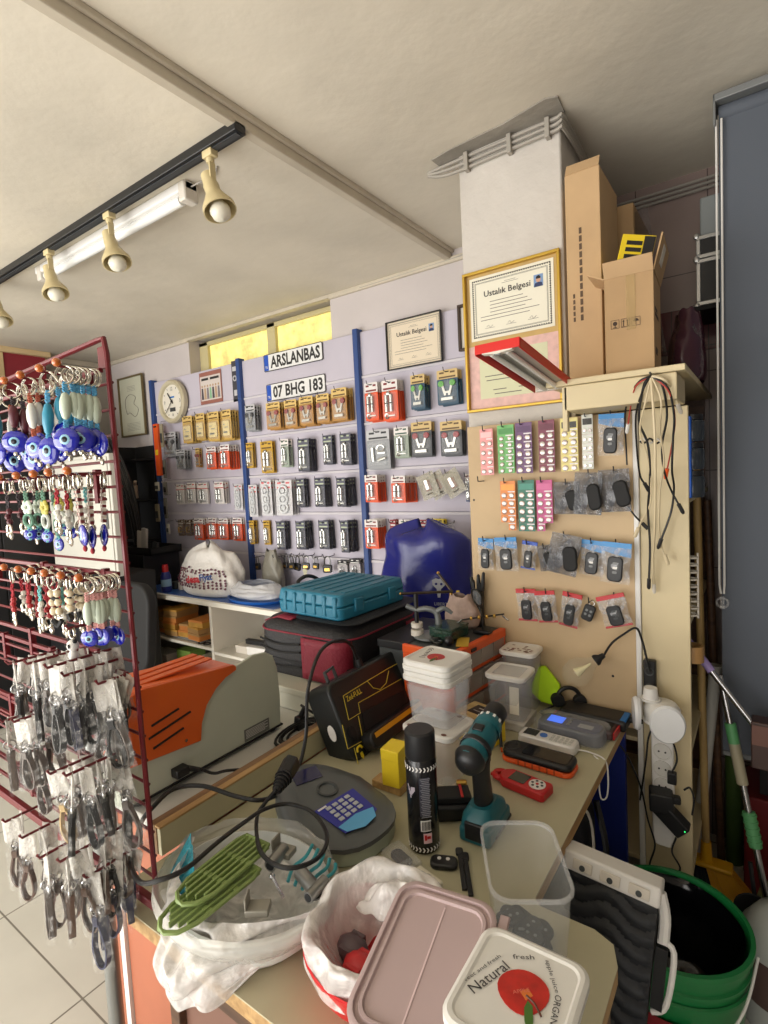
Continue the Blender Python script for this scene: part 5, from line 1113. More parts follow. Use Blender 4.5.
# ---------------------------------------------------------------- big clear tub with fobs inside
CB = (-.338, .840); ca = math.radians(-59)
t = thing('clear_tub', 'large open clear plastic tub holding black key fobs', 'container', (CB[0], CB[1], ZD+.001), ca)
tub = mat('clear tub plastic', (214, 216, 214), .14, clear=.24)
W0, D0_ = .185, .125
MB().loft([rr3(.03, .02, .008, .002), rr3(W0*.84, D0_*.84, .022, .001), rr3(W0*.86, D0_*.86, .024, .006), rr3(W0*.92, D0_*.92, .026, .075), rr3(W0*.935, D0_*.935, .026, .078), rr3(W0, D0_, .030, .150)], cap=(True, False)).build('tub', tub, t, ang=.9)
MB().loft([rr3(W0, D0_, .030, .146), rr3(W0+.010, D0_+.010, .034, .147), rr3(W0+.010, D0_+.010, .034, .152), rr3(W0, D0_, .030, .152)], closed=True).build('rim', frost, t)
for i in range(9):
    a = R(0, 6); q = (RZ(ca) @ Vector((R(-.05, .05), R(-.028, .028), 0)))
    lv = i % 3
    t2 = thing('tub_key_fob', 'black key fob lying in the big clear tub', 'key fob', (CB[0]+q.x, CB[1]+q.y, ZD+.006+.0142*lv), a, 'black fobs in the clear tub')
    MB().prism(rrect(.052, .030, .012, 4), 0, .011).build('shell', blackm, t2, bevel=.003)
    for k_ in range(3): MB().cyl((-.014+.013*k_, 0, .011), (-.014+.013*k_, 0, .012), .003, n=8).build('button', grey, t2)
# ---------------------------------------------------------------- apple lid on its container, pink lid
t = thing('apple_container', 'white lid with a red apple and handwriting at the front edge', 'container', (-.252, .592, ZD+.001), .02)
bowl(t, .132, .145, 0, .150, .84); lid(t, .142, .156, .165)
apple_art(t, .1662, .15, 1.0, T((.004, .010, 0)) @ RZ(.3))
q = MB()
for i in range(3):
    fit_text(['Natural', 'ORGANIC', 'apple juice'][i], [.062, .050, .045][i], [.014, .008, .007][i], T(([-.038, .048, .03][i], [.0, -.004, .042][i], .1664)) @ RZ([1.15, -1.45, -1.0][i]), scrib, 'handwriting', t)
fit_text('fresh', .028, .007, T((-.01, .050, .1664)) @ RZ(.5), scrib, 'handwriting', t); fit_text('sweet and fresh', .07, .005, T((-.052, .004, .1664)) @ RZ(1.15), scrib, 'handwriting', t); fit_text('APPLE', .022, .005, T((.004, .002, .1672)) @ RZ(.7), mat('pale red print', (226, 120, 100)), 'handwriting', t)
pinkl = mat('dusty pink lid', (172, 150, 148), .38)
PM_ = frame((-.386, .590, .920), (1, .12, .03), (-.12, 1, .26))
t = thing('pink_lid', 'large dusty pink rectangular lid lying on the white bags', 'lid', M=PM_)
MB().loft([rr3(.155, .205, .030, -.010), rr3(.162, .212, .032, -.008), rr3(.162, .212, .032, .002), rr3(.154, .204, .03, .004), rr3(.148, .198, .028, .004), rr3(.145, .195, .027, -.001), rr3(.138, .188, .025, -.001), rr3(.134, .184, .024, .003), rr3(.126, .176, .022, .003), rr3(.122, .172, .02, -.001), rr3(.03, .04, .01, -.001)], cap=(True, True)).build('lid', pinkl, t, ang=.5)
MB().box(.081, .096, .06, .098, -.006, -.001).build('tab', pinkl, t, bevel=.002)
MB().box(-.0012, .0012, -.08, .08, -.0008, .0).build('mould_line', mat('pink line', (206, 182, 182), .3), t)
# ---------------------------------------------------------------- plastic bags
filmw = film('white bag film', (238, 234, 230), .50, .95, 14, .10)
filmc = mat('milky bag film', (214, 212, 204), .15, clear=.52, bump=.6, bs=30)
# bag 1: white film bag spread open, with green grates and metal parts
c1 = (-.785, .612); 
t = thing('open_plastic_bag', 'milky plastic bag spread open with teal print, full of parts', 'bag', (c1[0], c1[1], ZD+.001))
def fb(u, v):
    a = 2*PI*u; n1 = noise.noise(Vector((math.cos(a)*2, math.sin(a)*2, v*3+1))); n2 = .5-2*abs(noise.noise(Vector((math.cos(a)*6, math.sin(a)*6, v*8))))
    front = max(0, -math.sin(a))
    r = .75+.32*math.sin(PI*min(v*1.15, 1)/2)+.06*n1+.03*n2
    z = .012+.085*v**.8+.010*n1+.010*n2*v
    if v > .75: r -= (v-.75)*.18
    return (.175*r*math.cos(a)-.005, .145*r*math.sin(a)+.0, z)
b = MB(); b.grid(fb, 48, 14, wrap=True); b.build('bag', filmc, t, sub=1)
def ff(u, v):      # front flap hanging over the desk edge
    x = -.175+.345*u; n1 = noise.noise(Vector((u*6, v*5, 2))); n2 = .5-2*abs(noise.noise(Vector((u*9, v*5, 5))))
    s = math.sin(PI*u); zz = .094-.135*v*(.25+.75*(1-abs(u-.55)/.55))*(1+.25*n1)+.012*n2; yy = -.105-.060*min(1, v*2.2)*s-.022*n1-.014*n2
    return (x*(1-.12*v), yy+.11*(1-s)**1.3, zz)
MB().grid(ff, 40, 18).build('front_fold', filmw, t, solid=.0012, sub=1)
def ft(u, v): n1 = noise.noise(Vector((u*7, v*6, 8))); return (-.185+.13*u+.01*v, .01-.085*u-.06*v+.015*n1, .103-.045*v+.012*n1)
MB().grid(ft, 12, 10).build('teal_print_fold', mat('teal printed film', (40, 150, 170), .15, var=.25, vs=30, bump=.8, bs=50), t, solid=.001, sub=1)
tp = mat('teal print', (60, 150, 160), .35)
q = MB()
for i in range(5): q.tube([(.06+.018*i, .112-.004*i, .101), (.066+.018*i, .085, .095), (.058+.018*i, .06, .088), (.068+.018*i, .035, .08)], .0035, 5, k=4)
q.build('teal_lettering', tp, t)
MB().lathe([(.001, .001), (.12, .001), (.150, .03), (.165, .078), (.160, .080), (.145, .032), (.118, .006), (.001, .006)], 36, None, 1.0, .80).build('bowl', mat('white bowl', (214, 216, 212), .35), t)
MB().grid(lambda u, v: (-.14+.28*u, (-.11+.22*v)*(1-.25*abs(u-.5)), .012+.05*(abs(u-.5)**2+abs(v-.5)**2)*2+.018*noise.noise(Vector((u*5, v*5, 4)))+.008*noise.noise(Vector((u*14, v*12, 1)))), 26, 22).build('inner_film', filmw, t, sub=1)
gg = mat('olive green plastic', (128, 148, 84), .45)
def grate(lab, M):
    t = thing('green_grate', lab, 'grate', M=M); L = .175; w = .072
    def edge(s): return [(-L/2, s*w*.10), (-L/2+.012, s*w*.34), (-L/2+.04, s*w*.48), (L/2-.02, s*w*.5), (L/2, s*w*.42)]
    o1 = edge(1); o2 = edge(-1)
    MB().tube([(x, y, 0) for x, y in o1+o2[::-1]], .0042, 6, closed=True, k=0).build('rim', gg, t)
    for i in range(5):
        y = -w*.34+w*.17*i; x0 = -L/2+.012+.05*abs(y)/w; MB().box(x0, L/2-.004, y-.0024, y+.0024, -.005, .004).build('slat', gg, t, bevel=.001)
    for x in (-.02, .035, L/2-.006): MB().box(x-.005, x+.005, -w*.46, w*.46, -.006, .001).build('cross_bar', gg, t, bevel=.001)
    return t
def lay(pa, pb, z, up=(0, 0, 1), th=.0):
    A, B = PZ(*pa, z), PZ(*pb, z+th); x = (B-A).normalized(); z_ = Vector(up); y = z_.cross(x).normalized(); m = Matrix((x, y, x.cross(y))).transposed().to_4x4(); m.translation = (A+B)/2; return m
grate('upper olive green grate lying on the open plastic bag', lay((190, 895), (250, 846), .905, (.0, -.15, 1)))
grate('lower olive green grate beneath the upper one', lay((176, 920), (238, 872), .893, (0, -.2, 1)))
for (pa, pb, z, r, l) in (((318, 893), (300, 872), .885, .013, 'short steel tube in the open bag near its right edge'), ((308, 898), (325, 880), .89, .010, 'thin steel tube leaning at the right edge of the open bag'), ((270, 866), (284, 848), .885, .012, 'grey metal cylinder under the looping cable')):
    A, B = PZ(*pa, z), PZ(*pb, z); t = thing('metal_tube', l, 'tube', tuple(A)); MB(T(-A)).cyl(tuple(A), tuple(B), r, n=14).build('tube', mat('dull aluminium', (150, 150, 146), .35, .8), t); MB(T(-A)).cyl(tuple(A-(B-A)*.02), tuple(A), r*.7, n=12).build('bore', blackm, t)
A, B = PZ(272, 876, .895), PZ(283, 897, .895); t = thing('hex_key', 'small bright rod lying across the open bag', 'rod', tuple(A)); MB(T(-A)).cyl(tuple(A), tuple(B), .003, n=6).ell(tuple(A), .006, .006, .006, 8).build('rod', chrome, t)
for (px, py, rz, l) in ((258, 905, .6, 'grey plastic bracket in the middle of the open bag'), (284, 848, .2, 'grey sachet of parts at the back of the open bag')):
    A = PZ(px, py, .885); t = thing('bracket', l, 'bracket', tuple(A), rz); MB().box(-.02, .02, -.014, .014, -.012, 0).box(-.02, -.016, -.014, .014, 0, .02).build('body', mat('grey beige part', (140, 136, 124), .5), t, bevel=.002)
# bag 2: white film over a red bowl
c2 = (-.505, .640)
t = thing('red_bowl', 'red bowl lined with a crumpled white plastic bag', 'bowl', (c2[0], c2[1], ZD+.001))
MB().lathe([(.001, .001), (.075, .001), (.108, .030), (.127, .078), (.124, .080), (.104, .034), (.072, .006), (.001, .006)], 36, None, 1, .92).build('bowl', mat('bright red bowl', (200, 30, 36), .3), t)
def fc(u, v):
    a = 2*PI*u; n1 = noise.noise(Vector((math.cos(a)*2.4, math.sin(a)*2.4, v*3+7))); n2 = .5-2*abs(noise.noise(Vector((math.cos(a)*5, math.sin(a)*5, v*6+3))))
    # up the inside, over the rim and down outside
    if v < .45: k = v/.45; r = .045+.048*k; z = .02+.075*k
    else: k = (v-.45)/.55; r = .093+.026*math.sin(min(1, k*1.3)*PI/2)+.012*n1; z = .105+.012*math.sin(k*PI)-.055*k*k
    lift = .028*max(0, math.sin(a-.3))*(1-abs(v-.5))
    return (r*(1+.10*n1+.05*n2)*math.cos(a), r*.94*(1+.10*n1+.05*n2)*math.sin(a), z+lift+.012*n2+.008*n1)
MB().grid(fc, 44, 16, wrap=True).build('bag_liner', filmw, t, sub=1)
def fl(u, v): n1 = noise.noise(Vector((u*4, v*4, 12))); n2 = .5-2*abs(noise.noise(Vector((u*6, v*6, 2)))); return (-.065+.12*u, .02+.075*v, .085+.045*math.sin(PI*u)*math.sin(PI*v)+.018*n1+.010*n2)
MB().grid(fl, 16, 14).build('bag_fold', filmw, t, solid=.001, sub=1)
for i, (x, y, m, l) in enumerate(((-.515, .60, red, 'red part lying inside the white bag lined bowl'), (-.545, .62, mat('dark mauve part', (80, 62, 66), .4), 'dark part lying inside the white bag lined bowl'))):
    tt_ = thing('bowl_part', l, 'part', (x, y, ZD+.035)); MB().ell((0, 0, .02), .03, .022, .022, 12).box(-.012, .012, -.02, .02, .01, .035).build('body', m, tt_)
# ================================================================ BEHIND THE DESK: CASES, ORGANISER
t = thing('grey_box', 'pale grey box under the black and red soft case', 'box', (-1.42, 1.6, ZT+.001))
BX = T((1.42, -1.6, -ZT-.001))
MB(BX).box(-1.74, -1.165, 1.30, 1.90, ZT+.001, .865).build('body', mat('pale stone plastic', (186, 184, 168), .5, var=.02), t, bevel=.004); MB(BX).box(-1.745, -1.16, 1.295, 1.905, .845, .868).build('lid', mat('pale stone plastic', (186, 184, 168), .5), t, bevel=.004)
sb = mat('black nylon', (30, 29, 31), .6, bump=.3, bs=120); sr = mat('dark red nylon', (128, 22, 44), .6, bump=.3, bs=120)
t = thing('soft_case', 'black soft case with dark red panels under the teal case', 'case', (-1.39, 1.62, .869))
o0 = rrect(.47, .48, .09, 8)
def ringz(s, z, b=0): return [(x*s, y*s, z+b) for x, y in o0]
MB().loft([ringz(.97, 0), ringz(1, .012), ringz(1.01, .09), ringz(1.0, .165)]).build('body', sb, t, ang=1)
MB().loft([ringz(1.0, .165), ringz(.985, .178), ringz(.90, .198), ringz(.6, .214), ringz(.2, .218)]).build('top_panel', sb, t, ang=1)
MB().grid(lambda u, v: (-.222+.17*u, -.222+.42*v+.05*(1-u)*(.5-v), .193+.027*min(1, u*2)-.012*abs(v-.5)*2), 12, 12).build('red_corner_panel', sr, t, solid=.004)
MB().loft([[(x, y, .2195) for x, y in rrect(.30, .46, .06, 6, .10, .0)], [(x, y, .2215) for x, y in rrect(.29, .45, .06, 6, .10, .0)]]).build('black_top', sb, t)
for z in (.166, .06): MB().tube([(x*1.012, y*1.012, z) for x, y in o0], .0035, 6, closed=True).build('piping', sr if z > .1 else blackm, t)
MB().grid(lambda u, v: ((.02+.20*u), -.2465-.0+.045*max(0, (u-.72)/.28)**2*1.0, .008+.150*v), 10, 6).build('red_panel', sr, t, solid=.006)
for z in (.045, .10, .13): MB().tube([(-.20, -.244, z), (-.10, -.2475, z-.012), (.01, -.246, z)], .004, 6, k=4).build('pocket_seam', blackm, t)
MB().tube([(-.235, -.1, .09), (-.262, -.02, .10), (-.235, .08, .09)], .008, 8, k=4).build('handle', sb, t)
MB().box(.235, .242, .12, .20, .02, .15).build('red_side_strip', sr, t, bevel=.003)
t = thing('camera_pouch', 'small black pouch with eyelet tucked under the soft case', 'pouch', (-1.13, 1.265, ZT+.001)); MB().box(-.045, .02, -.04, .035, .0, .085).build('pouch', sb, t, bevel=.014, seg=3); MB(T((-.01, -.0415, .05))).ring(.008, .0022, ax='Y').build('eyelet', chrome, t)
tc = mat('petrol blue case', (34, 116, 144), .42)
t = thing('teal_case', 'petrol blue hard tool case lying on the soft case', 'case', (-1.365, 1.615, 1.092), math.radians(-3))
MB().prism(rrect(.33, .385, .025, 5), 0, .046, top=1.02).build('lower_shell', tc, t, bevel=.006); MB().prism(rrect(.338, .393, .025, 5), .048, .092, top=.96).build('upper_shell', tc, t, bevel=.008, seg=3)
for i in range(6): MB().box(-.13+i*.052, -.11+i*.052, -.199, -.17, .012, .085).build('rib', tc, t, bevel=.006); MB().box(-.13+i*.052, -.11+i*.052, -.15, .15, .091, .0955).build('rib', tc, t, bevel=.003)
for y in (-.10, .10): MB().box(.165, .176, y-.022, y+.022, .02, .07).build('latch', tc, t, bevel=.004)
MB().tube([(-.165, -.06, .055), (-.20, -.05, .085), (-.205, .0, .10), (-.20, .05, .085), (-.165, .06, .055)], .008, 8, k=4).build('handle', black, t)
# black programmer box leaning back
ZM = frame((-.949, 1.14, ZD+.004), (0, 1, 0), (-.42, 0, .9))
t = thing('programmer_case', 'black Zed-FULL programmer case with yellow line graphics', 'machine', M=ZM); ZI = ZM.inverted()
def zp(px, py, off=0):
    n = ZM.to_3x3() @ Vector((0, 0, 1)); o = ZM.translation+n*off; d = CF+CR*((px-384)/FPX)+CU*((512-py)/FPX); s = (o-EYE).dot(n)/d.dot(n); q = ZI @ (EYE+d*s); return (q.x, q.y)
Lz, Hz = .56, .232
MB().prism(rrect(Lz, Hz, .03, 5, Lz/2, Hz/2), -.10, 0).build('case', mat('black textured case', (20, 24, 24), .4, bump=.1, bs=200), t, bevel=.008, seg=3)
gy = mat('yellow graphic', (206, 186, 60), .5)
def zline(pl, w=.0013, closed=False):
    MB().tube([(*zp(*p), .0012) for p in pl], w, 5, closed=closed).build('yellow_line', gy, t)
zline([(343, 696), (348.5, 720), (360, 713), (358, 703), (401, 679)])
zline([(343, 696), (367, 681)]); zline([(367, 681), (373, 688), (380, 689.5), (386, 683), (388.5, 671)]); zline([(367, 681), (388, 668.5), (402, 661)])
zline([(342, 725), (347.5, 749), (364, 740)]); zline([(354, 748), (360, 773), (368, 768)]); zline([(358, 716), (362, 736)])
a = Vector(zp(347, 699)); b = Vector(zp(360, 691)); d = b-a
fit_text('Zed-FULL', d.length*1.15, .016, T(((a.x+b.x)/2, (a.y+b.y)/2, .001)) @ RZ(math.atan2(d.y, d.x)), gy, 'lettering', t, bold=.02)
a = zp(360.5, 752); MB(T((a[0], a[1], .001))).tube([(-.012, .004, 0), (-.008, .014, 0), (.006, .016, 0), (.012, .008, 0)], .0035, 6, k=3).prism([(-.004, -.002), (.005, .0), (.006, -.014), (0, -.020), (-.005, -.012)], 0, .002).build('hand_logo', mat('logo yellow', (236, 210, 40), .4), t)
a = zp(352, 733); MB(T((a[0], a[1], .001))).prism(circ(.014, 12, 0, 0, .02), 0, .003).prism(rrect(.012, .03, .003, 2, .0, -.01), 0, .004).build('black_emblem', blackm, t)
b = [zp(369, 730, .03), zp(408, 708, .03)]
x0 = b[0][0]; y1 = (b[0][1]+b[1][1])/2; 
MB().prism(rrect(.36, y1-.004, .02, 4, x0+.16, (y1-.004)/2+.006), .001, .045).build('front_unit', black, t, bevel=.006)
MB().box(x0-.0, x0+.33, y1-.020, y1-.006, .0455, .047).build('orange_stripe', mat('amber stripe', (226, 160, 30), .45), t)
rp = [zp(361.5, 713), zp(403, 690), zp(406, 705), zp(365, 731)]; MB().prism(rp[::-1] if rp[0][1] > rp[3][1] else rp, .0, .003).build('recess', blackm, t)
MB(T((-.003, Hz*.42, -.045)) @ RY(-PI/2)).prism(circ(.014, 20, 0, 0, .024), 0, .0015).build('round_sticker', white, t)
MB(T((.06, Hz, -.05))).tube([(0, -.005, 0), (0, .03, 0), (.04, .035, 0), (.04, -.005, 0)], .006, 8).build('handle', dgrey, t)
# ---------------------------------------------------------------- orange drawer organiser
OM = T((-.795, 1.45, ZD+.001)) @ RZ(math.radians(-6))     # local +y runs to the wall, -x is depth, front faces +x
t = thing('parts_organiser', 'orange framed clear drawer organiser beside the beige board', 'organiser', M=OM); OL, OH, OD = .335, .250, .20
for z in (.0, .078, .156): MB().box(-OD, 0, 0, OL, z, z+.012).build('shelf', orange, t, bevel=.002)
MB().box(-.018, .006, -.003, OL, OH-.030, OH).box(-OD, -.018, -.003, .012, OH-.030, OH).build('top_rim', orange, t, bevel=.004); MB().box(-OD, -.019, .013, OL, OH-.030, OH-.003).build('top_tray', dgrey, t, bevel=.003)
for y in (0, OL-.012): MB().box(-OD, .002, y, y+.012, 0, OH-.03).build('end_frame', orange, t, bevel=.002)
for r_ in range(3):
    for k_ in range(4):
        y0 = .014+k_*.079; z0 = .014+.078*r_; MB().box(-.15, .004, y0, y0+.074, z0, z0+.058).build('drawer', mat('clear drawer', (206, 196, 186), .2, clear=.45), t, bevel=.002)
        MB().box(-.12, -.02, y0+.01, y0+.064, z0+.003, z0+.025).build('contents', [dgrey, offwhite, mat('copper bits', (150, 90, 60))][(r_+k_) % 3], t)
MB().box(.006, .010, .10, .13, OH-.022, OH-.012).build('latch_mark', ink, t)
def otop(px, py, z=None): return PZ(px, py, z or (ZD+.001+OH))
ZO = ZD+.001+OH+.001
# dark storage box that carries the clamp
t = thing('storage_box', 'dark grey storage box behind the container stack carrying the clamp', 'box', (-1.0, 1.66, ZD+.001), 0); MB().box(-.10, .02, -.18, .12, 0, ZO-ZD-.002).build('body', dgrey, t, bevel=.005); MB().box(-.104, .024, -.184, .124, ZO-ZD-.03, ZO-ZD-.0015).build('lid', black, t, bevel=.003)
ca_ = mat('cast grey clamp', (126, 130, 130), .4, .4)
p = PZ(440, 646, ZO); t = thing('bench_clamp', 'grey cast clamp with T handle behind the container stack', 'clamp', (-.945, 1.575, ZO+.001), math.radians(28))
MB().lathe([(.001, 0), (.058, 0), (.058, .006), (.03, .012), (.001, .013)], 24).build('base', ca_, t)
MB().tube([(.028, 0, .008), (.03, 0, .05), (.022, 0, .085), (-.01, 0, .098), (-.045, 0, .095), (-.08, 0, .11)], [.012, .011, .012, .012, .011, .008], 10, k=4).build('arm', ca_, t)
MB().tube([(.022, 0, .085), (.05, 0, .098), (.078, 0, .080)], [.011, .009, .006], 8, k=4).build('hook_arm', ca_, t)
MB().cyl((-.045, 0, .05), (-.045, 0, .15), .008, n=12).build('screw', black, t); MB().cyl((-.045, 0, .034), (-.045, 0, .05), .020, n=20).cyl((-.045, 0, .006), (-.045, 0, .026), .022, n=20).build('pad', offwhite, t)
MB().tube([(-.095, 0, .152), (.085, .0, .156)], .0048, 8).tube([(.08, 0, .156), (.035, .03, .215)], .0045, 8).build('t_handle', mat('dark bronze rod', (60, 52, 44), .3, .8), t)
MB().ell((.035, .03, .216), .006, .006, .006, 8).ell((-.097, 0, .152), .005, .005, .005, 8).build('rod_tip', brass, t)
p = otop(466, 632); t = thing('green_clear_box', 'dark green transparent box of parts on the organiser', 'box', (-.885, 1.60, ZO+.001), -.1); MB().box(-.045, .045, -.055, .055, 0, .035).build('body', mat('green clear plastic', (44, 74, 60), .15, clear=.7), t, bevel=.005); MB().box(-.047, .047, -.057, .057, .036, .043).build('lid', mat('green clear plastic', (44, 74, 60), .15), t, bevel=.004)
for i in range(3): MB().ell((R(-.02, .02), R(-.02, .02), .018), .016, .012, .012, 8).build('contents', dgrey, t)
t = thing('tissue_bag', 'crumpled pinkish cloth bag behind the green box', 'cloth', (-.905, 1.735, ZO+.001)); _, b, f = sack(None, '', '', 0, 0, 0, .072, .045, .115, None, 21, .55, n=24, rough=.02); b.build('cloth', mat('pinkish cloth', (176, 152, 140), .7, var=.06, vs=30, bump=.6, bs=30), t, sub=1)
t = thing('tool_cup', 'black cup holding dark tools beside the beige board', 'cup', (-.855, 1.772, ZO+.001)); MB().lathe([(.001, 0), (.021, 0), (.024, .13), (.022, .13), (.019, .004), (.001, .004)], 18).build('cup', black, t)
for i in range(5):
    a = i*1.3; q = thing('screwdriver', ['dark driver standing in the black cup, leaning left', 'dark driver in the black cup, upright', 'dark driver in the black cup, leaning right', 'yellow shaft driver standing in the black cup', 'short dark driver at the front of the black cup'][i], 'screwdriver', (-.855+.008*math.cos(a), 1.772+.008*math.sin(a), ZO+.006))
    MB(RX(.06*math.sin(a)) @ RY(.10*math.cos(a))).cyl((0, 0, 0), (0, 0, .13), .003, n=6).build('shaft', [chrome, brass][i == 3], q); MB(RX(.06*math.sin(a)) @ RY(.10*math.cos(a))).lathe([(.001, .12), (.007, .125), (.008, .15), (.006, .19-.01*i), (.001, .195-.01*i)], 8).build('handle', black, q)
for i, (x, c, l) in enumerate(((-.965, brass, 'small brass topped bottle beside the blue bag, left one'), (-.935, mat('amber oil', (150, 96, 30), .2), 'small amber bottle beside the blue bag, right one'))):
    t = thing('small_bottle', l, 'bottle', (x, 1.772, ZO+.001)); MB().lathe([(.001, 0), (.013, 0), (.013, .075), (.006, .09), (.001, .09)], 14).build('bottle', offwhite if i == 0 else c, t); MB().lathe([(.001, .12), (.006, .12), (.007, .09), (.001, .09)], 12).build('cap', brass if i == 0 else yellow, t)
t = thing('helping_hand', 'magnifier on a small jointed stand on the organiser', 'magnifier', (-.80, 1.69, ZO+.001)); dm = mat('dark steel', (70, 70, 68), .35, .8)
MB().box(-.03, .03, -.02, .02, 0, .012).build('base', black, t, bevel=.003); MB().tube([(0, 0, .012), (0, 0, .055), (-.02, .02, .085)], .003, 6).build('stem', dm, t)
MB().cyl((-.055, -.05, .052), (.055, .06, .058), .0028, n=6).build('cross_rod', dm, t)
for s in (-1, 1): MB().tube([(s*.052, s*.052, .055), (s*.062, s*.055, .045), (s*.075, s*.05, .04)], .0035, 6).build('clip', chrome, t)
for i in range(4): MB().ell((-.03+.02*i, -.028+.02*i, .055), .006, .006, .008, 8).build('wing_nut', brass, t)
MB(T((-.035, .035, .115)) @ RZ(-.6) @ RX(.25)).ring(.031, .0035, ax='Y', n=28, m=6).build('lens_rim', dm, t); MB(T((-.035, .035, .115)) @ RZ(-.6) @ RX(.25)).lathe([(.001, -.0015), (.029, -.0005), (.029, .0005), (.001, .0015)], 24, WALL).build('lens', clearb, t)
t = thing('yellow_card', 'flat yellow card on the edge of the organiser', 'card', (-.815, 1.565, ZO+.001), .4); MB().box(-.02, .02, -.045, .045, 0, .003).build('card', mat('mustard card', (196, 160, 50), .5), t); 
t = thing('black_knob_tool', 'round headed black tool lying on the organiser edge', 'tool', (-.84, 1.515, ZO+.001), .7); MB().ell((0, 0, .016), .016, .016, .016, 12).cyl((0, 0, .014), (.0, .06, .012), .007, n=8).build('tool', black, t)
for i, (x, y) in enumerate(((-.88, 1.50), (-.91, 1.54))): t = thing('bent_wire', ['coil of grey wire at the near end of the organiser', 'second grey wire coil beside the clamp'][i], 'wire', (x, y, ZO+.001)); MB().ring(.018, .003, (0, 0, .004), ax='Z').ring(.014, .003, (.006, .004, .011), ax='Z').build('coil', dm, t)
# ================================================================ BEIGE HANGING BOARD AND SHELF UNIT
YB = 1.80
mdf = mat('beige fibre board', (198, 172, 134), .6, var=.04, vs=3, bump=.05, bs=60)
bpan = mat('cream laminate panel', (206, 190, 152), .5, var=.05, vs=3)
t = thing('hanging_board', 'beige fibre board with hooks for batteries and key fobs', 'board', (-.60, YB, ZD)); BM = T((.60, -YB, -ZD))
MB(BM).box(-.885, -.328, YB, YB+.018, ZD-.03, 1.757).build('board', mdf, t, bevel=.002)
for i, (x, y) in enumerate(((612, 503), (613, 676), (474, 500), (600, 415))):
    p = PY(x, y, YB); MB(BM).cyl((p.x, YB-.001, p.z), (p.x, YB+.002, p.z), .004, n=10).build('screw_hole', ink, t)
SU = thing('shelf_unit', 'cream shelf unit end with white edging right of the beige board', 'shelf', (-.25, 1.95, 0)); SM = T((.25, -1.95, 0))
MB(SM).box(-.310, -.178, YB-.002, YB+.016, .05, 1.757).build('end_panel', bpan, SU, bevel=.002)
MB(SM).box(-.327, -.311, YB-.010, YB+.018, .05, 1.757).build('white_edging', white, SU, bevel=.003)
MB(SM).box(-.48, -.185, 1.62, 1.80, 1.760, 1.832).build('header_box', bpan, SU, bevel=.003)
MB(SM).box(-.53, -.165, 1.615, 2.50, 1.833, 1.850).build('top_board', bpan, SU, bevel=.002)
MB(SM).box(-.53, -.515, 1.87, 2.5, 0, 1.832).build('side_board', bpan, SU, bevel=.002)
for z in (1.47, 1.10, .70, .30): MB(SM).box(-.51, -.180, YB+.02, 2.50, z, z+.015).build('shelf', bpan, SU, bevel=.002)
MB(SM).box(-.51, -.19, 2.48, 2.50, .02, 1.83).build('back_board', dkw, SU)
MB(SM).box(-.485, -.470, 1.62, 1.64, 1.70, 1.83).build('corner_trim', bpan, SU, bevel=.002)
# things on the side shelves that peek out at the right of the end panel
t = thing('blue_pack', 'blue packet hanging at the open side of the shelf unit', 'pack', (-.182, 1.835, 1.486)); MB().box(-.014, .010, -.03, .03, 0, .24).build('pack', mat('bright blue pack', (30, 90, 190), .35), t, bevel=.003)
for i in range(3):
    t = thing('dark_jar', 'dark jar on the side shelf, %s' % ['lowest of the column of three', 'middle of the column of three', 'topmost of the column of three'][i], 'jar', (-.175, 1.86, 1.486+i*.083)); MB().lathe([(.001, 0), (.030, 0), (.033, .008), (.033, .058), (.028, .064), (.001, .064)], 18).build('jar', mat('smoky jar', (44, 50, 56), .2), t); MB().lathe([(.001, .080), (.030, .080), (.030, .065), (.001, .065)], 18).build('cap', black, t)
t = thing('wire_basket', 'white spring-like wire piece on the side shelf', 'wire', (-.182, 1.85, 1.118)); q = MB()
for i in range(9): q.ring(.020, .003, (0, 0, .01+i*.022), 14, 5, ax='Z')
q.tube([(.02, 0, 0), (.02, 0, .20)], .003, 6).build('wire', offwhite, t)
t = thing('tape_roll', 'tan tape roll hanging at the shelf side under the white wire', 'tape', (-.178, 1.86, 1.10)); MB().lathe([(.022, -.12), (.030, -.12), (.030, -.07), (.022, -.07)], 24).add([], []).build('roll', mat('tape tan', (170, 130, 80), .35), t)
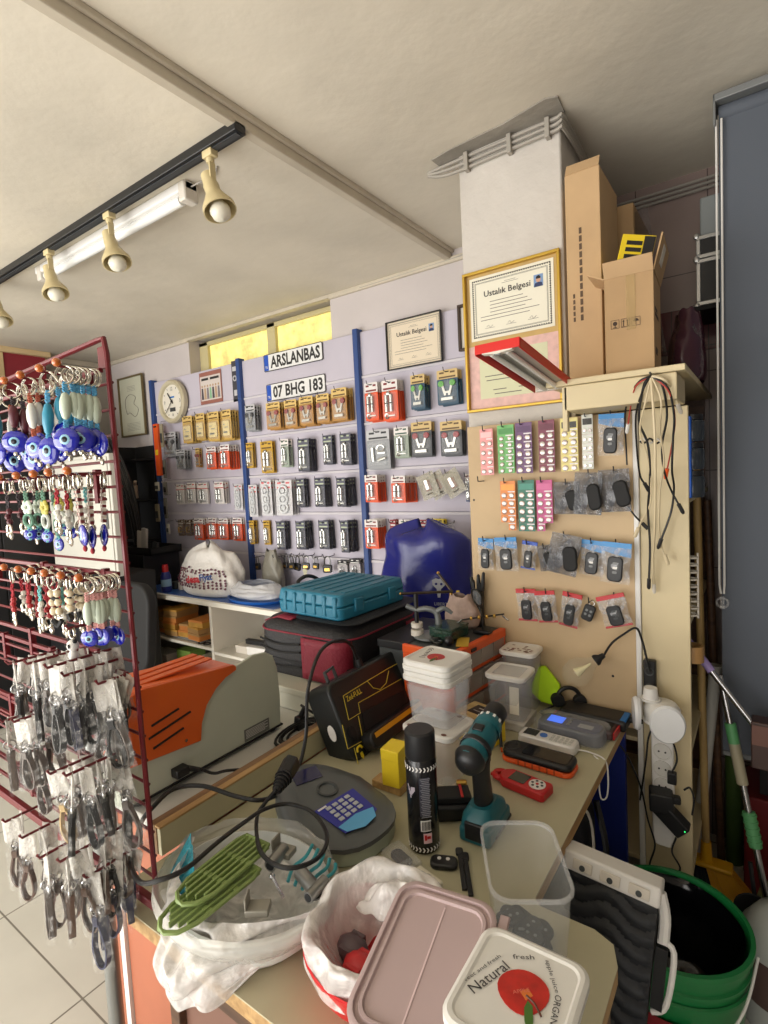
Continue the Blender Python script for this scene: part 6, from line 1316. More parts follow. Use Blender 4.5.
# ---------------------------------------------------------------- hooks and goods on the board
def bhook(x, z, d=.05):
    q = MB(BM).tube([(x, YB, z+.004), (x, YB-d, z+.004), (x, YB-d-.003, z+.022)], .0020, 5).build('hook', hookm, bpy.data.objects['hanging_board'])
def bcard(i, x0, x1, y0, y1, c, hd, lab, rows, miss=None, btn=None):
    Y = YB-.030; a, b = PY(x0, y0, Y), PY(x1, y1, Y); cx = (PY(x0, y0, Y).x+PY(x1, y0, Y).x)/2; w = PY(x1, y0, Y).x-PY(x0, y0, Y).x; h = a.z-PY(x0, y1, Y).z
    t = thing('battery_card', lab, 'battery card', M=T((cx, Y, (a.z+PY(x1, y0, Y).z)/2)) @ WALL)
    m = mat('card '+lab.split()[0]+str(i), c, .35); q = MB(); hh = h*.20; rh = (h-hh)/rows
    q.box(-w/2, w/2, -hh, 0, -.001, .001)
    for r_ in range(rows):
        for s in (-1, 1):
            if miss == (r_, s): continue
            q.box(min(0, s*w/2), max(0, s*w/2), -hh-(r_+1)*rh+.0008, -hh-r_*rh, -.001, .001)
    q.build('card', m, t, smooth=False)
    MB().box(-w*.42, w*.42, -hh*.92, -hh*.35, .001, .0016).build('header_band', mat('card header '+str(i), hd, .4), t, smooth=False)
    q = MB()
    for r_ in range(rows):
        if miss and miss[0] == r_: q.box(-w*.42 if miss[1] > 0 else 0, 0 if miss[1] > 0 else w*.42, -hh-r_*rh-.0045, -hh-r_*rh-.001, .001, .0014)
        else: q.box(0, w*.46, -hh-r_*rh-.0050, -hh-r_*rh-.001, .001, .0014)
    q.build('print', mat('pale strip', (225, 220, 222), .4), t, smooth=False)
    for r_ in range(rows):
        for s in (-1, 1):
            if miss == (r_, s): continue
            M = T((s*w*.25, -hh-(r_+.58)*rh, .001)); rr_ = min(w*.17, rh*.34)
            MB(M).lathe([(.001, .0035), (rr_*.8, .0035), (rr_, .0025), (rr_, 0), (.001, 0)], 12).build('cell', btn or chrome, t)
    bhook(cx-w*.12, (a.z+PY(x1, y0, Y).z)/2-.010, .045)
bc = [(479.5, 492.5, 429, 475, (226, 150, 150), (236, 190, 190), 'pink battery card, leftmost of the upper row', 4),
      (497, 513.5, 425, 473, (104, 176, 96), (70, 140, 70), 'light green battery card, second in the upper row', 6),
      (515, 531.5, 422.5, 473, (104, 66, 110), (84, 50, 92), 'violet battery card, third in the upper row', 5),
      (538, 554, 420, 472, (120, 40, 66), (100, 30, 54), 'dark wine red battery card in the upper row', 5),
      (560, 577.5, 418, 471, (222, 208, 130), (50, 46, 40), 'yellow battery card with a black top stripe', 5),
      (581.5, 592.5, 414.5, 469, (214, 216, 206), (50, 46, 40), 'white battery card with a black top stripe', 5)]
for i, a in enumerate(bc): bcard(i, *a, btn=mat('pale cell', (196, 186, 180), .25, .6))
bc2 = [(500, 515, 481, 530, (222, 130, 50), (236, 160, 60), 'orange battery card with a missing cell, lower row', 5, (4, -1)),
       (517.5, 534, 480, 531, (30, 106, 84), (60, 140, 120), 'dark green battery card in the lower row', 5, None),
       (536, 552, 480, 531, (190, 70, 130), (206, 100, 150), 'magenta battery card with a missing cell, lower row', 5, (4, 1))]
for i, a in enumerate(bc2): bcard(i+6, *a, btn=mat('pale cell', (196, 186, 180), .25, .6))
p = PY(484, 482, YB); bhook(p.x, p.z, .05)
# key fobs in sachets
sil = film('silver sachet film', (206, 208, 212), .12, .60, 18)
dfilm = film('smoky sachet film', (96, 98, 104), .42, .85, 14, .12)
def sachet(kind):
    """unit sachet .075 x .10 hanging from its top centre"""
    t = thing('fob_sachet', 'x', 'key fob sachet'); w, h = .075, .10
    if kind != 'dark':
        q = MB(WALL).prism(rrect(.040, .062, .012, 4, 0, -.064), .002, .012).build('key_fob', black, t, bevel=.003)
        for i in range(3): MB(WALL).prism(rrect(.012, .006, .002, 2, 0, -.050-.011*i), .012, .0128).build('button', [grey, white, grey][i] if kind != 'red' else dgrey, t)
    else:
        MB(WALL).prism(rrect(.036, .062, .014, 4, .004, -.060), .002, .014, RZ(.25)).build('key_fob', blackm, t, bevel=.004)
    b = MB(WALL)
    for s in (-1, 1):
        b.grid(lambda u, v: ((u-.5)*w*(1+.04*math.sin(v*9)), -.012-v*(h-.012), s*(.003+.010*math.sin(PI*u)*math.sin(PI*v))+.003*noise.noise(Vector((u*6, v*6, s)))), 8, 8)
    b.build('film', {'blue': sil, 'red': sil, 'dark': dfilm, 'bluezip': sil}[kind], t)
    if kind == 'blue': MB(WALL).prism([(-w/2, 0), (w/2, 0), (w/2, -.034), (.0, -.030), (-w/2, -.022)], -.001, .0025).build('header', mat('sachet blue header', (30, 130, 196), .35), t, smooth=False)
    if kind in ('red', 'bluezip'):
        c = red if kind == 'red' else mat('zip blue', (40, 80, 180), .4)
        MB(WALL).box(-w/2-.002, w/2+.002, -.014, 0, -.0015, .003).build('zip_strip', c, t, bevel=.001); MB(WALL).box(-w/2, w/2, -h-.001, -h+.006, -.001, .002).build('bottom_strip', c, t, bevel=.001)
    if kind == 'dark': MB(WALL).box(-w/2, w/2, -.012, .0, -.001, .001).build('zip_strip', dfilm, t)
    return t
SC = {k: Proto(sachet(k)) for k in ('blue', 'red', 'dark', 'bluezip')}
def hang(kind, x0, y0, x1, y1, tilt, lab, Y=None, grp=None):
    Y = Y or YB-.030; a, b = PY(x0, y0, Y), PY(x1, y1, Y); w = b.x-a.x; h = a.z-b.z
    cx = (a.x+b.x)/2+math.sin(tilt)*h*.0; ct = abs(math.cos(tilt)); 
    k_ = abs(math.sin(tilt)); w2 = max(.02, (w*1.04-k_*h*.35)); h2 = h-k_*w*.25
    topx = cx-math.sin(-tilt)*h2*.5*-1
    SC[kind].put(T((cx+math.sin(tilt)*h2*.5, Y, a.z)) @ RY(tilt), lab, grp, scale=(w2/.075, 1, h2/.10)); bhook(cx, a.z-.012, .05)
hang('blue', 598, 415, 624, 455, .04, 'blue topped fob sachet at the top right of the board', YB-.05)
hang('dark', 554, 482, 580, 514, .0, 'smoky fob sachet with pink zip, leftmost of the dark row', YB-.04)
hang('dark', 574, 473, 602, 515, .05, 'smoky fob sachet in the middle of the dark row', YB-.06)
hang('dark', 599, 470, 630, 512, -.03, 'smoky fob sachet at the right end of the dark row', YB-.045)
hang('blue', 478, 538, 494, 570, .03, 'narrow blue topped fob sachet at the left edge of the board')
hang('blue', 495, 537, 518, 572, -.05, 'blue topped fob sachet, second from the left edge of the board', YB-.045)
hang('bluezip', 521, 541, 537, 570, .12, 'small fob sachet with blue zip strips')
hang('dark', 538, 545, 553, 572, -.15, 'slim smoky sachet with a silver key fob', YB-.03)
hang('dark', 548, 534, 580, 577, .18, 'large dark grey sachet in the middle of the third row', YB-.055)
hang('blue', 580, 540, 605, 577, .10, 'blue topped fob sachet left of the rightmost one', YB-.035)
hang('blue', 601, 542, 631, 585, .08, 'big blue topped fob sachet at the right end of the third row', YB-.055)
hang('red', 517, 588, 537, 622, -.06, 'red zipped fob sachet, leftmost of the bottom row')
hang('red', 536, 590, 557, 624, -.12, 'red zipped fob sachet, second in the bottom row', YB-.045)
hang('red', 560, 592, 581, 629, .16, 'red zipped fob sachet in the middle of the bottom row')
hang('red', 599, 594, 630, 631, -.28, 'tilted red zipped fob sachet at the right of the bottom row', YB-.05)
p = PY(592, 604, YB-.02); t = thing('loose_key_fob', 'black car key fob hanging without a bag in the bottom row', 'key fob', M=T(p) @ RY(.35)); MB(WALL).prism(rrect(.036, .055, .009, 4, 0, -.030), 0, .012).build('shell', black, t, bevel=.003)
for i in range(4): MB(WALL).prism(circ(.0045, 8, -.007+.014*(i % 2), -.022-.014*(i//2)), .012, .0128).build('button', grey, t)
MB(WALL).ring(.008, .0012, (0, .004, .006), ax='Z').build('ring', chrome, t); bhook(p.x-.005, p.z+.004, .04)
# big clear lamp bulb hanging from its socket, cord over the board
pa = [PY(640, 640, 1.775), PY(640, 660, 1.775)]
L1 = [PY(604, 655, 1.76), PY(612, 643, 1.757), PY(624, 634, 1.757), PY(636, 628, 1.757), PY(642, 640, 1.76), PY(647, 660, 1.757), PY(650, 672, 1.757)]
t = thing('lamp_socket', 'black lamp socket with a large clear bulb held by its cord against the board', 'lamp', tuple(L1[0])); LM = T(-L1[0]); MB(LM).tube([tuple(p) for p in L1], .0035, 7, k=5).build('cord', cab, t)
d = (PY(584, 668, 1.735)-L1[0]).normalized(); A = L1[0]; fr_ = frame(A, d.orthogonal(), d.cross(d.orthogonal())); fr_ = LM @ fr_
MB(fr_).lathe([(.001, -.002), (.008, 0), (.010, .014), (.018, .026), (.018, .034), (.001, .034)], 16).build('socket', black, t)
MB(fr_).lathe([(.016, .034), (.022, .05), (.040, .075), (.046, .10), (.038, .13), (.020, .146), (.001, .15)], 24).build('bulb', mat('thin clear glass', (225, 225, 205), .04, clear=.10), t)
MB(fr_).lathe([(.003, .05), (.007, .075), (.016, .105), (.001, .108)], 12).build('filament_cone', mat('pale filament cone', (236, 226, 180), .3), t)
# bundle of leads from a nail on the header
t = thing('lead_bundle', 'bundle of thin black and cream leads hanging from a nail', 'cables', tuple(PY(651, 375, 1.6))); O = PY(651, 375, 1.6); QM = T(-O)
MB(QM).cyl((O.x, 1.625, O.z), (O.x, 1.585, O.z+.004), .003, n=8).build('nail', dm, t)
crm = mat('cream cable', (206, 190, 156), .45); redc = mat('red cable', (180, 60, 50), .45)
def lead(px, m, r=.0028, Ys=(1.60, 1.75), endk=None):
    n = len(px); pts = [PY(x, y, Ys[0]+(Ys[1]-Ys[0])*min(1, max(0, (i-1)/(n-2)*1.3))) for i, (x, y) in enumerate(px)]
    MB(QM).tube([tuple(p) for p in pts], r, 6, k=6).build('lead', m, t)
    if endk:
        e = pts[-1]; d = (pts[-1]-pts[-2]).normalized(); MB(QM).tube([tuple(e-d*.004), tuple(e+d*.022), tuple(e+d*.028)], [.0055, .0055, .003], 8).build('lead_plug', endk, t)
lead([(651, 376), (640, 381), (630, 395), (625, 415), (626, 445), (627, 465)], cab)
lead([(650, 377), (643, 390), (636, 415), (637, 450), (640, 475), (645, 484)], cab, endk=black)
lead([(651, 377), (644, 385), (639, 420), (648, 445), (650, 480), (648, 510), (650, 545), (649, 580)], cab, .0032, endk=black)
lead([(651, 377), (646, 400), (640, 430), (648, 460), (651, 500), (641, 522), (638, 529)], crm, endk=crm)
lead([(652, 377), (661, 400), (660, 430), (664, 460), (660, 490), (659, 525), (661, 545), (665, 556)], crm, endk=crm)
lead([(652, 377), (662, 385), (667, 415), (662, 445), (664, 470), (671, 490), (679, 505)], cab, .003, (1.60, 1.73), endk=black)
lead([(653, 377), (668, 388), (674, 415), (673, 440), (672, 470), (674, 488), (671, 512), (661, 540)], cab, .003, (1.60, 1.74), endk=black)
lead([(653, 377), (669, 392), (675, 420), (671, 450), (667, 470)], redc, .002, (1.60, 1.74), endk=orange)
lead([(652, 376), (665, 380), (673, 392), (678, 405)], crm, .004, (1.60, 1.66), endk=offwhite)
lead([(650, 377), (636, 386), (631, 405), (628, 425)], redc, .002, (1.60, 1.7), endk=white)
lead([(651, 378), (655, 440), (655, 520), (653, 560), (654, 585)], crm, .004, (1.6, 1.77), endk=offwhite)
t2 = thing('short_lead', 'short black lead poking out below the smoky sachets', 'cable', tuple(PY(628, 507, 1.77))); O2 = PY(628, 507, 1.77); MB(T(-O2)).tube([tuple(PY(628, 507, 1.77)), tuple(PY(636, 517, 1.77)), tuple(PY(646, 527, 1.775))], .003, 6, k=4).build('cable', cab, t2); MB(T(-O2)).cyl(tuple(PY(642, 523, 1.773)), tuple(PY(648, 529, 1.775)), .006, n=8).build('plug', black, t2)
t2 = thing('woven_bracelet', 'black and white twisted cord tied across the leads', 'cord', tuple(PY(652, 441, 1.735))); O2 = PY(652, 441, 1.735)
for s in (0, 1): MB(T(-O2)).tube([tuple(PY(640+i*3.2, 441+2.5*math.sin(i*1.5+s*PI), 1.735-.004*math.cos(i*1.5+s*PI))) for i in range(8)], .003, 6, k=3).build('strand', [cab, offwhite][s], t2)
# ---------------------------------------------------------------- sockets, power strip, adapters
p0, p1 = PY(644, 658, 1.79), PY(657, 697, 1.79); t = thing('socket_strip', 'small black socket strip on the cream end panel', 'socket', ((p0.x+p1.x)/2, 1.782, p1.z)); w = p1.x-p0.x; h = p0.z-p1.z
MB().box(-w/2, w/2, -.012, .012, 0, h).build('body', black, t, bevel=.004)
for i in range(2): MB(T((0, -.0125, h*(.28+.44*i)))).ring(.012, .002, ax='Y').build('socket_ring', dgrey, t)
c = PY(662, 713, 1.72); t = thing('folding_lamp', 'white multi disc folding lamp above the power strip', 'lamp', tuple(c))
MB().lathe([(.001, -.045), (.035, -.040), (.047, -.02), (.050, .015), (.040, .03), (.034, .034), (.001, .034)], 28).build('hub', white, t)
MB().cyl((-.03, 0, .034), (-.03, 0, .040), .028, n=18).cyl((-.030, 0, .040), (-.030, 0, .072), .022, .018, n=18).build('neck', white, t)
for (x, y, z, a, rx_, l) in ((.022, -.060, -.006, -.25, .056, 0), (-.066, -.025, -.004, 1.25, .050, 0)):
    MB(T((x, y, z)) @ RZ(-a) @ WALL).lathe([(.001, .010), (rx_*.9, .008), (rx_, .0), (rx_*.95, -.008), (.001, -.010)], 30, None, .85, 1.0).build('light_disc', mat('glossy white disc', (226, 228, 230), .15), t)
MB().lathe([(.046, -.03), (.052, -.026), (.052, -.020), (.047, -.016)], 28).build('rim', white, t)
ps = thing('power_strip', 'white power strip with red switch hanging on the cream panel', 'power strip', M=frame(PY(664, 782, 1.775), (1, 0, .0), (-.05, 0, 1)))
q = [PY(659, 740, 1.775), PY(668, 830, 1.775)]; Ls = (q[0]-q[1]).length
MB().prism(rrect(.060, Ls+.10, .018, 5), 0, .028).build('body', white, ps, bevel=.004)
MB(T((0, Ls/2+.018, .028))).box(-.013, .013, -.010, .010, 0, .006, RZ(-.5)).build('switch', mat('red switch', (150, 30, 30), .3), ps, bevel=.002)
for i in range(4):
    y = Ls/2-.032-i*.054; MB(T((0, y, .028))).lathe([(.026, .0), (.0255, .004), (.0225, .004), (.0215, .0012), (.001, .0012)], 28).build('socket', mat('socket white', (214, 212, 206), .35), ps)
    for s in (-1, 1): MB(T((s*.009, y, .0292))).cyl((0, 0, 0), (0, 0, .0012), .0028, n=8).build('pin_hole', ink, ps)
t = thing('power_adapter', 'black power adapter plugged into the lower sockets', 'adapter', tuple(PY(662, 795, 1.72)), .2); MB().box(-.035, .03, -.025, .03, -.045, .012).box(.01, .05, -.012, .012, -.018, .004).build('body', black, t, bevel=.005)
t = thing('power_adapter', 'black adapter with green light hanging below the first one', 'adapter', M=T(PY(672, 818, 1.72)) @ RY(.75)); MB().box(-.055, .045, -.022, .022, -.024, .024).build('body', black, t, bevel=.005); MB().cyl((.038, -.0225, .012), (.038, -.0235, .012), .0016, n=8).build('indicator', mat('green led', (60, 255, 120), .4, emit=2.5), t)
def wire(lab, pts, Y, r=.0028, m=None, name='hanging_wire'):
    P_ = [PY(x, y, Y if not isinstance(Y, (list, tuple)) else Y[i]) for i, (x, y) in enumerate(pts)]; t = thing(name, lab, 'cable', tuple(P_[0])); MB(T(-P_[0])).tube([tuple(p) for p in P_], r, 6, k=6).build('cable', m or cab, t); return t, P_
wire('black wire falling from the far devices past the power strip', [(608, 735), (625, 752), (640, 785), (648, 820), (655, 845), (650, 868), (668, 885)], 1.74)
wire('black wire curling down left of the power strip', [(640, 800), (646, 760), (648, 740), (652, 728)], 1.755)
wire('black wire drooping from the adapter to the bucket', [(676, 838), (672, 852), (680, 870), (662, 880), (645, 893)], 1.72)
t, q = wire('black plug cable hanging at the right of the power strip', [(668, 735), (674, 745), (677, 760), (672, 772)], 1.71); MB(T(-q[0])).box(q[-1].x-.012, q[-1].x+.012, 1.70, 1.72, q[-1].z-.035, q[-1].z).build('plug', black, t, bevel=.003)
wire('thin wire looping from the adapter towards the broom', [(684, 790), (690, 788), (694, 800), (692, 815)], 1.70)
# ---------------------------------------------------------------- red hand lamp and cartons
ra, rb, rc = PY(475, 346, 1.25), PY(520, 336.5, 1.25), PY(603, 373.5, 1.66)
ux = (rb-ra).normalized(); L_ = rc-rb; M = frame((ra+rb)/2, tuple(ux), tuple(L_)); wl = (rb-ra).length; ll = L_.length
t = thing('red_tube_lamp', 'red hooded fluorescent lamp leaning out from the shelf top', 'lamp', M=M)
rl = mat('red lamp hood', (206, 34, 30), .35)
MB().box(-wl/2, wl/2, -.003, .0, -.024, 0).box(-wl/2, wl/2, 0, ll, -.004, 0).box(-wl/2, -wl/2+.003, 0, ll, -.026, -.004).box(wl/2-.003, wl/2, 0, ll, -.026, -.004).box(-wl/2, wl/2, 0, .003, -.016, -.004).build('hood', rl, t, bevel=.0015)
MB().loft([[(-wl/2+.005, y, -.006), (-wl/4, y, -.017), (0, y, -.010), (wl/4, y, -.017), (wl/2-.005, y, -.006)] for y in (.012, ll-.012)]).build('reflector', mat('matt reflector', (186, 186, 180), .35, .3), t)
MB().prism([(-wl/2+.005, -.005), (wl/2-.005, -.005), (wl/2-.02, -.026), (0, -.031), (-wl/2+.02, -.026)], -.004, .010, Matrix(((1, 0, 0, 0), (0, 0, 1, .002), (0, 1, 0, 0), (0, 0, 0, 1)))).build('end_cap', offwhite, t)
MB().box(-wl/2+.01, wl/2-.01, ll-.02, ll-.008, -.028, -.005).build('end_cap', offwhite, t, bevel=.002)
for s in (-1, 1): MB().cyl((s*.020, .012, -.023), (s*.020, ll-.02, -.023), .007, n=14).build('tube', mat('unlit tube glass', (235, 235, 232), .15), t)
MB().box(-.008, .008, -.001, .003, -.034, -.012).build('switch', grey, t)
kr = mat('kraft cardboard', (178, 146, 106), .75, var=.04, vs=6); kr2 = mat('kraft cardboard light', (190, 158, 118), .75, var=.04, vs=6); kin = mat('cardboard inside', (150, 112, 74), .8)
ZS = 1.851
t = thing('tall_carton', 'tall narrow cardboard carton standing against the column side', 'carton', (-.455, 1.90, ZS)); h1 = 2.53-ZS
MB().box(-.052, .052, -.12, .12, 0, h1-.03).build('body', kr2, t, bevel=.002)
MB(T((0, -.12, h1-.03)) @ RX(-.5)).box(-.05, .05, -.002, .001, 0, .04).build('flap', kr2, t); MB(T((0, .10, h1-.03)) @ RX(.2)).box(-.05, .05, -.12, .0, 0, .003).build('flap', kin, t)
q = MB()
for i in range(12): q.box(-.012, -.004, -.1215, -.1205, .20+i*.024, .218+i*.024)
for i in range(5): q.box(-.034, -.028, -.1215, -.1205, .20+i*.018, .213+i*.018)
q.build('print', mat('carton print', (90, 70, 52), .7), t, smooth=False)
t = thing('back_carton', 'cardboard carton in dark film behind the open carton', 'carton', (-.42, 2.28, ZS)); MB().box(-.05, .05, -.16, .16, 0, .655).build('body', kr, t, bevel=.003)
MB(RY(-.10)).grid(lambda u, v: (.055+.10*u+.015*noise.noise(Vector((u*4, v*4, 1))), -.14+.02*noise.noise(Vector((u*3, v*5, 9))), .62*(1-v)), 8, 14).build('film', mat('smoky film', (90, 84, 84), .12, clear=.45, bump=.6, bs=18), t)
# open carton
a, b = PY(604, 275, 1.66), PY(653, 265, 1.66); wc = .126; hc = .270
t = thing('open_carton', 'open cardboard carton with handling symbols on the shelf top', 'carton', (-.307, 1.665, ZS), math.radians(3)); th = .004
MB().box(-wc/2, wc/2, 0, th, 0, hc).box(-wc/2, wc/2, .19-th, .19, 0, hc).box(-wc/2, -wc/2+th, th, .19-th, 0, hc).box(wc/2-th, wc/2, th, .19-th, 0, hc).box(-wc/2+th, wc/2-th, th, .19-th, 0, th).build('body', kr, t, bevel=.001)
MB(T((0, 0, hc)) @ RX(.55)).box(-wc/2, wc/2, -.002, .002, -.0, .045).build('flap', kr2, t); MB(T((wc/2, 0, hc)) @ RY(.25)).box(-.002, .002, .0, .185, 0, .095).build('flap', kr, t); MB(T((-wc/2, 0, hc)) @ RY(-1.1)).box(-.002, .002, .0, .185, 0, .05).build('flap', kr2, t)
MB(T((wc/2+.003, .05, hc)) @ RY(.25)).box(0, .0012, 0, .05, .03, .08).build('white_label', offwhite, t)
sy = mat('symbol print', (60, 44, 34), .7); zc_ = hc*.52; q = MB(T((0, -.0006, zc_)) @ WALL)
for i in range(3):
    x = -.036+i*.027; 
    for bx in ((x-.011, x+.011, .011, .012), (x-.011, x+.011, -.012, -.011), (x-.011, x-.010, -.012, .012), (x+.010, x+.011, -.012, .012)): q.box(*bx, 0, .0006)
q.prism(circ(.006, 10, -.036, .002), 0, .0006).box(-.037, -.035, -.009, 0, 0, .0006).box(-.041, -.031, -.010, -.008, 0, .0006)
for s in (-1, 1): q.box(-.009+s*.005-.001, -.009+s*.005+.001, -.008, .006, 0, .0006).prism([(-.009+s*.005-.003, .004), (-.009+s*.005+.003, .004), (-.009+s*.005, .009)], 0, .0006)
q.box(-.018, .0, -.010, -.009, 0, .0006).prism([(.010, .0), (.026, .0), (.023, .006), (.018, .008), (.013, .006)], 0, .0006).box(.0175, .0185, -.009, .0, 0, .0006)
q.build('handling_symbols', sy, t, smooth=False)
q = MB()
for y, z, l in ((.03, .17, .06), (.03, .155, .09), (.04, .06, .05), (.04, .05, .04)): q.box(wc/2, wc/2+.0006, y, y+l, z, z+.010)
q.build('print', sy, t, smooth=False)
MB().box(-.006, .018, -.0012, -.0002, .12, hc).build('tape', mat('clear tape', (200, 170, 120), .2, clear=.5), t)
t = thing('yellow_tool_box', 'yellow and black printed box sticking out of the open carton', 'box', M=T((-.325, 1.70, ZS+.205)) @ RZ(.35) @ RX(-.30) @ RY(.25)); MB().box(-.045, .045, -.03, .045, 0, .20).build('body', yellow, t, bevel=.002)
q = MB()
for i in range(3): q.box(-.030, .012, -.0312, -.0302, .165-.022*i, .178-.022*i).box(-.028+.0, .035, -.025+.022*i, -.012+.022*i, .2001, .2008)
q.box(.015, .044, -.0312, -.0302, .10, .195).build('print', ink, t, smooth=False)
t = thing('film_bundle', 'dark wine film bundle behind the shelf at the right of the carton', 'bundle', (-.20, 2.05, ZS+.0)); _, b_, f_ = sack(None, '', '', 0, 0, 0, .055, .12, .22, None, 31, .6, n=22, rough=.03); b_.build('film', mat('wine film', (70, 40, 52), .12, bump=.6, bs=18), t, sub=1)
# ================================================================ RIGHT SIDE: BLIND, BROOMS, BUCKET
bl = mat('grey blue blind fabric', (88, 94, 104), .75, bump=.1, bs=400)
t = thing('roller_blind', 'grey blue roller blind hanging at the right edge', 'blind', (.4, 2.06, .55))
BLM = T((-.4, -2.06, -.55))
MB(BLM).box(-.112, .98, 2.060, 2.063, .62, 2.66).build('fabric', bl, t, smooth=False)
MB(BLM).cyl((-.112, 2.075, 2.665), (.98, 2.075, 2.665), .026, n=20).build('roller', bl, t)
MB(BLM).box(-.125, .98, 2.03, 2.12, 2.690, 2.712).box(-.125, -.118, 2.03, 2.12, 2.62, 2.712).build('bracket_rail', grey, t, bevel=.003)
MB(BLM).box(-.112, .98, 2.054, 2.069, .605, .622).build('bottom_bar', grey, t, bevel=.003)
q = MB(BLM)
zt, zb = 2.64, PY(722, 600, 2.04).z
q.tube([(-.118, 2.045, zt), (-.118, 2.045, zb+.05), (-.114, 2.045, zb+.02)], .0032, 6).tube([(-.104, 2.045, zt), (-.104, 2.045, zb+.05), (-.106, 2.045, zb+.02)], .0032, 6)
q.build('bead_chain', white, t)
MB(BLM).ring(.016, .004, (-.110, 2.045, zb-.01), 18, 6).box(-.116, -.104, 2.040, 2.050, zb-.03, zb+.01).build('chain_weight', clearp, t)
al = mat('aluminium edging', (186, 186, 184), .3, .7)
def flight(x0, x1, z0, z1, lab):
    t = thing('flight_case', lab, 'case', ((x0+x1)/2, 2.40, z0)); w = (x1-x0)/2; h = z1-z0
    MB().box(-w, w, -.10, .12, 0, h).build('body', black, t, bevel=.003)
    for z in (0, h-.014): MB().box(-w-.002, w+.002, -.104, -.09, z, z+.014).build('edge_strip', al, t, bevel=.002)
    for x in (-w-.002, w-.012): MB().box(x, x+.014, -.104, -.09, .014, h-.014).build('edge_strip', al, t, bevel=.002)
    for x in (-w, w): 
        for z in (.0, h): MB().ell((x, -.100, z), .012, .010, .012, 8).build('corner_cap', al, t)
p = lambda x, y: PY(x, y, 2.30)
o = thing('wall_shelf', 'dark bracket shelf under the flight cases', 'shelf', (.05, 2.42, 2.15)); MB().box(-.26, .4, -.13, .13, -.018, -.001).build('board', blackm, o, bevel=.002); MB().box(-.1, -.09, 0, .13, -.12, -.018).box(.2, .21, 0, .13, -.12, -.018).build('bracket', blackm, o)
flight(-.195, .12, 2.151, p(700, 258).z-.005, 'black flight case with aluminium edges on the wall shelf')
flight(-.195, .12, p(700, 258).z-.003, p(700, 236).z, 'thin black flight case lying on top of the lower one')
t = thing('pale_box', 'pale grey box on top of the flight cases', 'box', (-.06, 2.42, p(700, 236).z+.001)); MB().box(-.125, .1, -.11, .11, 0, .135).build('body', mat('pale grey blue box', (150, 156, 156), .5), t, bevel=.006); MB().box(-.06, .1, -.1105, -.110, .04, .12).build('print', mat('tan print', (150, 126, 96), .6), t)
# broom
t = thing('broom', 'broom with wooden handle, yellow head and yellow black bristles', 'broom', (-.17, 2.12, 0))
hz = PY(705, 858, 2.12).z; top = PY(695, 440, 2.12); BRM = T((.17, -2.12, 0))
MB(BRM).cyl((-.168, 2.12, hz), (top.x, 2.14, 1.62), .0125, n=12).build('handle', wood('broom wood', (190, 160, 104), (160, 130, 80), 2), t)
yl = mat('broom yellow', (226, 170, 30), .4); x0, x1 = PY(682, 858, 2.12).x, PY(733, 858, 2.12).x
MB(BRM).box(x0, x1, 2.09, 2.15, hz-.020, hz-.004).build('head', yl, t, bevel=.006); MB(BRM).cyl((-.168, 2.12, hz-.01), (-.168, 2.12, hz+.065), .02, .016, n=14).build('ferrule', yl, t)
def bristle(xa, xb, xc, xd, m, n=26):
    q = MB(BRM)
    for i in range(n):
        for y in (-.018, 0, .018):
            u = (i+R(-.3, .3))/(n-1); q.tube([(xa+(xb-xa)*u, 2.12+y, hz-.018), (xc+(xd-xc)*u+R(-.004, .004), 2.12+y*2.2, .006+R(0, .012))], .0026, 4)
    q.build('bristles', m, t)
bristle(x0+.006, x0+.075, x0-.02, x0+.115, mat('navy bristle', (24, 26, 40), .6)); bristle(x0+.075, x1-.006, x0+.115, x1+.10, mat('yellow bristle', (216, 156, 36), .5))
# other poles
def pole(name, lab, cat, segs, loc=None):
    o = segs[0][1]; t = thing(name, lab, cat, tuple(o)); 
    for pn, a, b, r, m in segs: MB(T(-o)).cyl(tuple(a), tuple(b), r, n=12).build(pn, m, t)
    return t
p_ = lambda x, y, Y: PY(x, y, Y)
gw_ = mat('white tube', (190, 188, 180), .4)
lo = p_(693, 862, 2.2); 
pole('white_pole', 'thick white pole leaning behind the broom', 'pole', [('pole', Vector((p_(694, 870, 2.24).x, 2.24, .02)), p_(716, 665, 2.24), .020, gw_)])
pole('brown_pole', 'dark wooden pole standing behind the broom handle', 'pole', [('pole', Vector((-.135, 2.36, .0)), p_(707, 500, 2.36), .014, dkw)])
a0, a1 = p_(688, 641, 1.95), p_(756, 728, 1.92)
pole('dustpan_stick', 'lavender gripped steel stick of the black dustpan', 'dustpan', [('grip', a0, a0+(a1-a0)*.36, .0125, mat('lavender grip', (160, 140, 196), .5)), ('steel_rod', a0+(a1-a0)*.36, a1, .0095, chrome)])
dp = bpy.data.objects['dustpan_stick']; MB(T(-a0)).box(a1.x-.012, a1.x+.12, a1.y-.03, a1.y+.03, a1.z-.115, a1.z+.03).build('dustpan_box', mat('dark brown box', (64, 44, 40), .4), dp, bevel=.004)
MB(T(-a0)).box(a1.x-.01, a1.x+.11, a1.y-.031, a1.y-.029, a1.z-.04, a1.z+.02).build('label', mat('brown label', (110, 76, 66), .5), dp)
Y_ = [1.98, 1.96, 1.94, 1.92, 1.90, 1.88]; m0, m1, m2, m3, m4, m5 = [p_(x, y, Y) for (x, y), Y in zip(((720, 675), (731, 727), (738, 748), (748, 787), (755, 818), (768, 905)), Y_)]
mg2 = mat('mop green', (84, 150, 96), .5)
d = (m5-m0); L0 = d.length; D_ = d.normalized()
def at(f): return m0+d*f
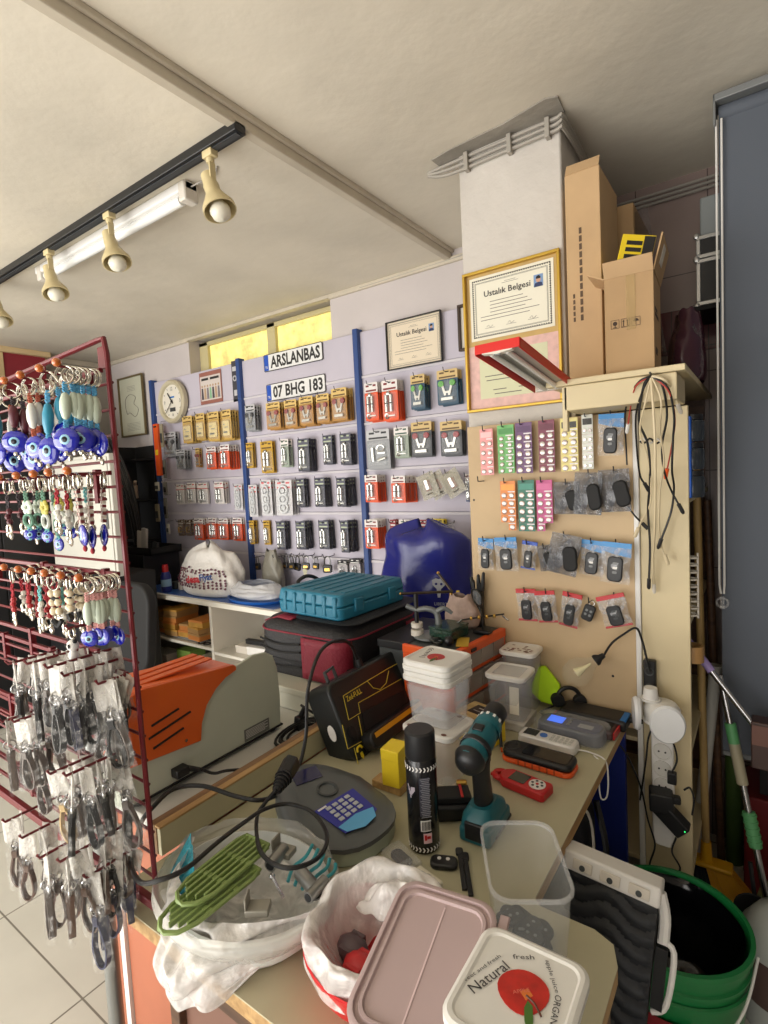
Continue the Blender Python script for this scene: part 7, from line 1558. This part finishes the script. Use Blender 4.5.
pole('mop', 'mop with steel pole, cream sleeve and green ribbed grip', 'mop', [('steel_pole', at(0), at(.24), .010, chrome), ('green_collar', at(.22), at(.31), .0165, mg2), ('cream_sleeve', at(.31), at(.49), .016, mat('dirty cream sleeve', (156, 148, 124), .5)), ('steel_pole', at(.49), at(.62), .0105, chrome), ('green_grip', at(.61), at(.76), .018, mg2), ('steel_pole', at(.76), at(1.0), .010, chrome)])
mo_ = bpy.data.objects['mop']
for i in range(5): q = at(.625+.028*i); MB(T(-at(0))).tube([tuple(q-D_*.003), tuple(q+D_*.003)], .0205, 12).build('grip_rib', mg2, mo_)
q = at(.97); 
tq = thing('black_ladle', 'round black pan head hanging beside the mop', 'pan', tuple(q+Vector((-.03, -.03, -.02)))); MB(WALL).lathe([(.001, .0), (.040, .004), (.052, .018), (.049, .020), (.001, .012)], 24).build('pan', blackm, tq); MB().cyl((0, 0, .04), (-.01, .01, .13), .006, n=8).build('handle', blackm, tq)
# bucket
c = Vector((-.195, 1.475, 0)); t = thing('green_bucket', 'green bucket with white wire handle and dark red label', 'bucket', tuple(c))
gb_ = mat('bucket green', (24, 120, 62), .35)
MB().lathe([(.001, 0), (.135, 0), (.140, .01), (.172, .41), (.180, .412), (.180, .425), (.170, .426), (.166, .41), (.134, .014), (.001, .012)], 44).build('bucket', gb_, t)
for z in (.36, .33): MB().lathe([(.1685, z), (.1735, z+.003), (.1738, z+.009), (.169, z+.012)], 44).build('ridge', gb_, t)
def lab_f(u, v): a = math.radians(-150+82*u); r = .1435+.031*(.07+.22*v)/.41*1+.006; return (r*math.cos(a), r*math.sin(a), .12+.17*v)
MB().grid(lab_f, 18, 2).build('label', mat('dark red label', (128, 30, 36), .45), t)
hp = [(.182*math.cos(math.radians(10)), .182*math.sin(math.radians(10)), .395)]
hp = [(.184, .0, .40), (.150, -.12, .33), (.06, -.205, .26), (-.06, -.21, .235), (-.15, -.12, .29), (-.184, .0, .40)]
MB().tube(hp, .0032, 6, k=6).build('wire_handle', white, t)
am = math.radians(-112); MM = T((.171*math.cos(am), .171*math.sin(am), .232)) @ RZ(am+PI/2) @ RX(.08) @ WALL; fit_text('Melis', .085, .030, MM @ T((0, 0, .002)), offwhite, 'lettering', t, shear=.3)
def liner0(u, v):
    a = 2*PI*u; n1 = noise.noise(Vector((math.cos(a)*1.5, math.sin(a)*1.5, v*2))); 
    k = v; bump_ = max(0, math.cos(a-2.3)); r = .164*math.cos(k*1.45)*(1+.03*n1); return (r*math.cos(a)-.02*bump_*v, r*math.sin(a)+.01*v, .405+.02*n1*v+.15*bump_*math.sin(min(1, v*2.2)*PI/2)*(1-v)-.15*v)
def liner(u, v):
    a = 2*PI*u; n1 = noise.noise(Vector((math.cos(a)*2, math.sin(a)*2, v*3))); back = max(0, math.cos(a-2.5))**1.5
    r = .160-.040*v+.003*n1-.10*back*v*(1-v)-(.13*max(0, v-.8)*5); return (max(.002, r)*math.cos(a), max(.002, r)*math.sin(a), .418-.26*v+.010*n1+.11*back*math.sin(PI*min(1, v*1.6))**1.0*(1-v))
MB().grid(liner, 44, 18, wrap=True).build('bin_liner', mat('black bin liner', (9, 10, 12), .14, bump=.15, bs=10), t, sub=1)
# quilted chair-like panel with white plastic edge
t = thing('quilted_panel', 'black quilted panel with white plastic top edge beside the desk', 'panel', (-.255, 1.13, 0)); a, b = PY(569, 843, 1.15), PY(656, 881, 1.15)
QP = frame((0, 0, 0), (.995, 0, -.08), (.08, .26, 1)); QP.translation = Vector((-.357, 1.16, .742))-(QP.to_3x3() @ Vector((0, .735, 0))); bk = mat('black quilt', (36, 38, 42), .55, var=.15, vs=6, bump=.15, bs=80)
wq = .185; hq = .725; lm = T((.255, -1.13, 0))
MB(lm @ QP).grid(lambda u, v: (wq*u, hq*v, .018+.011*abs(math.sin((v*22+.35*math.sin(u*2*PI*1.5))*PI))**.6*(1-.35*(abs(math.sin((u*3+v*11)*PI)) < .12))), 24, 150).build('quilt', bk, t)
MB(lm @ QP).box(0, wq, 0, hq, -.018, .017).build('core', blackm, t, bevel=.003)
sl_ = .075
MB(lm @ QP).box(-.004, wq+.004, hq-.02, hq+.020, -.028, .034).build('top_edge', white, t, bevel=.005)
for i in range(3): MB(lm @ QP).box(.018+i*.056, .058+i*.056, hq-.012, hq+.010, .0345, .038).build('pocket', offwhite, t, bevel=.003); MB(lm @ QP).cyl((.038+i*.056, hq-.004, .038), (.038+i*.056, hq-.004, .0395), .006, n=12).build('screw', dgrey, t)
MB(lm @ QP).tube([(wq+.0, hq+.0, 0), (wq+.012, hq-.04, 0), (wq+.014, hq-.09, 0)], .011, 8, k=4).tube([(wq+.004, hq-.09, 0), (wq+.034, hq-.10, 0), (wq+.030, hq-.20, 0), (wq+.006, hq-.225, 0)], .006, 8, k=5).build('side_handle', white, t)
MB(lm @ QP).box(wq+.002, wq+.024, hq-.215, hq-.10, -.006, .006).build('slot', blackm, t)
t2 = thing('white_sheet', 'white card at the foot of the desk edge', 'card', tuple(PY(618, 1018, .90))); MB(RX(.3)).box(-.03, .03, -.002, .002, -.05, .02).build('card', white, t2)
t2.location = (-.165, .93, .40)
# backpack under the desk
t = thing('backpack', 'black backpack with pale piping tucked under the desk', 'backpack', (-.52, 1.56, .001))
_, b_, f_ = sack(None, '', '', 0, 0, 0, .135, .12, .69, None, 41, .72, n=30, rough=.01, roof=True); b_.build('body', mat('navy black fabric', (22, 24, 32), .6, bump=.2, bs=120), t, sub=1)
MB().tube([(.11, -.06, .35), (.13, -.075, .50), (.115, -.07, .62), (.05, -.085, .66), (-.02, -.09, .65)], .004, 6, k=5).build('piping', offwhite, t)
MB(T((.125, -.06, .45)) @ RZ(.6)).ring(.018, .002, ax='Y').build('ring', chrome, t); MB().tube([(.12, .0, .62), (.15, -.02, .50), (.14, -.02, .38)], .010, 6, k=4).build('strap', black, t)
# dim things behind at floor level on the right
t = thing('plastic_bag', 'pale green and white plastic bag on the floor at the right edge', 'bag', (.07, 1.98, .002)); _, b_, f_ = sack(None, '', '', 0, 0, 0, .12, .09, .22, None, 51, .6, n=26, rough=.03); b_.build('bag', mat('pale green film', (140, 156, 120), .2, var=.25, vs=9, bump=.7, bs=20), t, sub=1)
t = thing('big_bottle', 'translucent white bottle with dark label at the right edge', 'bottle', (.035, 1.76, .001)); MB().lathe([(.001, 0), (.085, 0), (.09, .02), (.09, .27), (.05, .33), (.022, .35), (.022, .38), (.001, .38)], 28).build('bottle', mat('milky bottle', (176, 180, 176), .3), t)
def lf(u, v): a = math.radians(-160+120*u); return (.0912*math.cos(a), .0912*math.sin(a), .09+.13*v)
MB().grid(lf, 14, 2).build('label', mat('dim label', (90, 70, 66), .5), t); MB().lathe([(.001, .41), (.026, .41), (.026, .382), (.001, .382)], 16).build('cap', black, t)
t = thing('dark_crate', 'dark red crate on the floor behind the mop', 'crate', (.12, 2.36, .0)); MB().box(-.18, .3, -.12, .12, 0, .38).build('body', mat('dim red crate', (110, 26, 30), .5), t, bevel=.006)
for i in range(3): MB().box(-.182, -.178, -.10, .10, .08+i*.10, .13+i*.10).build('slot', blackm, t)
t = thing('green_sack', 'leaf green rolled sheet standing behind the brooms', 'roll', (-.095, 2.42, .0)); MB().cyl((0, 0, 0), (0, 0, 1.45), .030, n=14).build('roll', mat('deep leaf green', (70, 96, 40), .6), t)
t = thing('black_trolley', 'black side table behind the dustpan at the right', 'table', (.20, 2.36, .0)); MB().box(-.22, .35, -.10, .13, .66, .70).build('tabletop', blackm, t, bevel=.003)
for x in (-.20, .33): MB().box(x-.012, x+.012, -.08, -.05, .384 if x > 9 else 0.0, .66).build('leg', blackm, t)
# ================================================================ CAMERA AND LIGHT
cd = bpy.data.cameras.new('camera'); cam = bpy.data.objects.new('camera', cd); COL.objects.link(cam)
M = Matrix((CR, CU, -CF)).transposed().to_4x4(); M.translation = EYE; cam.matrix_world = M
cd.sensor_fit = 'VERTICAL'; cd.sensor_height = 36; cd.lens = FPX/1024*36; cd.clip_start = .02
bpy.context.scene.camera = cam
w = bpy.data.worlds.new('world'); bpy.context.scene.world = w; w.use_nodes = True
bg = w.node_tree.nodes['Background']; bg.inputs['Color'].default_value = (.92, .96, 1, 1); bg.inputs['Strength'].default_value = 1.0
def area(name, loc, target, sx, sy, e, col):
    l = bpy.data.lights.new(name, 'AREA'); l.shape = 'RECTANGLE'; l.size = sx; l.size_y = sy; l.energy = e; l.color = col
    o = bpy.data.objects.new(name, l); COL.objects.link(o); o.location = loc
    o.rotation_euler = (Vector(target)-Vector(loc)).to_track_quat('-Z', 'Y').to_euler(); return o
area('shopfront_daylight', (-2.6, -2.5, 1.35), (-1.3, 1.5, 1.5), 3.2, 1.9, 125, (1, .97, .93))
area('shopfront_bounce', (-2.2, -1.7, .2), (-1.9, .6, 2.7), 3.6, 2.0, 105, (1, .97, .90))
area('right_fill', (.15, -2.45, 1.3), (-.8, 1.4, 1.0), 1.3, 2.0, 30, (1, .97, .93))  # added fill lamp with no door behind it, lifts the right-facing sides
area('left_daylight', (-4.6, -.6, 1.5), (-1.5, 1.6, 1.4), 2.2, 1.8, 45, (1, .97, .93))  # added lamp for light from the left; the wall there has no window
sc = bpy.context.scene
sc.view_settings.view_transform = 'Standard'; sc.view_settings.look = 'None'; sc.view_settings.gamma = 1; sc.view_settings.use_curve_mapping = False
sc.view_settings.exposure = -0.16
sc.cycles.max_bounces = 7; sc.cycles.transparent_max_bounces = 24; sc.cycles.use_denoising = True
sc.cycles.sample_clamp_indirect = 4
